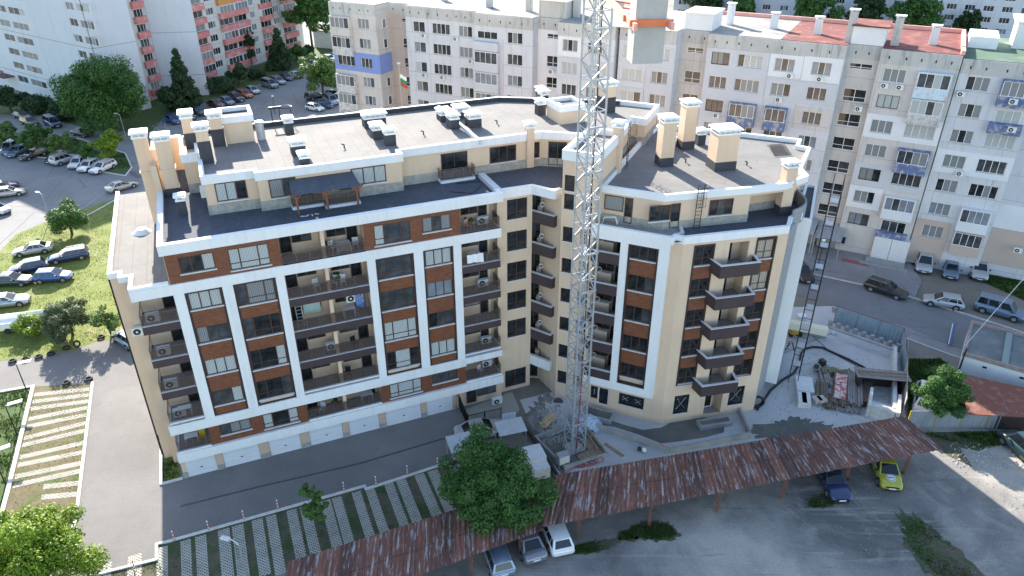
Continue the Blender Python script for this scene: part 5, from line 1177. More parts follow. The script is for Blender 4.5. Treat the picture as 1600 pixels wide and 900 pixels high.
b = MB(); b.box(FG, 73.6, 76.5, 6.8, 12, 24.76, 26.0); b.build('roof_room', capwhite, bl4); b = MB(); b.box(FG, 78.0, 90, 8.5, 13.5, 24.76, 27.6); b.build('roof_room', pw_white, bl4)
b = MB(); b.box(FG, 77.6, 90.4, 8.1, 13.9, 27.6, 27.75); b.build('roof_room_top', capwhite, bl4)
# entrance canopies and globe lamp at the block
for a, c, z in ((59.6, 62.6, 3.2), (62.7, 65.9, 2.9)):
    o_ = thing('entrance_canopy', 'grey corrugated entrance canopy of the block, ' + ('left one behind the scaffolding' if a < 60 else 'right one beside the barred window'), 'canopy', FG.p((a + c) / 2, -1.5, 0), 'corrugated entrance canopies')
    b = MB(); n = 24
    for i in range(n):
        x0, x1 = a + (c - a) * i / n, a + (c - a) * (i + 1) / n; za, zb_ = ((.0, .05) if i % 2 else (.05, .0))
        b.add([FG.p(x0, -3.6, z - .3 + za), FG.p(x1, -3.6, z - .3 + zb_), FG.p(x1, .4, z + .3 + zb_), FG.p(x0, .4, z + .3 + za)], [(0, 1, 2, 3)])
    b.build('canopy_roof', galv, o_)
    for x in (a + .1, c - .1): b = MB(); b.bar(FG.p(x, -3.4, 0), FG.p(x, -3.4, z - .3), .12); b.build('post', galv, o_)
    b = MB(); b.box(FG, a + .2, c - .2, .2, .3, 0, 2.3); b.build('back_panel', grey_conc, o_)
# air conditioners on the block walls (column, row, pane offset)
acl = [(3.3, 0, 'under the leftmost top-storey window beside the blue patch'), (8.9, 0, 'beside the third top-storey window left of the flag'), (11.4, 1, 'under the second-storey window near the pale balconies'), (3.0, 2, 'low on the wall left of the flagpole'), (6.3, 2, 'beside the flagpole'), (14.3, 1, 'below the glazed balcony left of the crane'), (14.1, 2, 'two storeys below the open balcony left of the crane'),
       (24.6, 1, 'beside the stairwell window left of the crane'), (48.0, 2, 'low behind the tall chimney'), (56.0, 0, 'on the white patch under the red and grey roof joint'), (55.2, 1, 'on the grey storey below the white patch'), (59.4, 0, 'on the rightmost white patch under the red roof'), (64.2, 1, 'beside the dark stairwell windows'),
       (66.3, 0, 'left one of the pair under the top window'), (67.9, 0, 'right one of the pair under the top window'), (74.0, 0, 'beside the chipped aqua balcony'), (76.2, 3, 'under the roller shutter'), (78.9, 0, 'on the topmost blue balcony'), (79.6, 1, 'on the lower blue balcony'), (84.2, 6, 'alone on the tan ground storey')]
for s_, k, t_ in acl: acunit(FG, s_, RW[k] - 1.15 if k != 6 else RW[k] - .3, -2.05 if 12 < s_ < 0 else (.15 if s_ > 81 else (-1.0 if 12.6 < s_ < 21.9 else (-.85 if s_ > 78 else (0.0 if s_ < 61 and s_ < 12 else -.32 if s_ < 62 else .0)))), 'white air conditioner ' + t_)

# pink-balcony block and the pale block, far left
bl5 = thing('panel_block', 'tall pale block with rows of pink balcony parapets beyond the car park', 'apartment building', (-70, 185, 0))
FPk = Fr((-76.57, 156.76), R(70.9))
def pcol(x0, x1, y): return round(FPk.on(x0, y)[0], 2), round(FPk.on(x1, y)[0], 2)
zc0 = FPk.on(331, 39)[1]; zc0 = zc0 - 2.93 * round((zc0 - 2) / 2.93) if zc0 > 5 else zc0
RP = [zc0 + 2.93 * k for k in range(10)]; RP = [z for z in RP if 1.2 < z < 27][::-1]
cB = [pcol(249, 275, 45), pcol(300, 325, 60), pcol(344, 368, 44), pcol(371, 392, 60), pcol(406, 424, 28), pcol(442, 462, 38)]
cW = [pcol(280, 294, 50), pcol(325, 338, 39), pcol(394, 402, 43), pcol(428, 438, 32)]
colsP = [(a, c, 4, 'B') for a, c in cB] + [(a, c, 3, 'W') for a, c in cW]
pbl = {}
pw_pale = panelwall('pale_panel_wall', (.62, .60, .55), (.57, .55, .51), amt=.3, ang=FPk.a, jz=2.93, z0=RP[-1] - 1.45)
b = MB(); b.prism([FPk.p(0, .25, 0).xy, FPk.p(58, .25, 0).xy, FPk.p(58, 13, 0).xy, FPk.p(0, 13, 0).xy], 0, 28); 
hs = []
for (a, c, n, kd) in colsP:
    for ri, zc in enumerate(RP):
        st = random.random()
        if kd == 'W': hs.append((a + .1, c - .1, zc - .75, zc + .75)); continue
        if st < .55: hs.append((a + .15, c - .15, zc - .75, zc + .8))
        m = pink if random.random() < .93 else pm('ochre_parapet', (.62, .28, .08), (.55, .25, .08), 1, .85)
        zf = zc - .75; q = MB(); q.box(FPk, a, c, -.85, .0, zf - 1.35, zf - .02); 
        if st >= .55: q.box(FPk, a, a + .1, -.8, 0, zf - .1, zf + 1.5, 1); q.box(FPk, c - .1, c, -.8, 0, zf - .1, zf + 1.5, 1); q.box(FPk, a, c, -.84, 0, zf + 1.5, zf + 1.62, 1)
        q.build('balcony', [m, pw_white], bl5)
        if st >= .55: window(bl5, FPk, a + .1, c - .1, zf - .1, zf + 1.5, -.78, 4, 0, whiteframe, random.choice((1, 2, 2)), fw=.07)
        else: window(bl5, FPk, a + .15, c - .15, zc - .75, zc + .8, .12, 3, 0, whiteframe, random.choice((1, 2, 3)), fw=.07)
b.wall(FPk, 0, 58, 0, 28, 0, .25, hs); b.build('wall', pw_pale, bl5)
for a, c in cW:
    for zc in RP: window(bl5, FPk, a + .1, c - .1, zc - .75, zc + .75, .12, 3, 0, whiteframe, random.choice((1, 2, 2)), fw=.07)
bl6 = thing('panel_block', 'pale blue white block with large blank gable walls at the far left', 'apartment building', (-95, 155, 0))
A_, B_ = gp(34, 143), gp(176, 186)
FQ = Fr(A_.xy, math.atan2(B_.y - A_.y, B_.x - A_.x)); LQ = (B_ - A_).length
pw_bl = panelwall('pale_blue_panel_wall', (.60, .63, .65), (.56, .59, .62), amt=.2, ang=FQ.a, bay=7, jz=8.8, z0=4.4)
def qs(x, y): return FQ.on(x, y)[0]
qc = [(qs(8, 60), qs(23, 60), 2), (qs(27, 60), qs(50, 60), 3), (qs(108, 30), qs(120, 30), 2), (qs(124, 30), qs(144, 30), 4), (qs(-30, 60), qs(-12, 60), 3)]
zq = FQ.on(190 * .178 + 0, 45)[1]; RQ = [FQ.on(36, 42)[1] + 2.93 * k for k in range(-5, 6)]; RQ = [z for z in RQ if 1 < z < 26]
hs = [(a, c, z - .7, z + .7, n) for a, c, n in qc for z in RQ if not (a > qs(100, 60) and z < 6)]
b = MB(); b.wall(FQ, -26, LQ - 1.0, 0, 28, 0, .25, [h[:4] for h in hs]); b.prism([FQ.p(-26, .25, 0).xy, FQ.p(LQ - 1.0, .25, 0).xy, FPk.p(-2, 8, 0).xy, FQ.p(LQ, 22, 0).xy, FQ.p(-26, 14, 0).xy], 0, 28); b.build('wall', pw_bl, bl6)
for h in hs: window(bl6, FQ, h[0], h[1], h[2], h[3], .12, h[4], 0, whiteframe, random.choice((0, 1, 2)), fw=.07)
b = MB(); e1_ = FQ.p(LQ - .9, .3, 0); e2_ = FPk.p(-8.2, 0, 0); e3_ = FPk.p(0, 0, 0)
b.prism([e1_.xy, e2_.xy, FPk.p(-8.2, 9, 0).xy, FQ.p(LQ - 1, 9, 0).xy], 0, 27.9); b.build('gable_wall', pw_bl, bl6)
FPs = Fr(e2_.xy, FPk.a); b = MB(); b.prism([e2_.xy, FPk.p(-.02, 0, 0).xy, FPk.p(-.02, 9, 0).xy, FPk.p(-8.2, 9, 0).xy], 0, 27.8); b.build('wall', pw_pale, bl5)
for ri, zc in enumerate(RP):
    zf = zc - .75; a, c = pcol(219, 243, 75); q = MB(); q.box(FPk, a, c, -.7, 0, zf - 1.35, zf - .05); q.build('balcony', pink if ri != 1 else pw_white, bl5)
    window(bl5, FPk, a + .3, c - .2, zf - .1, zf + 1.4, -.06, 4, 0, whiteframe, random.choice((1, 2, 3)), fw=.07)
# pink ground storey pieces and entrance canopies
b = MB(); b.box(FPk, -8, -.4, -.2, 0, 0, 2.4); b.build('pink_ground_storey', pink, bl5)
b = MB(); p_ = FQ.p(-3.5, -1.4, 0); b.box(FQ, -6, -1, -2.4, .1, 3.1, 3.3); b.build('entrance_roof', pm('dark_red_canopy', (.13, .04, .035), None, 1, .7), bl6)
# far blocks beyond the red roof
bl7 = thing('panel_block', 'grey far block behind the trees, beyond the red roof', 'apartment building', gp(1250, 30), 'far blocks beyond the roofs')
FF = Fr(gp(1050, 34).xy, R(-22)); LF = 62
rows = [3.2 + 2.93 * k for k in range(9)]
colsF = [(x, x + 2.4, 3, 'W') for x in [1.5 + 5.2 * i for i in range(12)]]
def simple_block(par, F, L0, L1, depth, z1, wm, colw, rows, bm=None):
    hs = [(a, c, z - .75, z + .75, n) for a, c, n, k in colw for z in rows]
    b = MB(); b.prism([F.p(L0, .25, 0).xy, F.p(L1, .25, 0).xy, F.p(L1, depth, 0).xy, F.p(L0, depth, 0).xy], 0, z1); b.wall(F, L0, L1, 0, z1, 0, .25, [h[:4] for h in hs]); b.build('wall', wm, par)
    for h in hs: window(par, F, *h[:4], .12, h[4], 0, whiteframe, random.choice((1, 2, 3)), fw=.08)
simple_block(bl7, FF, 0, LF, 13, 29, pw_lilac, colsF[:11], rows[:8])
bl8 = thing('panel_block', 'pale far block at the top right corner, beyond the green roof', 'apartment building', gp(1450, 60), 'far blocks beyond the roofs')
FF2 = Fr(gp(1352, 52).xy, R(-26)); simple_block(bl8, FF2, 0, 52, 13, 29, pw_grey, [(x, x + 2.6, 3, 'W') for x in [1.2 + 4.6 * i for i in range(11)]], rows[:8])
bl9 = thing('low_building', 'low white building with timber stacks beyond the parked cars, top centre', 'building', gp(510, 60), None)
FF3 = Fr(gp(492, 74).xy, R(-20)); b = MB(); b.box(FF3, 0, 14, 0, 9, 0, 4.5); b.build('wall', pw_white, bl9); b = MB(); b.box(FF3, -.3, 14.3, -.3, 9.3, 4.5, 4.7); b.build('roof', pale_roof, bl9)

# ================================================================ TREES
def leafmat(name, c1, c2, c3):
    m, t, b = newmat(name)
    gi = t.nodes.new('ShaderNodeNewGeometry'); r_ = gi.outputs['Random Per Island']
    c = ramp(t, mth(t, 'ADD', mth(t, 'MULTIPLY', r_, .45), mth(t, 'MULTIPLY', noise(t, coord(t), .9, 3, .6), .72)), [(.25, c1), (.6, c2), (.9, c3)]); t.links.new(c, b.inputs['Base Color']); b.inputs['Roughness'].default_value = .6  # noise tones whole clumps light and dark: shading put into the leaf colour
    b.inputs['Specular IOR Level'].default_value = .3
    tr = t.nodes.new('ShaderNodeBsdfTranslucent'); t.links.new(c, tr.inputs[0]); mx = t.nodes.new('ShaderNodeMixShader'); mx.inputs[0].default_value = .28
    t.links.new(b.outputs[0], mx.inputs[1]); t.links.new(tr.outputs[0], mx.inputs[2]); t.links.new(mx.outputs[0], t.nodes['Material Output'].inputs[0]); return m
lf_mid = leafmat('leaf_green', (.03, .085, .02), (.06, .145, .032), (.12, .23, .05))
lf_bright = leafmat('leaf_bright', (.09, .17, .015), (.17, .27, .022), (.27, .36, .03))
lf_dark = leafmat('leaf_dark', (.02, .05, .018), (.035, .075, .026), (.06, .105, .038))
lf_grey = leafmat('leaf_silvery', (.05, .08, .035), (.09, .125, .06), (.16, .19, .11))
lf_light = leafmat('leaf_light_green', (.06, .12, .03), (.09, .17, .04), (.14, .23, .06))
def crown_mesh(rx, ry, rz, nb, nl, leaf, seed, shape='round'):
    r = np.random.default_rng(seed)
    if shape == 'cone':
        h = r.uniform(0, 1, nb) ** 1.25; a = r.uniform(0, 6.283, nb); rad = (1 - h) * r.uniform(.45, .85, nb)
        C = np.stack([np.cos(a) * rad * rx, np.sin(a) * rad * ry, (h * 2 - 1) * rz], 1); br = (.16 + .22 * (1 - h)) * rx
    else:
        d = r.normal(size=(nb, 3)); d /= np.linalg.norm(d, axis=1)[:, None]; d[:, 2] = np.where(d[:, 2] < -.75, -d[:, 2] * .5, d[:, 2])
        rad = np.where(r.random(nb) < .12, r.uniform(.9, 1.08, nb), r.uniform(.3, .86, nb))[:, None]; C = d * rad * [rx, ry, rz]; br = r.uniform(.13, .34, nb) * min(rx, ry)
    k = r.integers(0, nb, nl); d = r.normal(size=(nl, 3)); d /= np.linalg.norm(d, axis=1)[:, None]
    k = r.choice(nb, nl, p=br ** 2 / (br ** 2).sum()); P_ = C[k] + d * (br[k] * r.uniform(.55, 1.08, nl))[:, None] * [1, 1, .8]
    n = d * .9 + r.normal(size=(nl, 3)) * .5 + [0, 0, .35]; n /= np.linalg.norm(n, axis=1)[:, None]
    t = np.cross(n, r.normal(size=(nl, 3))); t /= np.linalg.norm(t, axis=1)[:, None]; u = np.cross(n, t)
    s = leaf * r.uniform(.6, 1.35, nl)[:, None]; V = np.stack([P_ - t * s, P_ - u * s * .55, P_ + t * s, P_ + u * s * .55], 1).reshape(-1, 3)
    me = bpy.data.meshes.new('crown'); me.vertices.add(nl * 4); me.vertices.foreach_set('co', V.astype(np.float32).ravel())
    me.loops.add(nl * 4); me.loops.foreach_set('vertex_index', np.arange(nl * 4, dtype=np.int32)); me.polygons.add(nl)
    me.polygons.foreach_set('loop_start', np.arange(0, nl * 4, 4, dtype=np.int32)); me.polygons.foreach_set('loop_total', np.full(nl, 4, dtype=np.int32)); me.update(calc_edges=True); return me, C
def tree(base, h, rx, rz, label, cat='tree', mat=lf_mid, nb=45, nl=9000, leaf=.14, seed=1, shape='round', name='leafy_tree', group=None, trunk_r=None, ry=None, lean=(0, 0)):
    ry = ry or rx; o = thing(name, label, cat, (base.x, base.y, 0), group); cz = h - rz
    me, C = crown_mesh(rx, ry, rz, nb, nl, leaf, seed, shape); me.materials.append(mat)
    c = bpy.data.objects.new('crown', me); COL.objects.link(c); c.parent = o; c.location = (lean[0], lean[1], cz)
    tr = trunk_r or max(.06, rx * .05); b = MB(); top = Vector((lean[0] * .8, lean[1] * .8, cz + (rz * .2 if shape != 'cone' else rz * .8)))
    b.tube([(0, 0, 0), (lean[0] * .2, lean[1] * .2, cz * .4), top * .8, top], [tr * 1.25, tr, tr * .7, tr * .35], 7)
    for i in range(0, min(9, len(C))):
        e = Vector(C[i]) * .8 + Vector((lean[0], lean[1], cz)); st = top * random.uniform(.45, .8)
        b.tube([st, st.lerp(e, .5) + Vector((0, 0, .15)), e], [tr * .45, tr * .3, tr * .12], 5)
    b.build('trunk', bark, o, local=True); return o
tree(gp(770, 748, 4.0), 7.0, 3.65, 3.1, 'big dark green tree between the paver bays and the crane', nb=95, nl=62000, leaf=.095, seed=21, mat=lf_mid, name='broadleaf_tree')
tree(gp(42, 872, 4.6), 7.6, 3.6, 3.2, 'bright yellow green sunlit tree in the bottom left corner', nb=90, nl=60000, leaf=.10, seed=22, mat=lf_bright, name='broadleaf_tree')
tree(gp(499, 838), 5.3, 1.15, 2.2, 'slender young tree standing among the grass paver strips', mat=lf_light, nb=22, nl=3200, leaf=.11, seed=23, name='young_tree')
tree(gp(1476, 608, 3.3), 5.2, 2.2, 2.1, 'leafy tree behind the metal fence beside the white van', mat=lf_mid, nb=55, nl=24000, leaf=.09, seed=24, name='broadleaf_tree')
tree(gp(174, 204), 12.6, 7.7, 6.2, 'huge round dark tree in front of the pale blank gables', mat=lf_mid, nb=130, nl=60000, leaf=.22, seed=25, name='broadleaf_tree')
GT = 'young trees in the strip between the parked cars'
for i, (x, y, h, r_, m, lb) in enumerate(((14, 238, 5.6, 2.3, lf_light, 'leftmost young tree in the strip between the parked cars'), (63, 243, 5.8, 2.4, lf_mid, 'dark young tree, second from the left in the strip between cars'), (104, 252, 5.7, 2.2, lf_light, 'young tree in the middle of the strip between the cars'), (137, 256, 3.8, 1.7, lf_mid, 'smallest young tree in the strip, left of the light green one'), (178, 258, 6.0, 2.6, lf_bright, 'light green young tree at the right end of the strip'))):
    tree(gp(x, y), h, r_, h * .42, lb, mat=m, nb=28, nl=4500, leaf=.2, seed=30 + i, name='young_tree', group=GT)
tree(gp(113, 366), 4.6, 2.9, 2.3, 'round sunlit tree at the top edge of the lawn', mat=lf_mid, nb=45, nl=16000, leaf=.11, seed=41, name='broadleaf_tree')
tree(gp(114, 524), 4.7, 2.6, 2.3, 'silvery green tree on the lawn beside the tyre row', mat=lf_grey, nb=45, nl=14000, leaf=.10, seed=42, name='broadleaf_tree')
tree(gp(174, 524), 3.6, 1.8, 1.75, 'thin light green tree on the lawn by the end wall', mat=lf_light, nb=25, nl=2600, leaf=.12, seed=43, name='young_tree')
tree(gp(58, 520), 1.9, 2.2, .95, 'low light green shrub below the open trailer', 'shrub', lf_bright, nb=18, nl=3000, leaf=.13, seed=44, name='shrub')
tree(gp(292, 168), 11.5, 3.4, 5.5, 'tall dark conical tree at the foot of the pink balcony block', mat=lf_dark, nb=70, nl=12000, leaf=.3, seed=45, shape='cone', name='conifer_tree')
tree(gp(440, 108), 9.5, 3.6, 4.6, 'second dark conical tree further along the pink balcony block', mat=lf_dark, nb=60, nl=8000, leaf=.3, seed=46, shape='cone', name='conifer_tree')
tree(gp(506, 152), 9.0, 4.6, 4.0, 'small round light green tree by the blue painted block corner', mat=lf_light, nb=45, nl=9000, leaf=.26, seed=47, name='broadleaf_tree')
tree(gp(490, 88), 22, 6.0, 10.0, 'tall hazy green tree at the end of the pink balcony block', mat=lf_mid, nb=70, nl=12000, leaf=.42, seed=48, name='broadleaf_tree')
GS = 'shrubs at the foot of the far blocks'
for i, (x, y, h, r_, lb) in enumerate(((345, 143, 3.4, 4.0, 'wide dark shrub right of the entrance canopy by the pink balconies'), (275, 174, 5.0, 3.4, 'dark rounded shrub left of the conical tree'), (374, 132, 4.2, 2.6, 'dark shrub by the middle of the pink balcony block'), (464, 94, 3.6, 3.4, 'clipped round shrub near the end of the pink balcony block'), (482, 90, 3.0, 2.6, 'small round shrub beside the clipped one'), (18, 176, 5.2, 4.0, 'dark shrub at the left edge below the pale block'), (58, 176, 3.2, 4.2, 'low shrub by the pale block, right of the entrance roof'), (105, 184, 3.2, 3.6, 'low dark shrub left of the huge round tree'), (400, 124, 2.2, 2.4, 'low shrub behind the grey blue people carrier'))):
    tree(gp(x, y), h, r_, h * .48, lb, 'shrub', lf_dark if i != 3 else lf_mid, nb=22, nl=2600, leaf=.28, seed=60 + i, name='shrub', group=GS)
GB = 'trees beyond the red roof'
for i, (x, y, h, r_, lb) in enumerate(((1262, 62, 13, 6.5, 'dark tree leftmost beyond the red roof'), (1345, 66, 14, 5.6, 'dark tree above the middle of the red roof'), (1420, 72, 14, 7.5, 'widest tree beyond the red roof'), (1105, 42, 13, 6.5, 'tree beyond the pale roof with the white chimney'), (1155, 46, 11, 4.5, 'narrow tree second beyond the pale roof'), (1505, 70, 10, 3.0, 'small tree beyond the green roof'))):
    tree(gp(x, y), h, r_, h * .42, lb, mat=lf_dark if i % 2 else lf_mid, nb=45, nl=6500, leaf=.42, seed=80 + i, name='broadleaf_tree', group=GB)
tree(FPk.p(*[(cB[3][0] + cB[3][1]) / 2, -1.0], 0), 9.0, 2.0, 4.4, 'ivy climbing over balconies of the pink block', 'climbing plant', lf_dark, nb=40, nl=3500, leaf=.25, seed=95, name='ivy', ry=1.6)

# ================================================================ SMALL THINGS
def one(name, label, cat, mats, fn, group=None, origin=(0, 0, 0)):
    b = MB(); fn(b); o = b.build(name, mats, None, origin=origin); tag(o, label, cat, group); return o
# tyres along the verge
def tyre_mesh():
    b = MB(); n, m = 18, 8; vs = []
    for i in range(n):
        a = 6.2832 * i / n
        for j in range(m): c = 6.2832 * j / m; r = .25 + .085 * math.cos(c); vs.append((r * math.cos(a), r * math.sin(a), .1 + .095 * math.sin(c)))
    b.add(vs, [(i * m + j, ((i + 1) % n) * m + j, ((i + 1) % n) * m + (j + 1) % m, i * m + (j + 1) % m) for i in range(n) for j in range(m)], 0, True); return b.mesh('tyre', [tyre_m])
tm_ = tyre_mesh()
def tyre(x, y, lb, flat=True):
    o = bpy.data.objects.new('old_tyre', tm_); COL.objects.link(o); p = gp(x, y); o.location = (p.x, p.y, .02); o.scale = (1.15, 1.15, 1.2)
    if not flat: o.rotation_euler = (R(70), 0, R(15)); o.location.z = .34
    tag(o, lb, 'tyre', 'old tyres marking the verge')
for x, y, lb in ((20, 566, 'old tyre at the left end of the verge row'), (40, 563, 'second old tyre from the left on the verge'), (61, 559, 'third old tyre from the left on the verge'), (80, 554, 'fourth old tyre from the left on the verge'), (104, 545, 'old tyre lying just right of the gap in the verge row'), (122, 541, 'old tyre beneath the silvery tree'), (158, 528, 'rightmost old tyre of the verge row'), (104, 600, 'left one of two tyres on top of the paver bays'), (139, 594, 'right one of two tyres on top of the paver bays')): tyre(x, y, lb, not lb.startswith('old tyre beneath'))
# lamps on the left lawn and by the paver bays, globe lamps
def lamp(px, py, h, label, kind='panel', az=0.3, mat=darkmetal, group='thin lamp posts'):
    p = gp(px, py); o = thing('lamp_post', label, 'lamp post', (p.x, p.y, 0), group)
    b = MB(); b.tube([(0, 0, 0), (0, 0, h)], [.06, .04], 7); b.build('pole', mat, o, local=True)
    b = MB(); q = Vector((math.cos(az), math.sin(az), 0))
    if kind == 'panel': b.bar(Vector((0, 0, h)), Vector((0, 0, h + .1)) + q * .3, .04); b.bar(Vector((0, 0, h + .1)) + q * .2, Vector((0, 0, h + .2)) + q * 1.3, .42, .07)
    elif kind == 'globe':
        for k in range(7): pass
        vs = [(.22 * math.cos(a) * math.sin(t_), .22 * math.sin(a) * math.sin(t_), h + .18 - .22 * math.cos(t_)) for t_ in [math.pi * j / 7 for j in range(8)] for a in [6.283 * k / 10 for k in range(10)]]
        b.add(vs, [(j * 10 + k, j * 10 + (k + 1) % 10, (j + 1) * 10 + (k + 1) % 10, (j + 1) * 10 + k) for j in range(7) for k in range(10)], 0, True)
    else: b.tube([Vector((0, 0, h)), Vector((0, 0, h + .25)) + q * .4, Vector((0, 0, h + .25)) + q * 1.0], .04, 6); b.bar(Vector((0, 0, h + .22)) + q * .7, Vector((0, 0, h + .18)) + q * 1.35, .3, .12)
    b.build('lamp_head', plastic if kind != 'panel' else capwhite, o, local=True); return o
lamp(41, 609, 2.9, 'thin solar lamp at the corner of the paver bays, farthest of three', az=.25)
lamp(27, 679, 3.1, 'thin solar lamp beside the white kerb, middle one of three', az=.4)
lamp(9, 757, 3.3, 'thin solar lamp at the left edge, nearest of three', az=.5)
lamp(386, 902, 3.2, 'pale lamp post between the front paver strips', 'arm', 2.8, galv)
lamp(197, 217, 4.4, 'street lamp against the huge round tree', 'arm', 2.8, galv, 'street lamps')
lamp(78, 342, 3.6, 'street lamp behind the round sunlit tree', 'arm', 2.6, galv, 'street lamps')
lamp(1276, 424, 4.0, 'globe lamp on the pavement before the entrance canopies', 'globe', 0, darkmetal, 'globe lamps')
lamp(430, 178, 3.4, 'globe lamp behind the roof edge, in front of the parked cars', 'globe', 0, darkmetal, 'globe lamps')
# striped bollard posts on the kerb
red_m = pm('signal_red', (.5, .05, .04), None, 1, .5)
for x, y, lb in ((211, 890, 'striped post at the lower bend of the kerb'), (273, 845, 'striped post where the shade begins on the kerb'), (327, 829, 'striped post second from the corner of the shade'), (382, 813, 'striped post left of the young tree, nearer one'), (435, 796, 'striped post just left of the young tree'), (538, 768, 'striped post just right of the young tree'), (588, 759, 'striped post after the small step in the kerb'), (637, 742, 'striped post left of the big dark tree'), (684, 730, 'striped post nearest to the big dark tree')):
    p = gp(x, y); o = thing('striped_post', lb, 'post', (p.x, p.y, .1), 'striped posts along the kerb')
    for k in range(6): b = MB(); b.tube([(0, 0, k * .15), (0, 0, k * .15 + .148)], .045, 7); b.build('band', red_m if k % 2 == 0 else capwhite, o, local=True)
# flag behind the roof
p = gp(858, 470) if 0 else FG.p(4.9, -9, 0)
fl = thing('flagpole', 'flag of white, green and red stripes on a pole behind the roof', 'flag', (p.x, p.y, 0))
b = MB(); b.tube([(0, 0, 0), (0, 0, 18.8)], .06, 6); b.build('pole', galv, fl, local=True)
for k, m in enumerate((capwhite, pm('flag_green', (.02, .25, .12), None, 1, .8), red_m)):
    b = MB(); vs = []
    for i in range(9):
        t = i / 8; y = .12 * math.sin(t * 7)
        for z in (17.4 - k * .55 - t * .5, 17.4 - (k + 1) * .55 - t * .5): vs.append((.06 + t * .9, y, z))
    b.add(vs, [(2 * i, 2 * i + 1, 2 * i + 3, 2 * i + 2) for i in range(8)], 0, True); b.build('flag_stripe', m, fl, local=True)
b = MB(); b.tube([(0, 0, 18.8), (0, 0, 18.95)], .25, 8); b.build('finial', plastic, fl, local=True)
# trailer
tp = gp(36, 512); FT = Fr(tp.xy, R(14)); tr_ = thing('open_trailer', 'open white trailer full of sacks at the edge of the lawn', 'trailer', (tp.x, tp.y, 0))
b = MB()
b.box(FT, -4.2, 3.4, -1.1, -1.04, .7, 1.3); b.box(FT, -4.2, 3.4, 1.04, 1.1, .7, 1.3); b.box(FT, 3.34, 3.4, -1.04, 1.04, .7, 1.3); b.box(FT, -4.2, 3.34, -1.04, 1.04, .62, .72); b.build('trailer_body', capwhite, tr_)
for i in range(12): b = MB(); b.box(FT, -4 + i * .62, -3.95 + i * .62, 1.1, 1.14, .7, 1.35); b.build('side_rib', galv, tr_)
for x in (-1, 1.2):
    for y in (-1.0, 1.0): b = MB(); b.tube([FT.p(x, y - .1, .36), FT.p(x, y + .1, .36)], .36, 12); b.build('wheel', tyre_m, tr_)
def lump(b, c, rx, ry, rz, seed=0, mi=0):
    r_ = random.Random(seed); n, m = 9, 5; vs = []
    for j in range(m + 1):
        t_ = math.pi / 2 * j / m
        for i in range(n): a = 6.283 * i / n; k = 1 + r_.uniform(-.15, .15); vs.append((c[0] + rx * k * math.cos(a) * math.cos(t_), c[1] + ry * k * math.sin(a) * math.cos(t_), c[2] + rz * math.sin(t_) * k))
    b.add(vs, [(j * n + i, j * n + (i + 1) % n, (j + 1) * n + (i + 1) % n, (j + 1) * n + i) for j in range(m) for i in range(n)], mi, False)
for i, (x, y) in enumerate(((-3.2, .1), (-2.2, -.3), (-1.6, .4))):
    q = FT.p(x, y, .72); one('sack', ('white sack at the front of the open trailer', 'middle white sack in the open trailer', 'rearmost white sack in the open trailer')[i], 'sack', plastic, lambda b: lump(b, (0, 0, 0), .5, .4, .45, i), 'sacks in the trailer', q)
# motorcycle
mp_ = gp(275, 217); mc = thing('motorcycle', 'small white motorcycle crossing the car park beyond the roof', 'motorcycle', (mp_.x, mp_.y, 0), None, R(35))
for x in (-.65, .65): b = MB(); b.tube([(x, -.06, .3), (x, .06, .3)], .3, 14); b.build('wheel', tyre_m, mc, local=True)
b = MB(); b.bar((-.5, 0, .35), (.35, 0, .55), .16, .2); b.bar((-.6, 0, .75), (.15, 0, .8), .24, .14); b.bar((.15, 0, .85), (.45, 0, .75), .22, .24); b.build('frame', plastic, mc, local=True)
b = MB(); b.bar((.62, 0, .3), (.42, 0, 1.05), .06); b.bar((.42, -.32, 1.05), (.42, .32, 1.05), .04); b.build('fork', darkmetal, mc, local=True)
# parking sign
ps = gp(262, 214); o = thing('parking_sign', 'thin pole with a blue sign beside the bright blue hatchback', 'sign', (ps.x, ps.y, 0)); b = MB(); b.tube([(0, 0, 0), (0, 0, 3.2)], .035, 6); b.build('pole', galv, o, local=True)
b = MB(); b.box(FW, -.32, .32, -.05, -.03, 2.6, 3.2); b.build('sign_plate', PAINT['blue'], o, local=True)
# air conditioners and clutter on the balconies of the new building
GA = 'air conditioners on the new building'
na = dict(group=GA)
for s_, d_, z_, lb in ((.9, .7, FLR[4] + .4, 'white air conditioner in the top left corner balcony'), (-.4, 2.0, FLR[4] - 1.2, 'white air conditioner hanging on the beige end wall'), (1.0, .7, FLR[3] + .4, 'white air conditioner on the left corner balcony below the wall unit'), (.9, .6, FLR[2] + .4, 'white air conditioner on the third left corner balcony'), (.9, .8, FLR[1] + .4, 'air conditioner on the fourth left corner balcony'),
                        (15.0, 1.3, FLR[3] + 1.4, 'air conditioner in the double bay balcony by the blue curtain'), (12.9, .9, FLR[2] + .5, 'air conditioner low on the double bay balcony'), (26.1, 1.2, FLR[5] + .5, 'air conditioner on the topmost right balcony of the left wing'), (26.0, 1.2, FLR[3] + .5, 'air conditioner on the right balcony, third from the top'), (26.2, 1.2, FLR[1] + .4, 'air conditioner beside the bundle on the right balcony'), (26.3, 1.4, FLR[0] + 1.5, 'upper one of two stacked air conditioners, lowest right balcony'), (26.3, 1.4, FLR[0] + .6, 'lower one of two stacked air conditioners, lowest right balcony'), (26.5, -.6, .45, 'air conditioner standing in the paved garden corner')):
    acunit(FA, s_, z_, d_, lb, GA, 1.15)
acunit(Fr(FA.p(5.95, 7.2, 0).xy, FA.a - R(90)), 0, 20.9, 0, 'tall air conditioner on the terrace side wall of the penthouse', GA, 1.2)
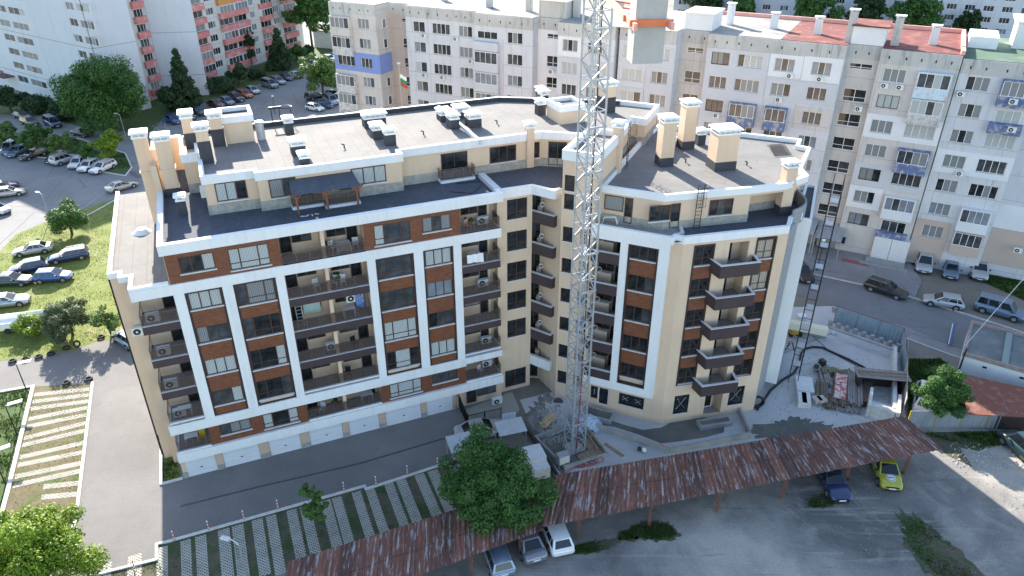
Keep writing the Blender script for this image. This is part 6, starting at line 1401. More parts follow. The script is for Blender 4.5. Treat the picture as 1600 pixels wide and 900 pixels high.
def table(F, s, d, z, label):
    q = F.p(s, d, z); o = thing('balcony_table', label, 'table', q, 'balcony tables'); L = Fr((0, 0), F.a)
    b = MB(); b.box(L, -.5, .5, -.3, .3, .68, .72); b.build('table_top', plastic, o, local=True)
    for x in (-.44, .44):
        for y in (-.25, .25): b = MB(); b.bar(L.p(x, y, 0), L.p(x, y, .68), .05); b.build('leg', plastic, o, local=True)
def chair(F, s, d, z, label, m=plastic, rz=0):
    q = F.p(s, d, z); o = thing('balcony_chair', label, 'chair', q, 'balcony chairs'); L = Fr((0, 0), F.a + rz)
    b = MB(); b.box(L, -.23, .23, -.22, .22, .4, .45); b.build('seat', m, o, local=True)
    b = MB(); b.box(L, -.23, .23, .2, .25, .45, .88); b.build('backrest', m, o, local=True)
    for x in (-.2, .2):
        for y in (-.19, .19): b = MB(); b.bar(L.p(x, y, 0), L.p(x, y, .4), .04); b.build('leg', m, o, local=True)
for s_, d_, k, lb in ((14.8, .7, 5, 'white table on the topmost double balcony'), (14.6, .7, 3, 'pale table behind the double balcony rail, fourth from the top'), (1.3, .6, 1, 'pale table on the fourth left corner balcony'), (1.2, .8, 0, 'table with blue cloth on the lowest left corner balcony'), (15.2, .8, 0, 'white table on the lowest double balcony'), (25.2, .8, 4, 'table under white cloths on the second right balcony')): table(FA, s_, d_, FLR[k] + .02, lb)
for s_, d_, k, lb, m in ((24.7, .6, 5, 'pink plastic chair on the topmost right balcony', salmon), (15.7, .7, 5, 'white chair right of the table, topmost double balcony', plastic), (14.0, .8, 5, 'white chair left of the table, topmost double balcony', plastic), (14.4, .6, 4, 'white chair near the divider, second double balcony', plastic), (13.8, .7, 4, 'white chair by the plants, second double balcony', plastic), (11.4, .6, 0, 'white armchair on the lowest double balcony, left half', plastic), (13.9, .7, 1, 'dark chair on the fifth double balcony', car_trim), (12.4, .7, 4, 'folded chair left of the divider, second double balcony', plastic), (2.0, .7, 0, 'yellow chair on the lowest left corner balcony', yellow), (14.7, .6, 2, 'black chair on the third lowest double balcony', car_trim), (25.5, .6, 0, 'chair on the lowest right balcony of the left wing', plastic)): chair(FA, s_, d_, FLR[k] + .02, lb, m, random.uniform(-.6, .6))
def cloth(F, s0, s1, d, z0, z1, name, label, m, fold=9):
    def f(b):
        vs = []; n = 16
        for i in range(n + 1): t = i / n; vs += [F.p(s0 + (s1 - s0) * t, d + .035 * math.sin(t * fold * 2), z1), F.p(s0 + (s1 - s0) * t + .03, d + .05 * math.sin(t * fold * 2 + .5) - .03, z0 + .05 * math.sin(t * 5))]
        b.add(vs, [(2 * i, 2 * i + 1, 2 * i + 3, 2 * i + 2) for i in range(n)], 0, True)
    one(name, label, 'laundry', m, f, None, F.p(s0, d, z0))
cloth(FA, 24.3, 25.7, -.13, FLR[4] + .25, FLR[4] + 1.02, 'hanging_cloth', 'white cloths hanging over the second right balcony rail', capwhite)
cloth(FA, 15.2, 15.9, .9, FLR[3] + .5, FLR[3] + 2.3, 'blue_curtain', 'blue patterned curtain in the double bay balcony', pm('blue_cloth', (.05, .12, .35), (.35, .45, .65), 7, .8))
cloth(FA, 11.2, 12.5, 1.2, FLR[3] + .7, FLR[3] + 1.7, 'leaning_board', 'pale green board leaning in the double bay balcony', pm('pale_green_board', (.38, .50, .46), None, 1, .6), 0)
cloth(FA, 14.3, 15.3, .2, FLR[5] + .2, FLR[5] + .75, 'table_cloth', 'cloth over the table on the topmost double balcony', pm('cream_cloth', (.5, .42, .36), None, 1, .9))
def steplad(b):
    for x in (0, .45): b.bar(FA.p(10.6 + x, .5, FLR[3]), FA.p(10.6 + x, .9, FLR[3] + 1.9), .05)
    for i in range(6): b.bar(FA.p(10.6, .55 + i * .06, FLR[3] + .25 + i * .28), FA.p(11.05, .55 + i * .06, FLR[3] + .25 + i * .28), .04)
one('stepladder', 'stepladder leaning at the left end of the double balcony', 'ladder', galv, steplad, None, FA.p(10.6, .6, FLR[3]))
for i, (s_, k, lb) in enumerate(((14.0, 4, 'green potted plants along the sill, second double balcony'), (13.6, 5, 'green potted plant by the divider, topmost double balcony'), (12.5, 0, 'potted plants on the lowest double balcony'), (24.9, 5, 'potted plants on the topmost right balcony'))):
    tree(FA.p(s_, 1.0, FLR[k] + .8), 1.0, .55, .4, lb, 'plant', lf_mid, nb=8, nl=260, leaf=.07, seed=200 + i, name='potted_plant', group='potted plants on the balconies', trunk_r=.03)
    o = bpy.data.objects[-1] if 0 else None
for o in list(S.objects):
    if o.name.startswith('potted_plant'): 
        k = [kk for kk in range(6) if 1][0]; lb = o['label']
        o.location.z = {'second': FLR[4] + .0, 'topmost': FLR[5] + .0, 'lowest': FLR[0] + .0}[[w for w in ('second', 'topmost', 'lowest') if w in lb][0]]
# cable coils on the shell balconies
coilm = pm('white_coil', (.62, .63, .64), None, 1, .5)
for k in range(1, 6):
    def f(b, k=k):
        q = FD.p(1.15, -.55, FLR[k] + .78)
        for j in range(3): b.tube([q + Vector((.2 * math.cos(a) * FD.c, .2 * math.cos(a) * FD.n, .22 + .2 * math.sin(a) + j * .03)) for a in [6.283 * i / 10 for i in range(11)]], .022, 5)
    one('cable_coil', 'white cable coil on the corner balcony, ' + ('', 'lowest of five', 'fourth of five from the top', 'middle of five', 'second of five from the top', 'topmost of five')[k], 'cable', coilm, f, 'white cable coils', FD.p(1.15, -.55, FLR[k] + .78))
for k in range(5):
    def f(b, k=k):
        q = FB1.p(-6.7, .8, FLB[k] + 1.05)
        for j in range(3): b.tube([q + Vector((.24 * math.cos(a + j), .05 * j, .25 + .24 * math.sin(a + j))) for a in [6.283 * i / 10 for i in range(11)]], .025, 5)
    one('cable_coil', 'white cable coil beside the crane mast, ' + ('lowest of its balconies', 'second lowest of its balconies', 'middle of its balconies', 'second highest of its balconies', 'highest of its balconies')[k], 'cable', coilm, f, 'white cable coils', FB1.p(-6.7, .8, FLB[k] + 1.05))
one('white_pipe_bend', 'white bent pipes on the screed terrace behind the crane', 'pipe', plastic, lambda b: [b.tube([FB1.p(-6.6, .3 + j * .18, 17.76), FB1.p(-6.45, .4 + j * .18, 18.4), FB1.p(-5.6, .6 + j * .18, 18.5), FB1.p(-5.4, .6 + j * .18, 17.9)], .035, 5) for j in range(2)], None, FB1.p(-6.4, .4, 17.8))
# roof bits
one('antenna_rack', 'round metal frame mast standing behind the roof edge', 'mast', darkmetal, lambda b: ([b.bar(FA.p(12.4 + x, 17.3, 20), FA.p(12.4 + x, 17.3, 24.0), .07) for x in (0, .7)], [b.tube([FA.p(13.7 + .55 * math.cos(a), 17.6 + .55 * math.sin(a), z) for a in [6.283 * i / 12 for i in range(13)]], .03, 5) for z in (23.9, 22.9)], b.bar(FA.p(12.2, 17.3, 24.0), FA.p(13.3, 17.3, 24.0), .08, .2), b.bar(FA.p(14.1, 17.5, 19), FA.p(14.1, 17.5, 23.9), .05)), None, FA.p(12.4, 17.3, 20))
for i, (F, s_, d_, z_, lb) in enumerate(((FA, 17.0, 8.6, ZR, 'small roof outlet between the chimney groups'), (FA, 24.0, 9.5, ZR, 'small roof outlet left of the roof divider'), (FA, 31.0, 10.0, ZR, 'small roof outlet right of the roof divider'), (FB2, 4.2, 9.6, ZB + .02, 'bent vent pipe between the tall chimneys'), (FB2, 9.0, 7.8, ZB + .02, 'bent vent pipe right of the big chimney'))):
    one('vent_pipe', lb, 'vent', darkmetal, lambda b: b.tube([F.p(s_, d_, z_), F.p(s_, d_, z_ + .3), F.p(s_ - .2, d_, z_ + .38)], .06, 6), 'small roof vents', F.p(s_, d_, z_))
def rebar(b):
    for i in range(9): b.bar(FB2.p(12.6 + i * .16, 9.3, ZB + .05), FB2.p(13.4 + i * .16, 12.2, ZB + .1), .035)
    for i in range(10): b.bar(FB2.p(12.4 + i * .12, 9.3 + i * .3, ZB + .13), FB2.p(14.1 + i * .1, 9.2 + i * .3, ZB + .13), .035)
one('steel_mesh_stack', 'stacked steel mesh lying on the right wing roof', 'steel mesh', darkmetal, rebar, None, FB2.p(12.6, 9.3, ZB))
one('roof_cable', 'loose black cable on the terrace of the left wing', 'cable', darkmetal, lambda b: b.tube([FA.p(24.0, 2.6, 19.78), FA.p(25.5, 1.6, 19.78), FA.p(26.6, 2.6, 19.78), FA.p(27.0, 3.8, 19.78), FA.p(25.0, 4.1, 19.78)], .03, 5), None, FA.p(25, 2, 19.78))
one('white_debris', 'white plaster debris on the terrace before the pergola', 'debris', capwhite, lambda b: [b.box(Fr(FA.p(12.3 + .35 * i, 2.2 + .12 * math.sin(i * 3), 0).xy, i), -.16, .16, -.05, .05, 19.76, 19.79) for i in range(4)], None, FA.p(12.3, 2.2, 19.76))
one('roof_membrane_dish', 'round white patch and dish on the lower left roof', 'roof vent', capwhite, lambda b: b.tube([FA.p(.55, 10.4, 17.03), FA.p(.55, 10.4, 17.35)], [.75, .35], 14), None, FA.p(.55, 10.4, 17.03))
# scaffolding by the white fin
sc_ = thing('scaffolding', 'tall steel scaffolding with plank decks behind the white fin wall', 'scaffold', FB2.p(16.5, 8, 0))
FSc = Fr(FB2.p(13.6, 3.4, 0).xy, FB2.a + R(53)); 
for x in (0, 2.1):
    for y in (-1.5, -.7): b = MB(); b.tube([FSc.p(x, y, 0), FSc.p(x, y, 19.2 + (x > 1) * 1.0)], .035, 6); b.build('standard', darkmetal, sc_)
for k in range(9):
    z = 2 + k * 2.05; b = MB(); b.box(FSc, .1, 1.0, -1.4, -.8, z, z + .05); b.build('plank_deck', galv, sc_)
    b = MB()
    for y in (-1.5, -.7): b.bar(FSc.p(0, y, z + .95), FSc.p(2.1, y, z + .95), .03); b.bar(FSc.p(0, y, z + .5), FSc.p(2.1, y, z + .5), .03)
    for x in (0, 2.1): b.bar(FSc.p(x, -1.5, z - .05), FSc.p(x, -.7, z - .05), .04)
    b.bar(FSc.p(0 if k % 2 else 2.1, -1.5, z), FSc.p(2.1 if k % 2 else 0, -1.5, z + 2), .03); b.build('ledger', darkmetal, sc_)
# corrugated hoarding round the yard, low concrete wall in front of it
def hoard(p, q, h, n, name, label, mat=galv, frame=rustpost, lean=0.0, z0=0.0, group='corrugated fences', rib=.16, posts=True):
    e = (q - p); L_ = e.length; F = Fr(p.xy, math.atan2(e.y, e.x)); o = thing(name, label, 'fence', (p.x, p.y, 0), group)
    for i in range(n):
        a, c = L_ * i / n + .03, L_ * (i + 1) / n - .03; b = MB(); m = int((c - a) / rib); vs = []
        for j in range(m + 1):
            x = a + (c - a) * j / m; y = .03 if j % 2 else -.03
            vs += [F.p(x, y, z0 + .05), F.p(x, y + lean, z0 + h)]
        b.add(vs, [(2 * j, 2 * j + 2, 2 * j + 3, 2 * j + 1) for j in range(m)], 0); b.build('panel', mat, o)
    for i in range(n + 1):
        x = L_ * i / n; b = MB(); b.bar(F.p(x, .06, 0), F.p(x, .06 + lean, z0 + h + .05), .07); b.build('post', frame, o)
    b = MB(); b.bar(F.p(0, .07, z0 + h), F.p(L_, .07 + lean, z0 + h), .05); b.bar(F.p(0, .07, z0 + h * .3), F.p(L_, .07, z0 + h * .3), .05); b.build('rail', galv if frame is yellow else frame, o); return o
sheetblue = pm('blue_grey_sheet', (.30, .38, .43), (.22, .29, .35), 1.4, .5, .2, stretch=(1, 1, .3))
hoard(gp(1302, 505), gp(1404, 541), 2.1, 3, 'corrugated_fence', 'blue grey corrugated fence between the yard and the street', sheetblue)
hoard(gp(1405, 541), gp(1410, 590), 2.0, 2, 'corrugated_fence', 'short corrugated fence at the right end of the yard', sheetblue)
fnc = pm('grey_fence_sheet', (.30, .33, .35), (.22, .25, .28), 1.2, .6, .1, stretch=(1, 1, .3))
hoard(gp(1416, 668), gp(1700, 672), 1.75, 7, 'metal_fence', 'long grey metal fence with yellow posts behind the gravel lot', fnc, yellow)
o = one('low_concrete_wall', 'low concrete wall with openings along the yard', 'wall', grey_conc, lambda b: ([b.bar(gp(1296, 511) .lerp(gp(1402, 548), t), gp(1296, 511).lerp(gp(1402, 548), t) + Vector((0, 0, .8)), .35) for t in [i / 8 for i in range(9)]], b.bar(gp(1296, 511, .9), gp(1402, 548, .9), .3, .18)), None, gp(1296, 511))
one('yard_side_wall', 'pale concrete wall along the right side of the yard', 'wall', kerb, lambda b: b.bar(gp(1397, 548, .55), gp(1396, 645, .55), .32, 1.1), None, gp(1396, 600))
one('rendered_block_wall', 'cream topped grey wall end beside the scaffolding and yard', 'wall', [grey_conc, pm('cream_render', (.66, .62, .48), None, 1, .9)], lambda b: (b.bar(gp(1222, 506, .7), gp(1292, 520, .7), .3, 1.4), b.bar(gp(1222, 504, 1.75), gp(1293, 518, 1.75), .9, .7, 1)), None, gp(1250, 515))
b_ = thing('red_white_barrier', 'leaning pale hoarding sheets with red straps right of the yard', 'fence', gp(1409, 600))
for i in range(4):
    y0, y1 = 548 + i * 24, 570 + i * 24; p, q = gp(1411 - i * .7, y0 + 8), gp(1410 - i * .8, y1 + 8); F = Fr(p.xy, math.atan2(q.y - p.y, q.x - p.x)); b = MB(); b.box(F, 0, (q - p).length, 0, .05, .3, 1.9); b.build('sheet', pm('pale_pink_sheet', (.48, .40, .38), (.38, .33, .32), 2, .8) if i == 0 else MATS['pale_pink_sheet'], b_)
b = MB(); b.bar(gp(1408, 655), gp(1408, 648, 1.2), .06); b.build('strap', redhose, b_)
# yard contents
def box_at(b, x, y, z, w, d, h, a, mi=0): b.box(Fr(gp(x, y).xy, a), -w / 2, w / 2, -d / 2, d / 2, z, z + h, mi)
def boardpile(x, y, w, d, n, a, label, m=timber, seed=1, cat='timber', z=.014, group='timber stacks in the yard', name='timber_stack'):
    r_ = random.Random(seed)
    def f(b):
        F = Fr(gp(x, y).xy, a); k = max(3, int(w / .2))
        for j in range(n):
            for i in range(k):
                if r_.random() < .12: continue
                x0 = -w / 2 + w * i / k; o_ = r_.uniform(-.25, .25); b.box(F, x0 + .01, x0 + w / k - .015, -d / 2 + o_, d / 2 + o_, z + j * .12, z + j * .12 + .1 + r_.uniform(-.01, .01), 0)
    return one(name, label, cat, m, f, group, gp(x, y))
boardpile(1311, 613, 1.25, 5.2, 5, R(-24), 'timber stack under the red and white sacks', pm('dark_timber', (.20, .15, .11), (.12, .09, .07), 4, .9), 1)
boardpile(1314, 586, 3.6, .9, 4, R(-16), 'low mossy timber pile along the back of the yard stacks', pm('mossy_timber', (.20, .20, .12), (.14, .13, .08), 4, .9), 2)
boardpile(1334, 614, 1.3, 5.0, 5, R(-22), 'grey weathered board pile right of the red sacks', pm('weathered_timber', (.30, .28, .26), (.20, .18, .17), 4, .9), 3)
boardpile(1283, 616, 1.0, 3.0, 4, R(-20), 'dark scrap pile left of the red sacks', MATS['dark_timber'], 4)
boardpile(1352, 616, .8, 3.8, 4, R(-30), 'narrow dark plank pile before the shed opening', MATS['dark_timber'], 6)
boardpile(1288, 592, 1.0, 2.4, 3, R(-14), 'pale plank pile left of the mossy timber', MATS['weathered_timber'], 7)
whitebag = pm('white_board', (.68, .67, .65), (.60, .59, .58), 3, .8); redbag = pm('red_white_sack', (.55, .13, .12), (.62, .55, .50), 3.2, .7, stops=(.45, .52))
one('sack_pile', 'red and white cement sacks on the dark timber stack', 'sacks', redbag, lambda b: [b.box(Fr(gp(1311, 613).xy, R(-24)), -.5 + .5 * (i % 2) + .01, -.02 + .5 * (i % 2), -1.9 + .48 * j, -1.46 + .48 * j, .62, .8 + .03 * ((i + j) % 3)) for i in range(2) for j in range(8)], None, gp(1311, 613))
one('white_board_stack', 'white boards stacked on the pale floor, upper stack', 'boards', whitebag, lambda b: [box_at(b, 1256, 606, .014 + j * .16, 1.5, 2.4, .15, R(-16 + j)) for j in range(3)], 'white board stacks', gp(1256, 606))
one('white_board_stack', 'white boxes stacked on the pale floor, lower stack', 'boards', whitebag, lambda b: [box_at(b, 1252 + 6 * (j % 2), 629, .014 + (j // 2) * .3, .75, 1.7, .28, R(-16)) for j in range(4)], 'white board stacks', gp(1252, 628))
one('rubble_bag', 'white crumpled bag beside the lower white boxes', 'bag', plastic, lambda b: lump(b, (0, 0, 0), .55, .45, .5, 5), None, gp(1272, 640, .014))
one('cream_boxes', 'cream boxes beside the dark scrap pile', 'boxes', pm('cream_box', (.50, .44, .38), (.42, .37, .32), 3, .85), lambda b: [box_at(b, 1275 + 7 * i, 628 + 2 * j, .014 + .3 * j, .7, .8, .28, R(12)) for i in range(2) for j in range(2)], None, gp(1275, 628))
one('blue_barrel', 'blue grey drum standing alone on the pale yard floor', 'barrel', [sheetblue, darkmetal], lambda b: (b.tube([gp(1276, 573), gp(1276, 573, .45), gp(1276, 573, .95)], [.32, .36, .32], 14), b.tube([gp(1276, 573, .95), gp(1276, 573, .97)], .27, 12, 1)), None, gp(1276, 573))
one('small_dark_crate', 'small dark crates beside the blue grey drum', 'crate', dark, lambda b: [box_at(b, 1284, 570, .014 + .2 * j, .45, .6, .17, R(20)) for j in range(3)], None, gp(1284, 570))
one('yellow_mixer', 'yellow concrete mixer beside the scaffolding', 'mixer', [yellow, plastic, tyre_m], lambda b: (b.tube([gp(1240, 516, .5), gp(1241, 515, 1.0), gp(1243, 512, 1.5)], [.35, .6, .35], 12), box_at(b, 1243, 520, .3, 1.6, .8, .5, R(10)), box_at(b, 1248, 512, .9, .9, .7, .7, R(10), 1), b.tube([gp(1236, 521, .25), gp(1236, 524, .25)], .25, 10, 2), b.tube([gp(1250, 521, .25), gp(1250, 524, .25)], .25, 10, 2)), None, gp(1241, 516))
one('trestle', 'black steel trestle ladder between the fin wall and the drum', 'trestle', darkmetal, lambda b: [b.bar(gp(1234 + 7 * i, 546 + 2 * j), gp(1237, 536, 1.5) + Vector((.1 * i, .3 * j, 0)), .05) for i in (-1, 1) for j in (0, 1)] + [b.bar(gp(1230, 545 - 4 * k, .3 * k + .2), gp(1233, 545 - 4 * k, .3 * k + .2), .04) for k in range(4)], None, gp(1237, 545))
one('stair_flight', 'white concrete stair flight beside the rusty shelter', 'stairs', kerb, lambda b: ([b.box(Fr(gp(1376, 656).xy, R(-27)), -1.0, 1.0, i * .4, i * .4 + .4, .014, .2 * (6 - i)) for i in range(6)], [b.box(Fr(gp(1376, 656).xy, R(-27)), x, x + .25, -.2, 2.7, .014, 1.35) for x in (-1.28, 1.03)]), None, gp(1377, 650))
shd = thing('lean_to', 'dark open lean-to with plank and ladder roof in the yard corner', 'shed', gp(1362, 605))
Fs = Fr(gp(1338, 612).xy, R(-10)); b = MB(); b.box(Fs, 0, 3.9, 1.2, 1.4, .014, 1.7); b.box(Fs, 0, .15, 0, 1.2, .014, 1.7); b.box(Fs, 3.75, 3.9, 0, 1.2, .014, 1.7); b.build('walls', dark, shd)
for i in range(7): b = MB(); b.box(Fs, -.3, 4.4, -.1 + i * .23, .1 + i * .23, 1.72 + .02 * (i % 2), 1.77 + .02 * (i % 2)); b.build('roof_plank', MATS['weathered_timber'], shd)
one('wooden_ladder', 'pale ladder lying on the plank roof of the lean-to', 'ladder', timber, lambda b: ([b.bar(Fs.p(-.1, .3 + .5 * j, 1.86), Fs.p(4.2, .5 + .5 * j, 1.86), .07) for j in (0, 1)], [b.bar(Fs.p(.1 + .4 * k, .32 + .02 * k, 1.86), Fs.p(.1 + .4 * k, .84 + .02 * k, 1.86), .05) for k in range(10)]), None, Fs.p(2, .5, 1.84))
hp = [(1183, 640), (1190, 630), (1204, 610), (1222, 594), (1240, 583), (1248, 570), (1252, 552), (1258, 545), (1270, 542), (1285, 543), (1300, 550), (1325, 561), (1352, 575)]
one('pump_hose', 'thick black hose snaking across the pale yard floor', 'hose', blackhose, lambda b: b.tube([gp(x, y, .12) for x, y in hp], .11, 8), None, gp(1250, 560))
one('pipe_coil', 'coil of black corrugated pipe at the corner of the low wall', 'pipe coil', blackhose, lambda b: [b.tube([gp(1183, 640, .1) + Vector(((.62 - .05 * (j % 3)) * math.cos(a), .25 + .06 * j, .62 + (.55 - .05 * (j % 3)) * math.sin(a))) for a in [6.283 * i / 16 for i in range(17)]], .06, 6) for j in range(5)], None, gp(1183, 640))
one('thin_cables', 'thin dark cables running over the yard floor', 'cable', darkmetal, lambda b: (b.tube([gp(1262, 518, .05), gp(1298, 550, .04), gp(1350, 578, .05)], .025, 5), b.tube([gp(1225, 552, .03), gp(1270, 532, .03), gp(1302, 520, .03)], .02, 5)), None, gp(1290, 540))
one('white_bucket', 'white bucket by the wall end near the street fence', 'bucket', plastic, lambda b: b.tube([gp(1303, 519), gp(1303, 519, .4)], [.16, .2], 10), None, gp(1303, 519))
for i, (x, y, m, lb) in enumerate(((999, 701, car_trim, 'dark bucket on the concrete strip before the low wall'), (1007, 703, plastic, 'white bucket on the concrete strip before the low wall'))):
    one('bucket', lb, 'bucket', m, lambda b: b.tube([gp(x, y, .01), gp(x, y, .33)], [.15, .19], 10), None, gp(x, y))
one('loose_plank', 'loose plank on the pale strip between pit and shelter', 'plank', timber, lambda b: b.bar(gp(945, 693, .04), gp(974, 713, .04), .3, .05), None, gp(960, 703))
one('red_hose_tangle', 'tangle of dark red hoses at the crane cabinet', 'hose', redhose, lambda b: [b.tube([gp(905 + 7 * j, 726 - 2 * j, .05 + .04 * j) + Vector(((.45 + .1 * (j % 3)) * math.cos(a), .35 * math.sin(a), 0)) for a in [6.283 * i / 14 for i in range(15)]], .035, 5) for j in range(5)] + [b.tube([gp(878, 742, .04), gp(890, 735, .04), gp(905, 728, .05)], .035, 5)], None, gp(905, 725))
def tarp(b):
    c = gp(918, 664, 0); n = 12; vs = []
    for j in range(n):
        for i in range(n): x, y = (i / (n - 1) - .5) * 2.6, (j / (n - 1) - .5) * 2.0; vs.append((c.x + x, c.y + y, .06 + max(0, .95 - .75 * (x * x * .7 + y * y)) + .09 * math.sin(i * 2.1 + j) * math.cos(j * 1.7)))
    b.add(vs, [(j * n + i, j * n + i + 1, (j + 1) * n + i + 1, (j + 1) * n + i) for j in range(n - 1) for i in range(n - 1)], 0, False)
one('tarpaulin_heap', 'crumpled pale blue tarpaulin heap beside the crane mast', 'tarpaulin', blue_tarp, tarp, None, gp(918, 664))
boardpile(857, 664, .7, 1.5, 3, R(-35), 'bundle of fresh pale laths at the pit corner', pm('fresh_timber', (.55, .42, .25), (.45, .34, .2), 4, .8), 9, 'laths', .45, None, 'lath_bundle')
one('orange_pipe_stub', 'orange pipe stub standing at the low wall bend', 'pipe', orange, lambda b: b.tube([gp(1035, 694, 0), gp(1035, 694, .75)], .08, 8), None, gp(1035, 694))
one('manhole', 'dark manhole cover on the concrete apron', 'manhole', dark, lambda b: b.tube([gp(872, 629, .018), gp(872, 629, .04)], .45, 14), None, gp(872, 629))
one('drain_wall', 'dark sunken channel wall beside the rubble bed', 'wall', dark, lambda b: [b.bar(gp(812, 655, .2), gp(872, 744, .2), .18, .4)], None, gp(840, 700))
# paved garden with railing, small roofs, white box
sheet('garden_paving', P((728, 640), (800, 612), (812, 640), (790, 668), (735, 672)), .017, m_paver)
def railing(p, q, h, label, n=None, sheetcol=None, grp='black garden railings'):
    e = q - p; L_ = e.length; F = Fr(p.xy, math.atan2(e.y, e.x)); o = thing('garden_railing', label, 'railing', (p.x, p.y, 0), grp); n = n or int(L_ / .14); b = MB()
    for i in range(n + 1): b.bar(F.p(L_ * i / n, 0, .1), F.p(L_ * i / n, 0, h), .035)
    b.build('bars', darkmetal, o); b = MB(); b.bar(F.p(0, 0, h), F.p(L_, 0, h), .05); b.bar(F.p(0, 0, .2), F.p(L_, 0, .2), .05); b.build('rail', darkmetal, o)
    for x in (0, L_ / 2, L_): b = MB(); b.bar(F.p(x, 0, 0), F.p(x, 0, h + .15), .09); b.build('post', darkmetal, o)
railing(gp(732, 671), gp(783, 659), 1.5, 'black railing in front of the silver car'); railing(gp(709, 618), gp(732, 671), 1.5, 'black railing along the driveway edge')
one('striped_sheet', 'white and blue striped sheet fixed to the black railing', 'sheet', pm('striped_sheet', (.30, .42, .58), (.62, .66, .72), 5, .6, stretch=(4, 1, .2)), lambda b: b.bar(gp(784, 658, .75), gp(806, 654, .75), .05, 1.5), None, gp(795, 656))
def lowroof(name, label, c, w, d, z, a, m, group=None):
    p = gp(*c); o = thing(name, label, 'roof', (p.x, p.y, 0), group); F = Fr(p.xy, a)
    b = MB(); b.box8([F.p(x, y, z - .05 + t + (.15 if y > 0 else 0)) for t in (0, .06) for x, y in ((-w / 2, -d / 2), (w / 2, -d / 2), (w / 2, d / 2), (-w / 2, d / 2))]); b.build('roof_sheet', m, o)
    for x in (-w / 2 + .1, w / 2 - .1):
        for y in (-d / 2 + .1, d / 2 - .1): b = MB(); b.bar(F.p(x, y, 0), F.p(x, y, z - .06), .07); b.build('post', galv, o)
pol = pm('pale_roof_sheet', (.52, .54, .56), (.44, .46, .48), 2, .5)
lowroof('small_roof', 'pale sheet roof between the railing and the big tree, right one', (798, 690), 2.4, 1.7, 1.6, R(18), pol, 'small pale roofs by the big tree')
lowroof('small_roof', 'pale sheet roof at the driveway end, left of the big tree', (722, 716), 2.2, 1.9, 1.7, R(20), pol, 'small pale roofs by the big tree')
one('white_cabin_box', 'white box container right of the big tree crown', 'box', whitebag, lambda b: (b.box(Fr(gp(832, 728).xy, R(18)), -.9, .9, -.8, .8, .01, 1.5), b.box(Fr(gp(842, 740).xy, R(18)), -.6, .7, -.7, .5, .01, 1.1)), None, gp(832, 728))
# white building with sunken roof and the rusty shed roof at the right
wb = thing('white_garage', 'white low building with grey sunken roof beside the street', 'building', gp(1540, 580))
q0, q1, q2 = gp(1506, 592), gp(1490, 556), gp(1640, 620)
FWb = Fr((42.9, 57.9), R(-34)); b = MB(); b.box(FWb, 0, 16, .0, 7.0, 0, 2.1); b.build('wall', pw_white, wb)
b = MB(); b.box(FWb, .25, 15.8, .25, 6.75, 2.1, 2.15); b.build('roof', pm('wet_grey_roof', (.12, .14, .14), (.18, .20, .20), .6, .6), wb)
b = MB(); para([FWb.p(0, 0, 0).xy, FWb.p(16, 0, 0).xy, FWb.p(16, 7.0, 0).xy, FWb.p(0, 7.0, 0).xy], 2.05, 2.45, .22, b, out=.05); b.build('parapet', pm('rusty_coping', (.36, .28, .24), (.26, .2, .18), 3, .9), wb)
for x in (3.1, 6.2, 9.3): b = MB(); b.box(FWb, x, x + .55, .3, 6.7, 2.15, 2.36); b.build('roof_beam', pm('green_grey_beam', (.22, .27, .26), None, 1, .8) if x < 4 else MATS['green_grey_beam'], wb)
for x in (1.8, 4.8): b = MB(); b.box(FWb, x, x + .35, -.03, 0, 1.4, 1.6); b.build('wall_vent', darkmetal, wb)
one('blue_street_sign', 'narrow blue and white board against the white low building', 'sign', [PAINT['blue'], plastic], lambda b: (b.bar(gp(1483, 538, .3), gp(1490, 512, .3) + Vector((0, 0, .5)), .28, .05), b.bar(gp(1482, 538, .3), gp(1489, 512, .3) + Vector((-.15, 0, .5)), .08, .06, 1)), None, gp(1486, 530))
rs = thing('rusty_shed', 'brown rusty flat shed roof behind the metal fence', 'shed', gp(1560, 640)); b = MB(); b.prism([gp(*q, 1.7).xy for q in ((1506, 588), (1700, 630), (1700, 654), (1516, 643))], 0, 1.7); b.build('wall', dark, rs)
b = MB(); b.prism([gp(*q, 1.76).xy for q in ((1502, 584), (1720, 632), (1720, 658), (1511, 647))], 1.7, 1.78); b.build('roof', pm('rusty_sheet_roof', (.20, .07, .045), (.14, .05, .035), 1.2, .85, c3=(.24, .12, .09), s3=1.2), rs)
# overhead wires
one('overhead_wire', 'pair of overhead wires crossing above the silver people carrier', 'wire', galv, lambda b: [b.tube([gp(1508, 540, 2.9), (gp(1508, 540, 2.9) + Vector((14, 9, 12 + j))) * .5 + gp(1508, 540, 2.9) * .5 - Vector((0, 0, .5)), gp(1508, 540, 2.9) + Vector((14, 9, 9.5 + j))], .014, 5) for j in (0, .5)], None, gp(1508, 540, 2.9))
one('wire_bracket', 'black steel pole on the white low building holding the wires', 'pole', darkmetal, lambda b: b.bar(FWb.p(.1, -.08, .2), FWb.p(.1, -.08, 3.0), .09), None, FWb.p(.1, -.08, .2))
# red patches and stones by the shop
one('red_paving', 'small red paving strip in front of the white shutters', 'paving', pm('red_paving', (.30, .10, .08), None, 1, .9), lambda b: b.box(FG, 66.5, 69.5, -3.4, -2.5, .1, .14), None, FG.p(66.5, -3.4, 0))
one('concrete_steps', 'low concrete platform below the white shutters', 'steps', grey_conc, lambda b: (b.box(FG, 69.0, 73.4, -2.3, -.9, .1, .35), b.box(FG, 68.4, 73.8, -2.9, -2.3, .1, .22)), None, FG.p(69, -2, 0))
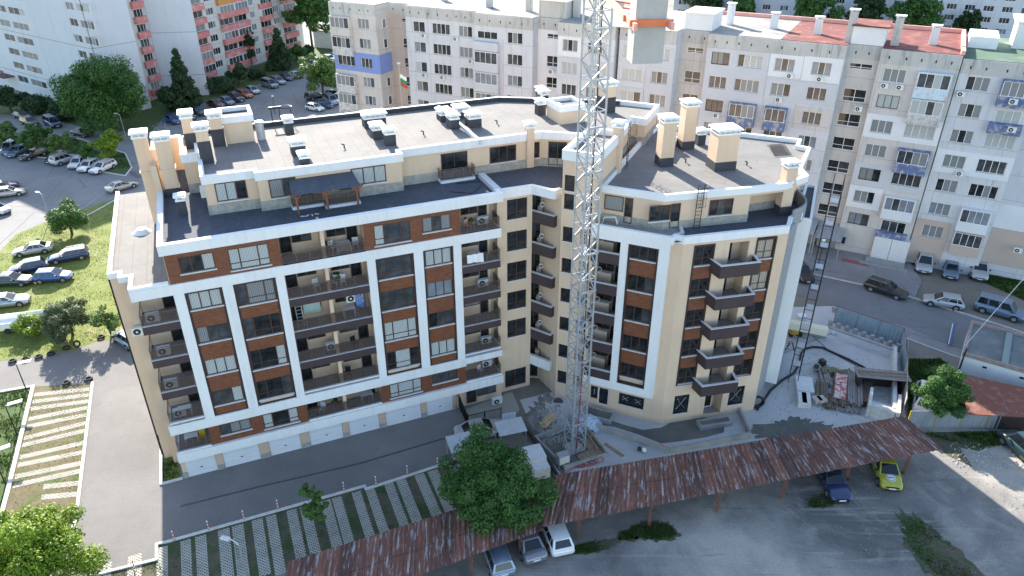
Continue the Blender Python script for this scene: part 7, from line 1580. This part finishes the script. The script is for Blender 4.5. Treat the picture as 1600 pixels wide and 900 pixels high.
# grass tufts: stuff
def tufts(name, polys, n, h, mat, seed):
    r = np.random.default_rng(seed); pts = []
    for pl, k in polys:
        pl = np.array([(p.x, p.y) for p in pl]); lo, hi = pl.min(0), pl.max(0); c = 0
        while c < n * k:
            q = r.uniform(lo, hi, (4000, 2)); ins = np.zeros(len(q), bool); j = len(pl) - 1
            for i in range(len(pl)):
                m_ = ((pl[i, 1] > q[:, 1]) != (pl[j, 1] > q[:, 1])); dy = (pl[j, 1] - pl[i, 1]); dy = dy if abs(dy) > 1e-9 else 1e-9
                ins ^= m_ & (q[:, 0] < (pl[j, 0] - pl[i, 0]) * (q[:, 1] - pl[i, 1]) / dy + pl[i, 0]); j = i
            q = q[ins]; f = np.sin(q[:, 0] * 1.3 + 2 * np.sin(q[:, 1] * .9)) + np.sin(q[:, 1] * 1.7 + q[:, 0] * .6) + r.normal(size=len(q)) * .8; q = q[f > -.3]; pts.append(q); c += len(q)
    q = np.concatenate(pts); m = len(q); a = r.uniform(0, 6.283, m); hh = h * r.uniform(.4, 1.5, m); w = hh * .45
    dx, dy = np.cos(a) * w, np.sin(a) * w; lx, ly = r.normal(size=m) * hh * .4, r.normal(size=m) * hh * .4; Z = np.full(m, .01)
    V = np.stack([np.stack([q[:, 0] - dx, q[:, 1] - dy, Z], 1), np.stack([q[:, 0] + dx, q[:, 1] + dy, Z], 1), np.stack([q[:, 0] + lx, q[:, 1] + ly, hh], 1)], 1).reshape(-1, 3)
    me = bpy.data.meshes.new(name); me.vertices.add(m * 3); me.vertices.foreach_set('co', V.astype(np.float32).ravel()); me.loops.add(m * 3); me.loops.foreach_set('vertex_index', np.arange(m * 3, dtype=np.int32))
    me.polygons.add(m); me.polygons.foreach_set('loop_start', np.arange(0, m * 3, 3, dtype=np.int32)); me.polygons.foreach_set('loop_total', np.full(m, 3, dtype=np.int32)); me.update(calc_edges=True); me.materials.append(mat)
    o = bpy.data.objects.new(name, me); COL.objects.link(o); o['kind'] = 'stuff'; return o
lf_grass = leafmat('grass_blades', (.10, .16, .02), (.17, .23, .035), (.28, .30, .08)); lf_gd = leafmat('grass_blades_deep', (.03, .07, .012), (.06, .11, .02), (.12, .16, .05)); lf_dry = leafmat('grass_blades_dry', (.26, .22, .10), (.16, .17, .05), (.08, .13, .025))
tufts('lawn_tufts', [(P((0, 395), (25, 368), (75, 347), (180, 312), (262, 314), (270, 510), (187, 530), (157, 528), (110, 546), (60, 553), (0, 561)), 1)], 15000, .085, lf_grass, 5)
tufts('meadow_tufts', [(P((0, 615), (49, 606), (10, 770), (-30, 900), (-60, 640)), .5), (P((253, 756), (284, 747), (262, 676), (254, 676)), .03)], 7000, .12, lf_gd, 6)
tufts('dry_tufts', [(P((52, 606), (142, 602), (118, 812), (60, 900), (14, 772)), 1)], 3200, .06, lf_dry, 7)
tufts('bay_tufts', [(P((262, 850), (400, 812), (570, 768), (690, 730), (700, 800), (450, 880), (262, 900)), 1), (P((150, 900), (245, 876), (262, 900), (150, 930)), .2)], 2600, .06, lf_gd, 8)
tufts('verge_tufts', [(P((1408, 408), (1600, 440), (1600, 468), (1500, 424), (1420, 412)), 1), (P((1420, 562), (1470, 562), (1515, 600), (1500, 648), (1420, 650)), .4), (P((0, 216), (120, 218), (194, 241), (203, 262), (160, 266), (0, 238)), .6), (P((1442, 678), (1600, 676), (1600, 688), (1530, 702)), .2)], 8000, .2, lf_gd, 9)
def around(x, y, rx, ry, rot=0): c = gp(x, y); return [Vector((c.x + rx * math.cos(a) * math.cos(rot) - ry * math.sin(a) * math.sin(rot), c.y + rx * math.cos(a) * math.sin(rot) + ry * math.sin(a) * math.cos(rot), 0)) for a in [6.283 * i / 14 for i in range(14)]]
tufts('weed_tufts', [(around(1462, 862, 1.5, 3.7, R(12)), 1), (around(1020, 830, 1.8, .8), .3), (around(925, 855, 1.8, .5, R(14)), .15), (around(1290, 782, 1.6, .6, R(20)), .15), (around(980, 838, .6, .4), .06)], 1500, .09, lf_gd, 10)

# taped crosses on the panes of the unfinished ground floor
for F, s0, s1, z0, z1 in ((FB2, 1.02, 2.42, .95, 2.9), (FB2, 6.2, 7.65, 1.0, 2.95), (FB1, -3.9, -2.8, 1.1, 2.3), (FB1, -2.75, -1.65, 1.1, 2.3), (FB1, -6.5, -5.85, .95, 2.3)):
    b = MB(); m_ = .3; b.bar(F.p(s0 + m_, .105, z0 + m_ + .1), F.p(s1 - m_, .105, z1 - m_ - .1), .028, .01); b.bar(F.p(s0 + m_, .100, z1 - m_ - .1), F.p(s1 - m_, .100, z0 + m_ + .1), .028, .01); b.build('tape_cross', whiteframe, HB)

pm('pebble', (.30, .29, .27), (.22, .21, .20), 3, .9)
# loose stones on the gravel lot, the site floor and the verge
def stones(name, pl, n, r0, r1, mat, seed):
    r = np.random.default_rng(seed); pl = [(p.x, p.y) for p in pl]; lo = np.min(pl, 0); hi = np.max(pl, 0); b = MB(); c = 0
    def inside(x, y):
        k = False; j = len(pl) - 1
        for i in range(len(pl)):
            if (pl[i][1] > y) != (pl[j][1] > y) and x < (pl[j][0] - pl[i][0]) * (y - pl[i][1]) / (pl[j][1] - pl[i][1]) + pl[i][0]: k = not k
            j = i
        return k
    cl = r.uniform(lo, hi, (40, 2))
    while c < n:
        q = cl[r.integers(0, 40)] + r.normal(size=2) * 1.6 if r.random() < .6 else r.uniform(lo, hi)
        if not inside(*q): continue
        s_ = r.uniform(r0, r1); a = r.uniform(0, 6.28); k = [r.uniform(.6, 1.2) for _ in range(4)]
        vs = [(q[0] + s_ * k[i] * math.cos(a + i * 1.57), q[1] + s_ * k[i] * math.sin(a + i * 1.57), .012) for i in range(4)] + [(q[0] + s_ * .4 * math.cos(a + 1.57 * i), q[1] + s_ * .4 * math.sin(a + 1.57 * i), .012 + s_ * .8) for i in range(4)]
        b.add(vs, [(0, 1, 5, 4), (1, 2, 6, 5), (2, 3, 7, 6), (3, 0, 4, 7), (4, 5, 6, 7)], int(r.integers(0, 2))); c += 1
    o = b.build(name, [mat, grey_conc]); o['kind'] = 'stuff'
stones('gravel_stones', P((900, 905), (870, 800), (1200, 760), (1480, 700), (1600, 700), (1640, 905)), 700, .02, .06, MATS['pebble'], 1)
stones('site_rubble', P((838, 640), (876, 632), (880, 690), (850, 700)), 500, .04, .12, kerb, 2)
stones('yard_crumbs', P((1190, 690), (1180, 640), (1230, 560), (1395, 560), (1400, 645)), 350, .03, .08, MATS['dark_timber'], 3)
stones('verge_stones', P((1480, 690), (1600, 690), (1600, 740), (1490, 730)), 250, .03, .09, kerb, 4)

boardpile(1297, 628, 1.0, 2.2, 3, R(-24), 'dark scrap boards just in front of the cream boxes', MATS['dark_timber'], 12)
boardpile(1322, 640, 2.6, .8, 2, R(-20), 'low weathered planks at the front edge of the stacks', MATS['weathered_timber'], 13)
one('steel_prop_bundle', 'bundle of steel props beside the weathered boards', 'props', darkmetal, lambda b: [b.tube([Fr(gp(1343, 618).xy, R(-24)).p(i * .09, -1.8, .1 + .05 * (i % 3)), Fr(gp(1343, 618).xy, R(-24)).p(i * .09, 1.8, .12 + .05 * (i % 2))], .035, 5) for i in range(7)], None, gp(1343, 618))

sheet('mud_pool', P((921, 663), (960, 667), (1000, 680), (1033, 693), (1060, 690), (1100, 684), (1131, 676), (1133, 655), (1092, 652), (1048, 660), (1034, 668), (1005, 672), (975, 664), (948, 655), (930, 655)), .021, m_wet)
sheet('damp_strip', P((846, 690), (858, 680), (885, 730), (880, 745), (862, 722)), .022, m_wet)
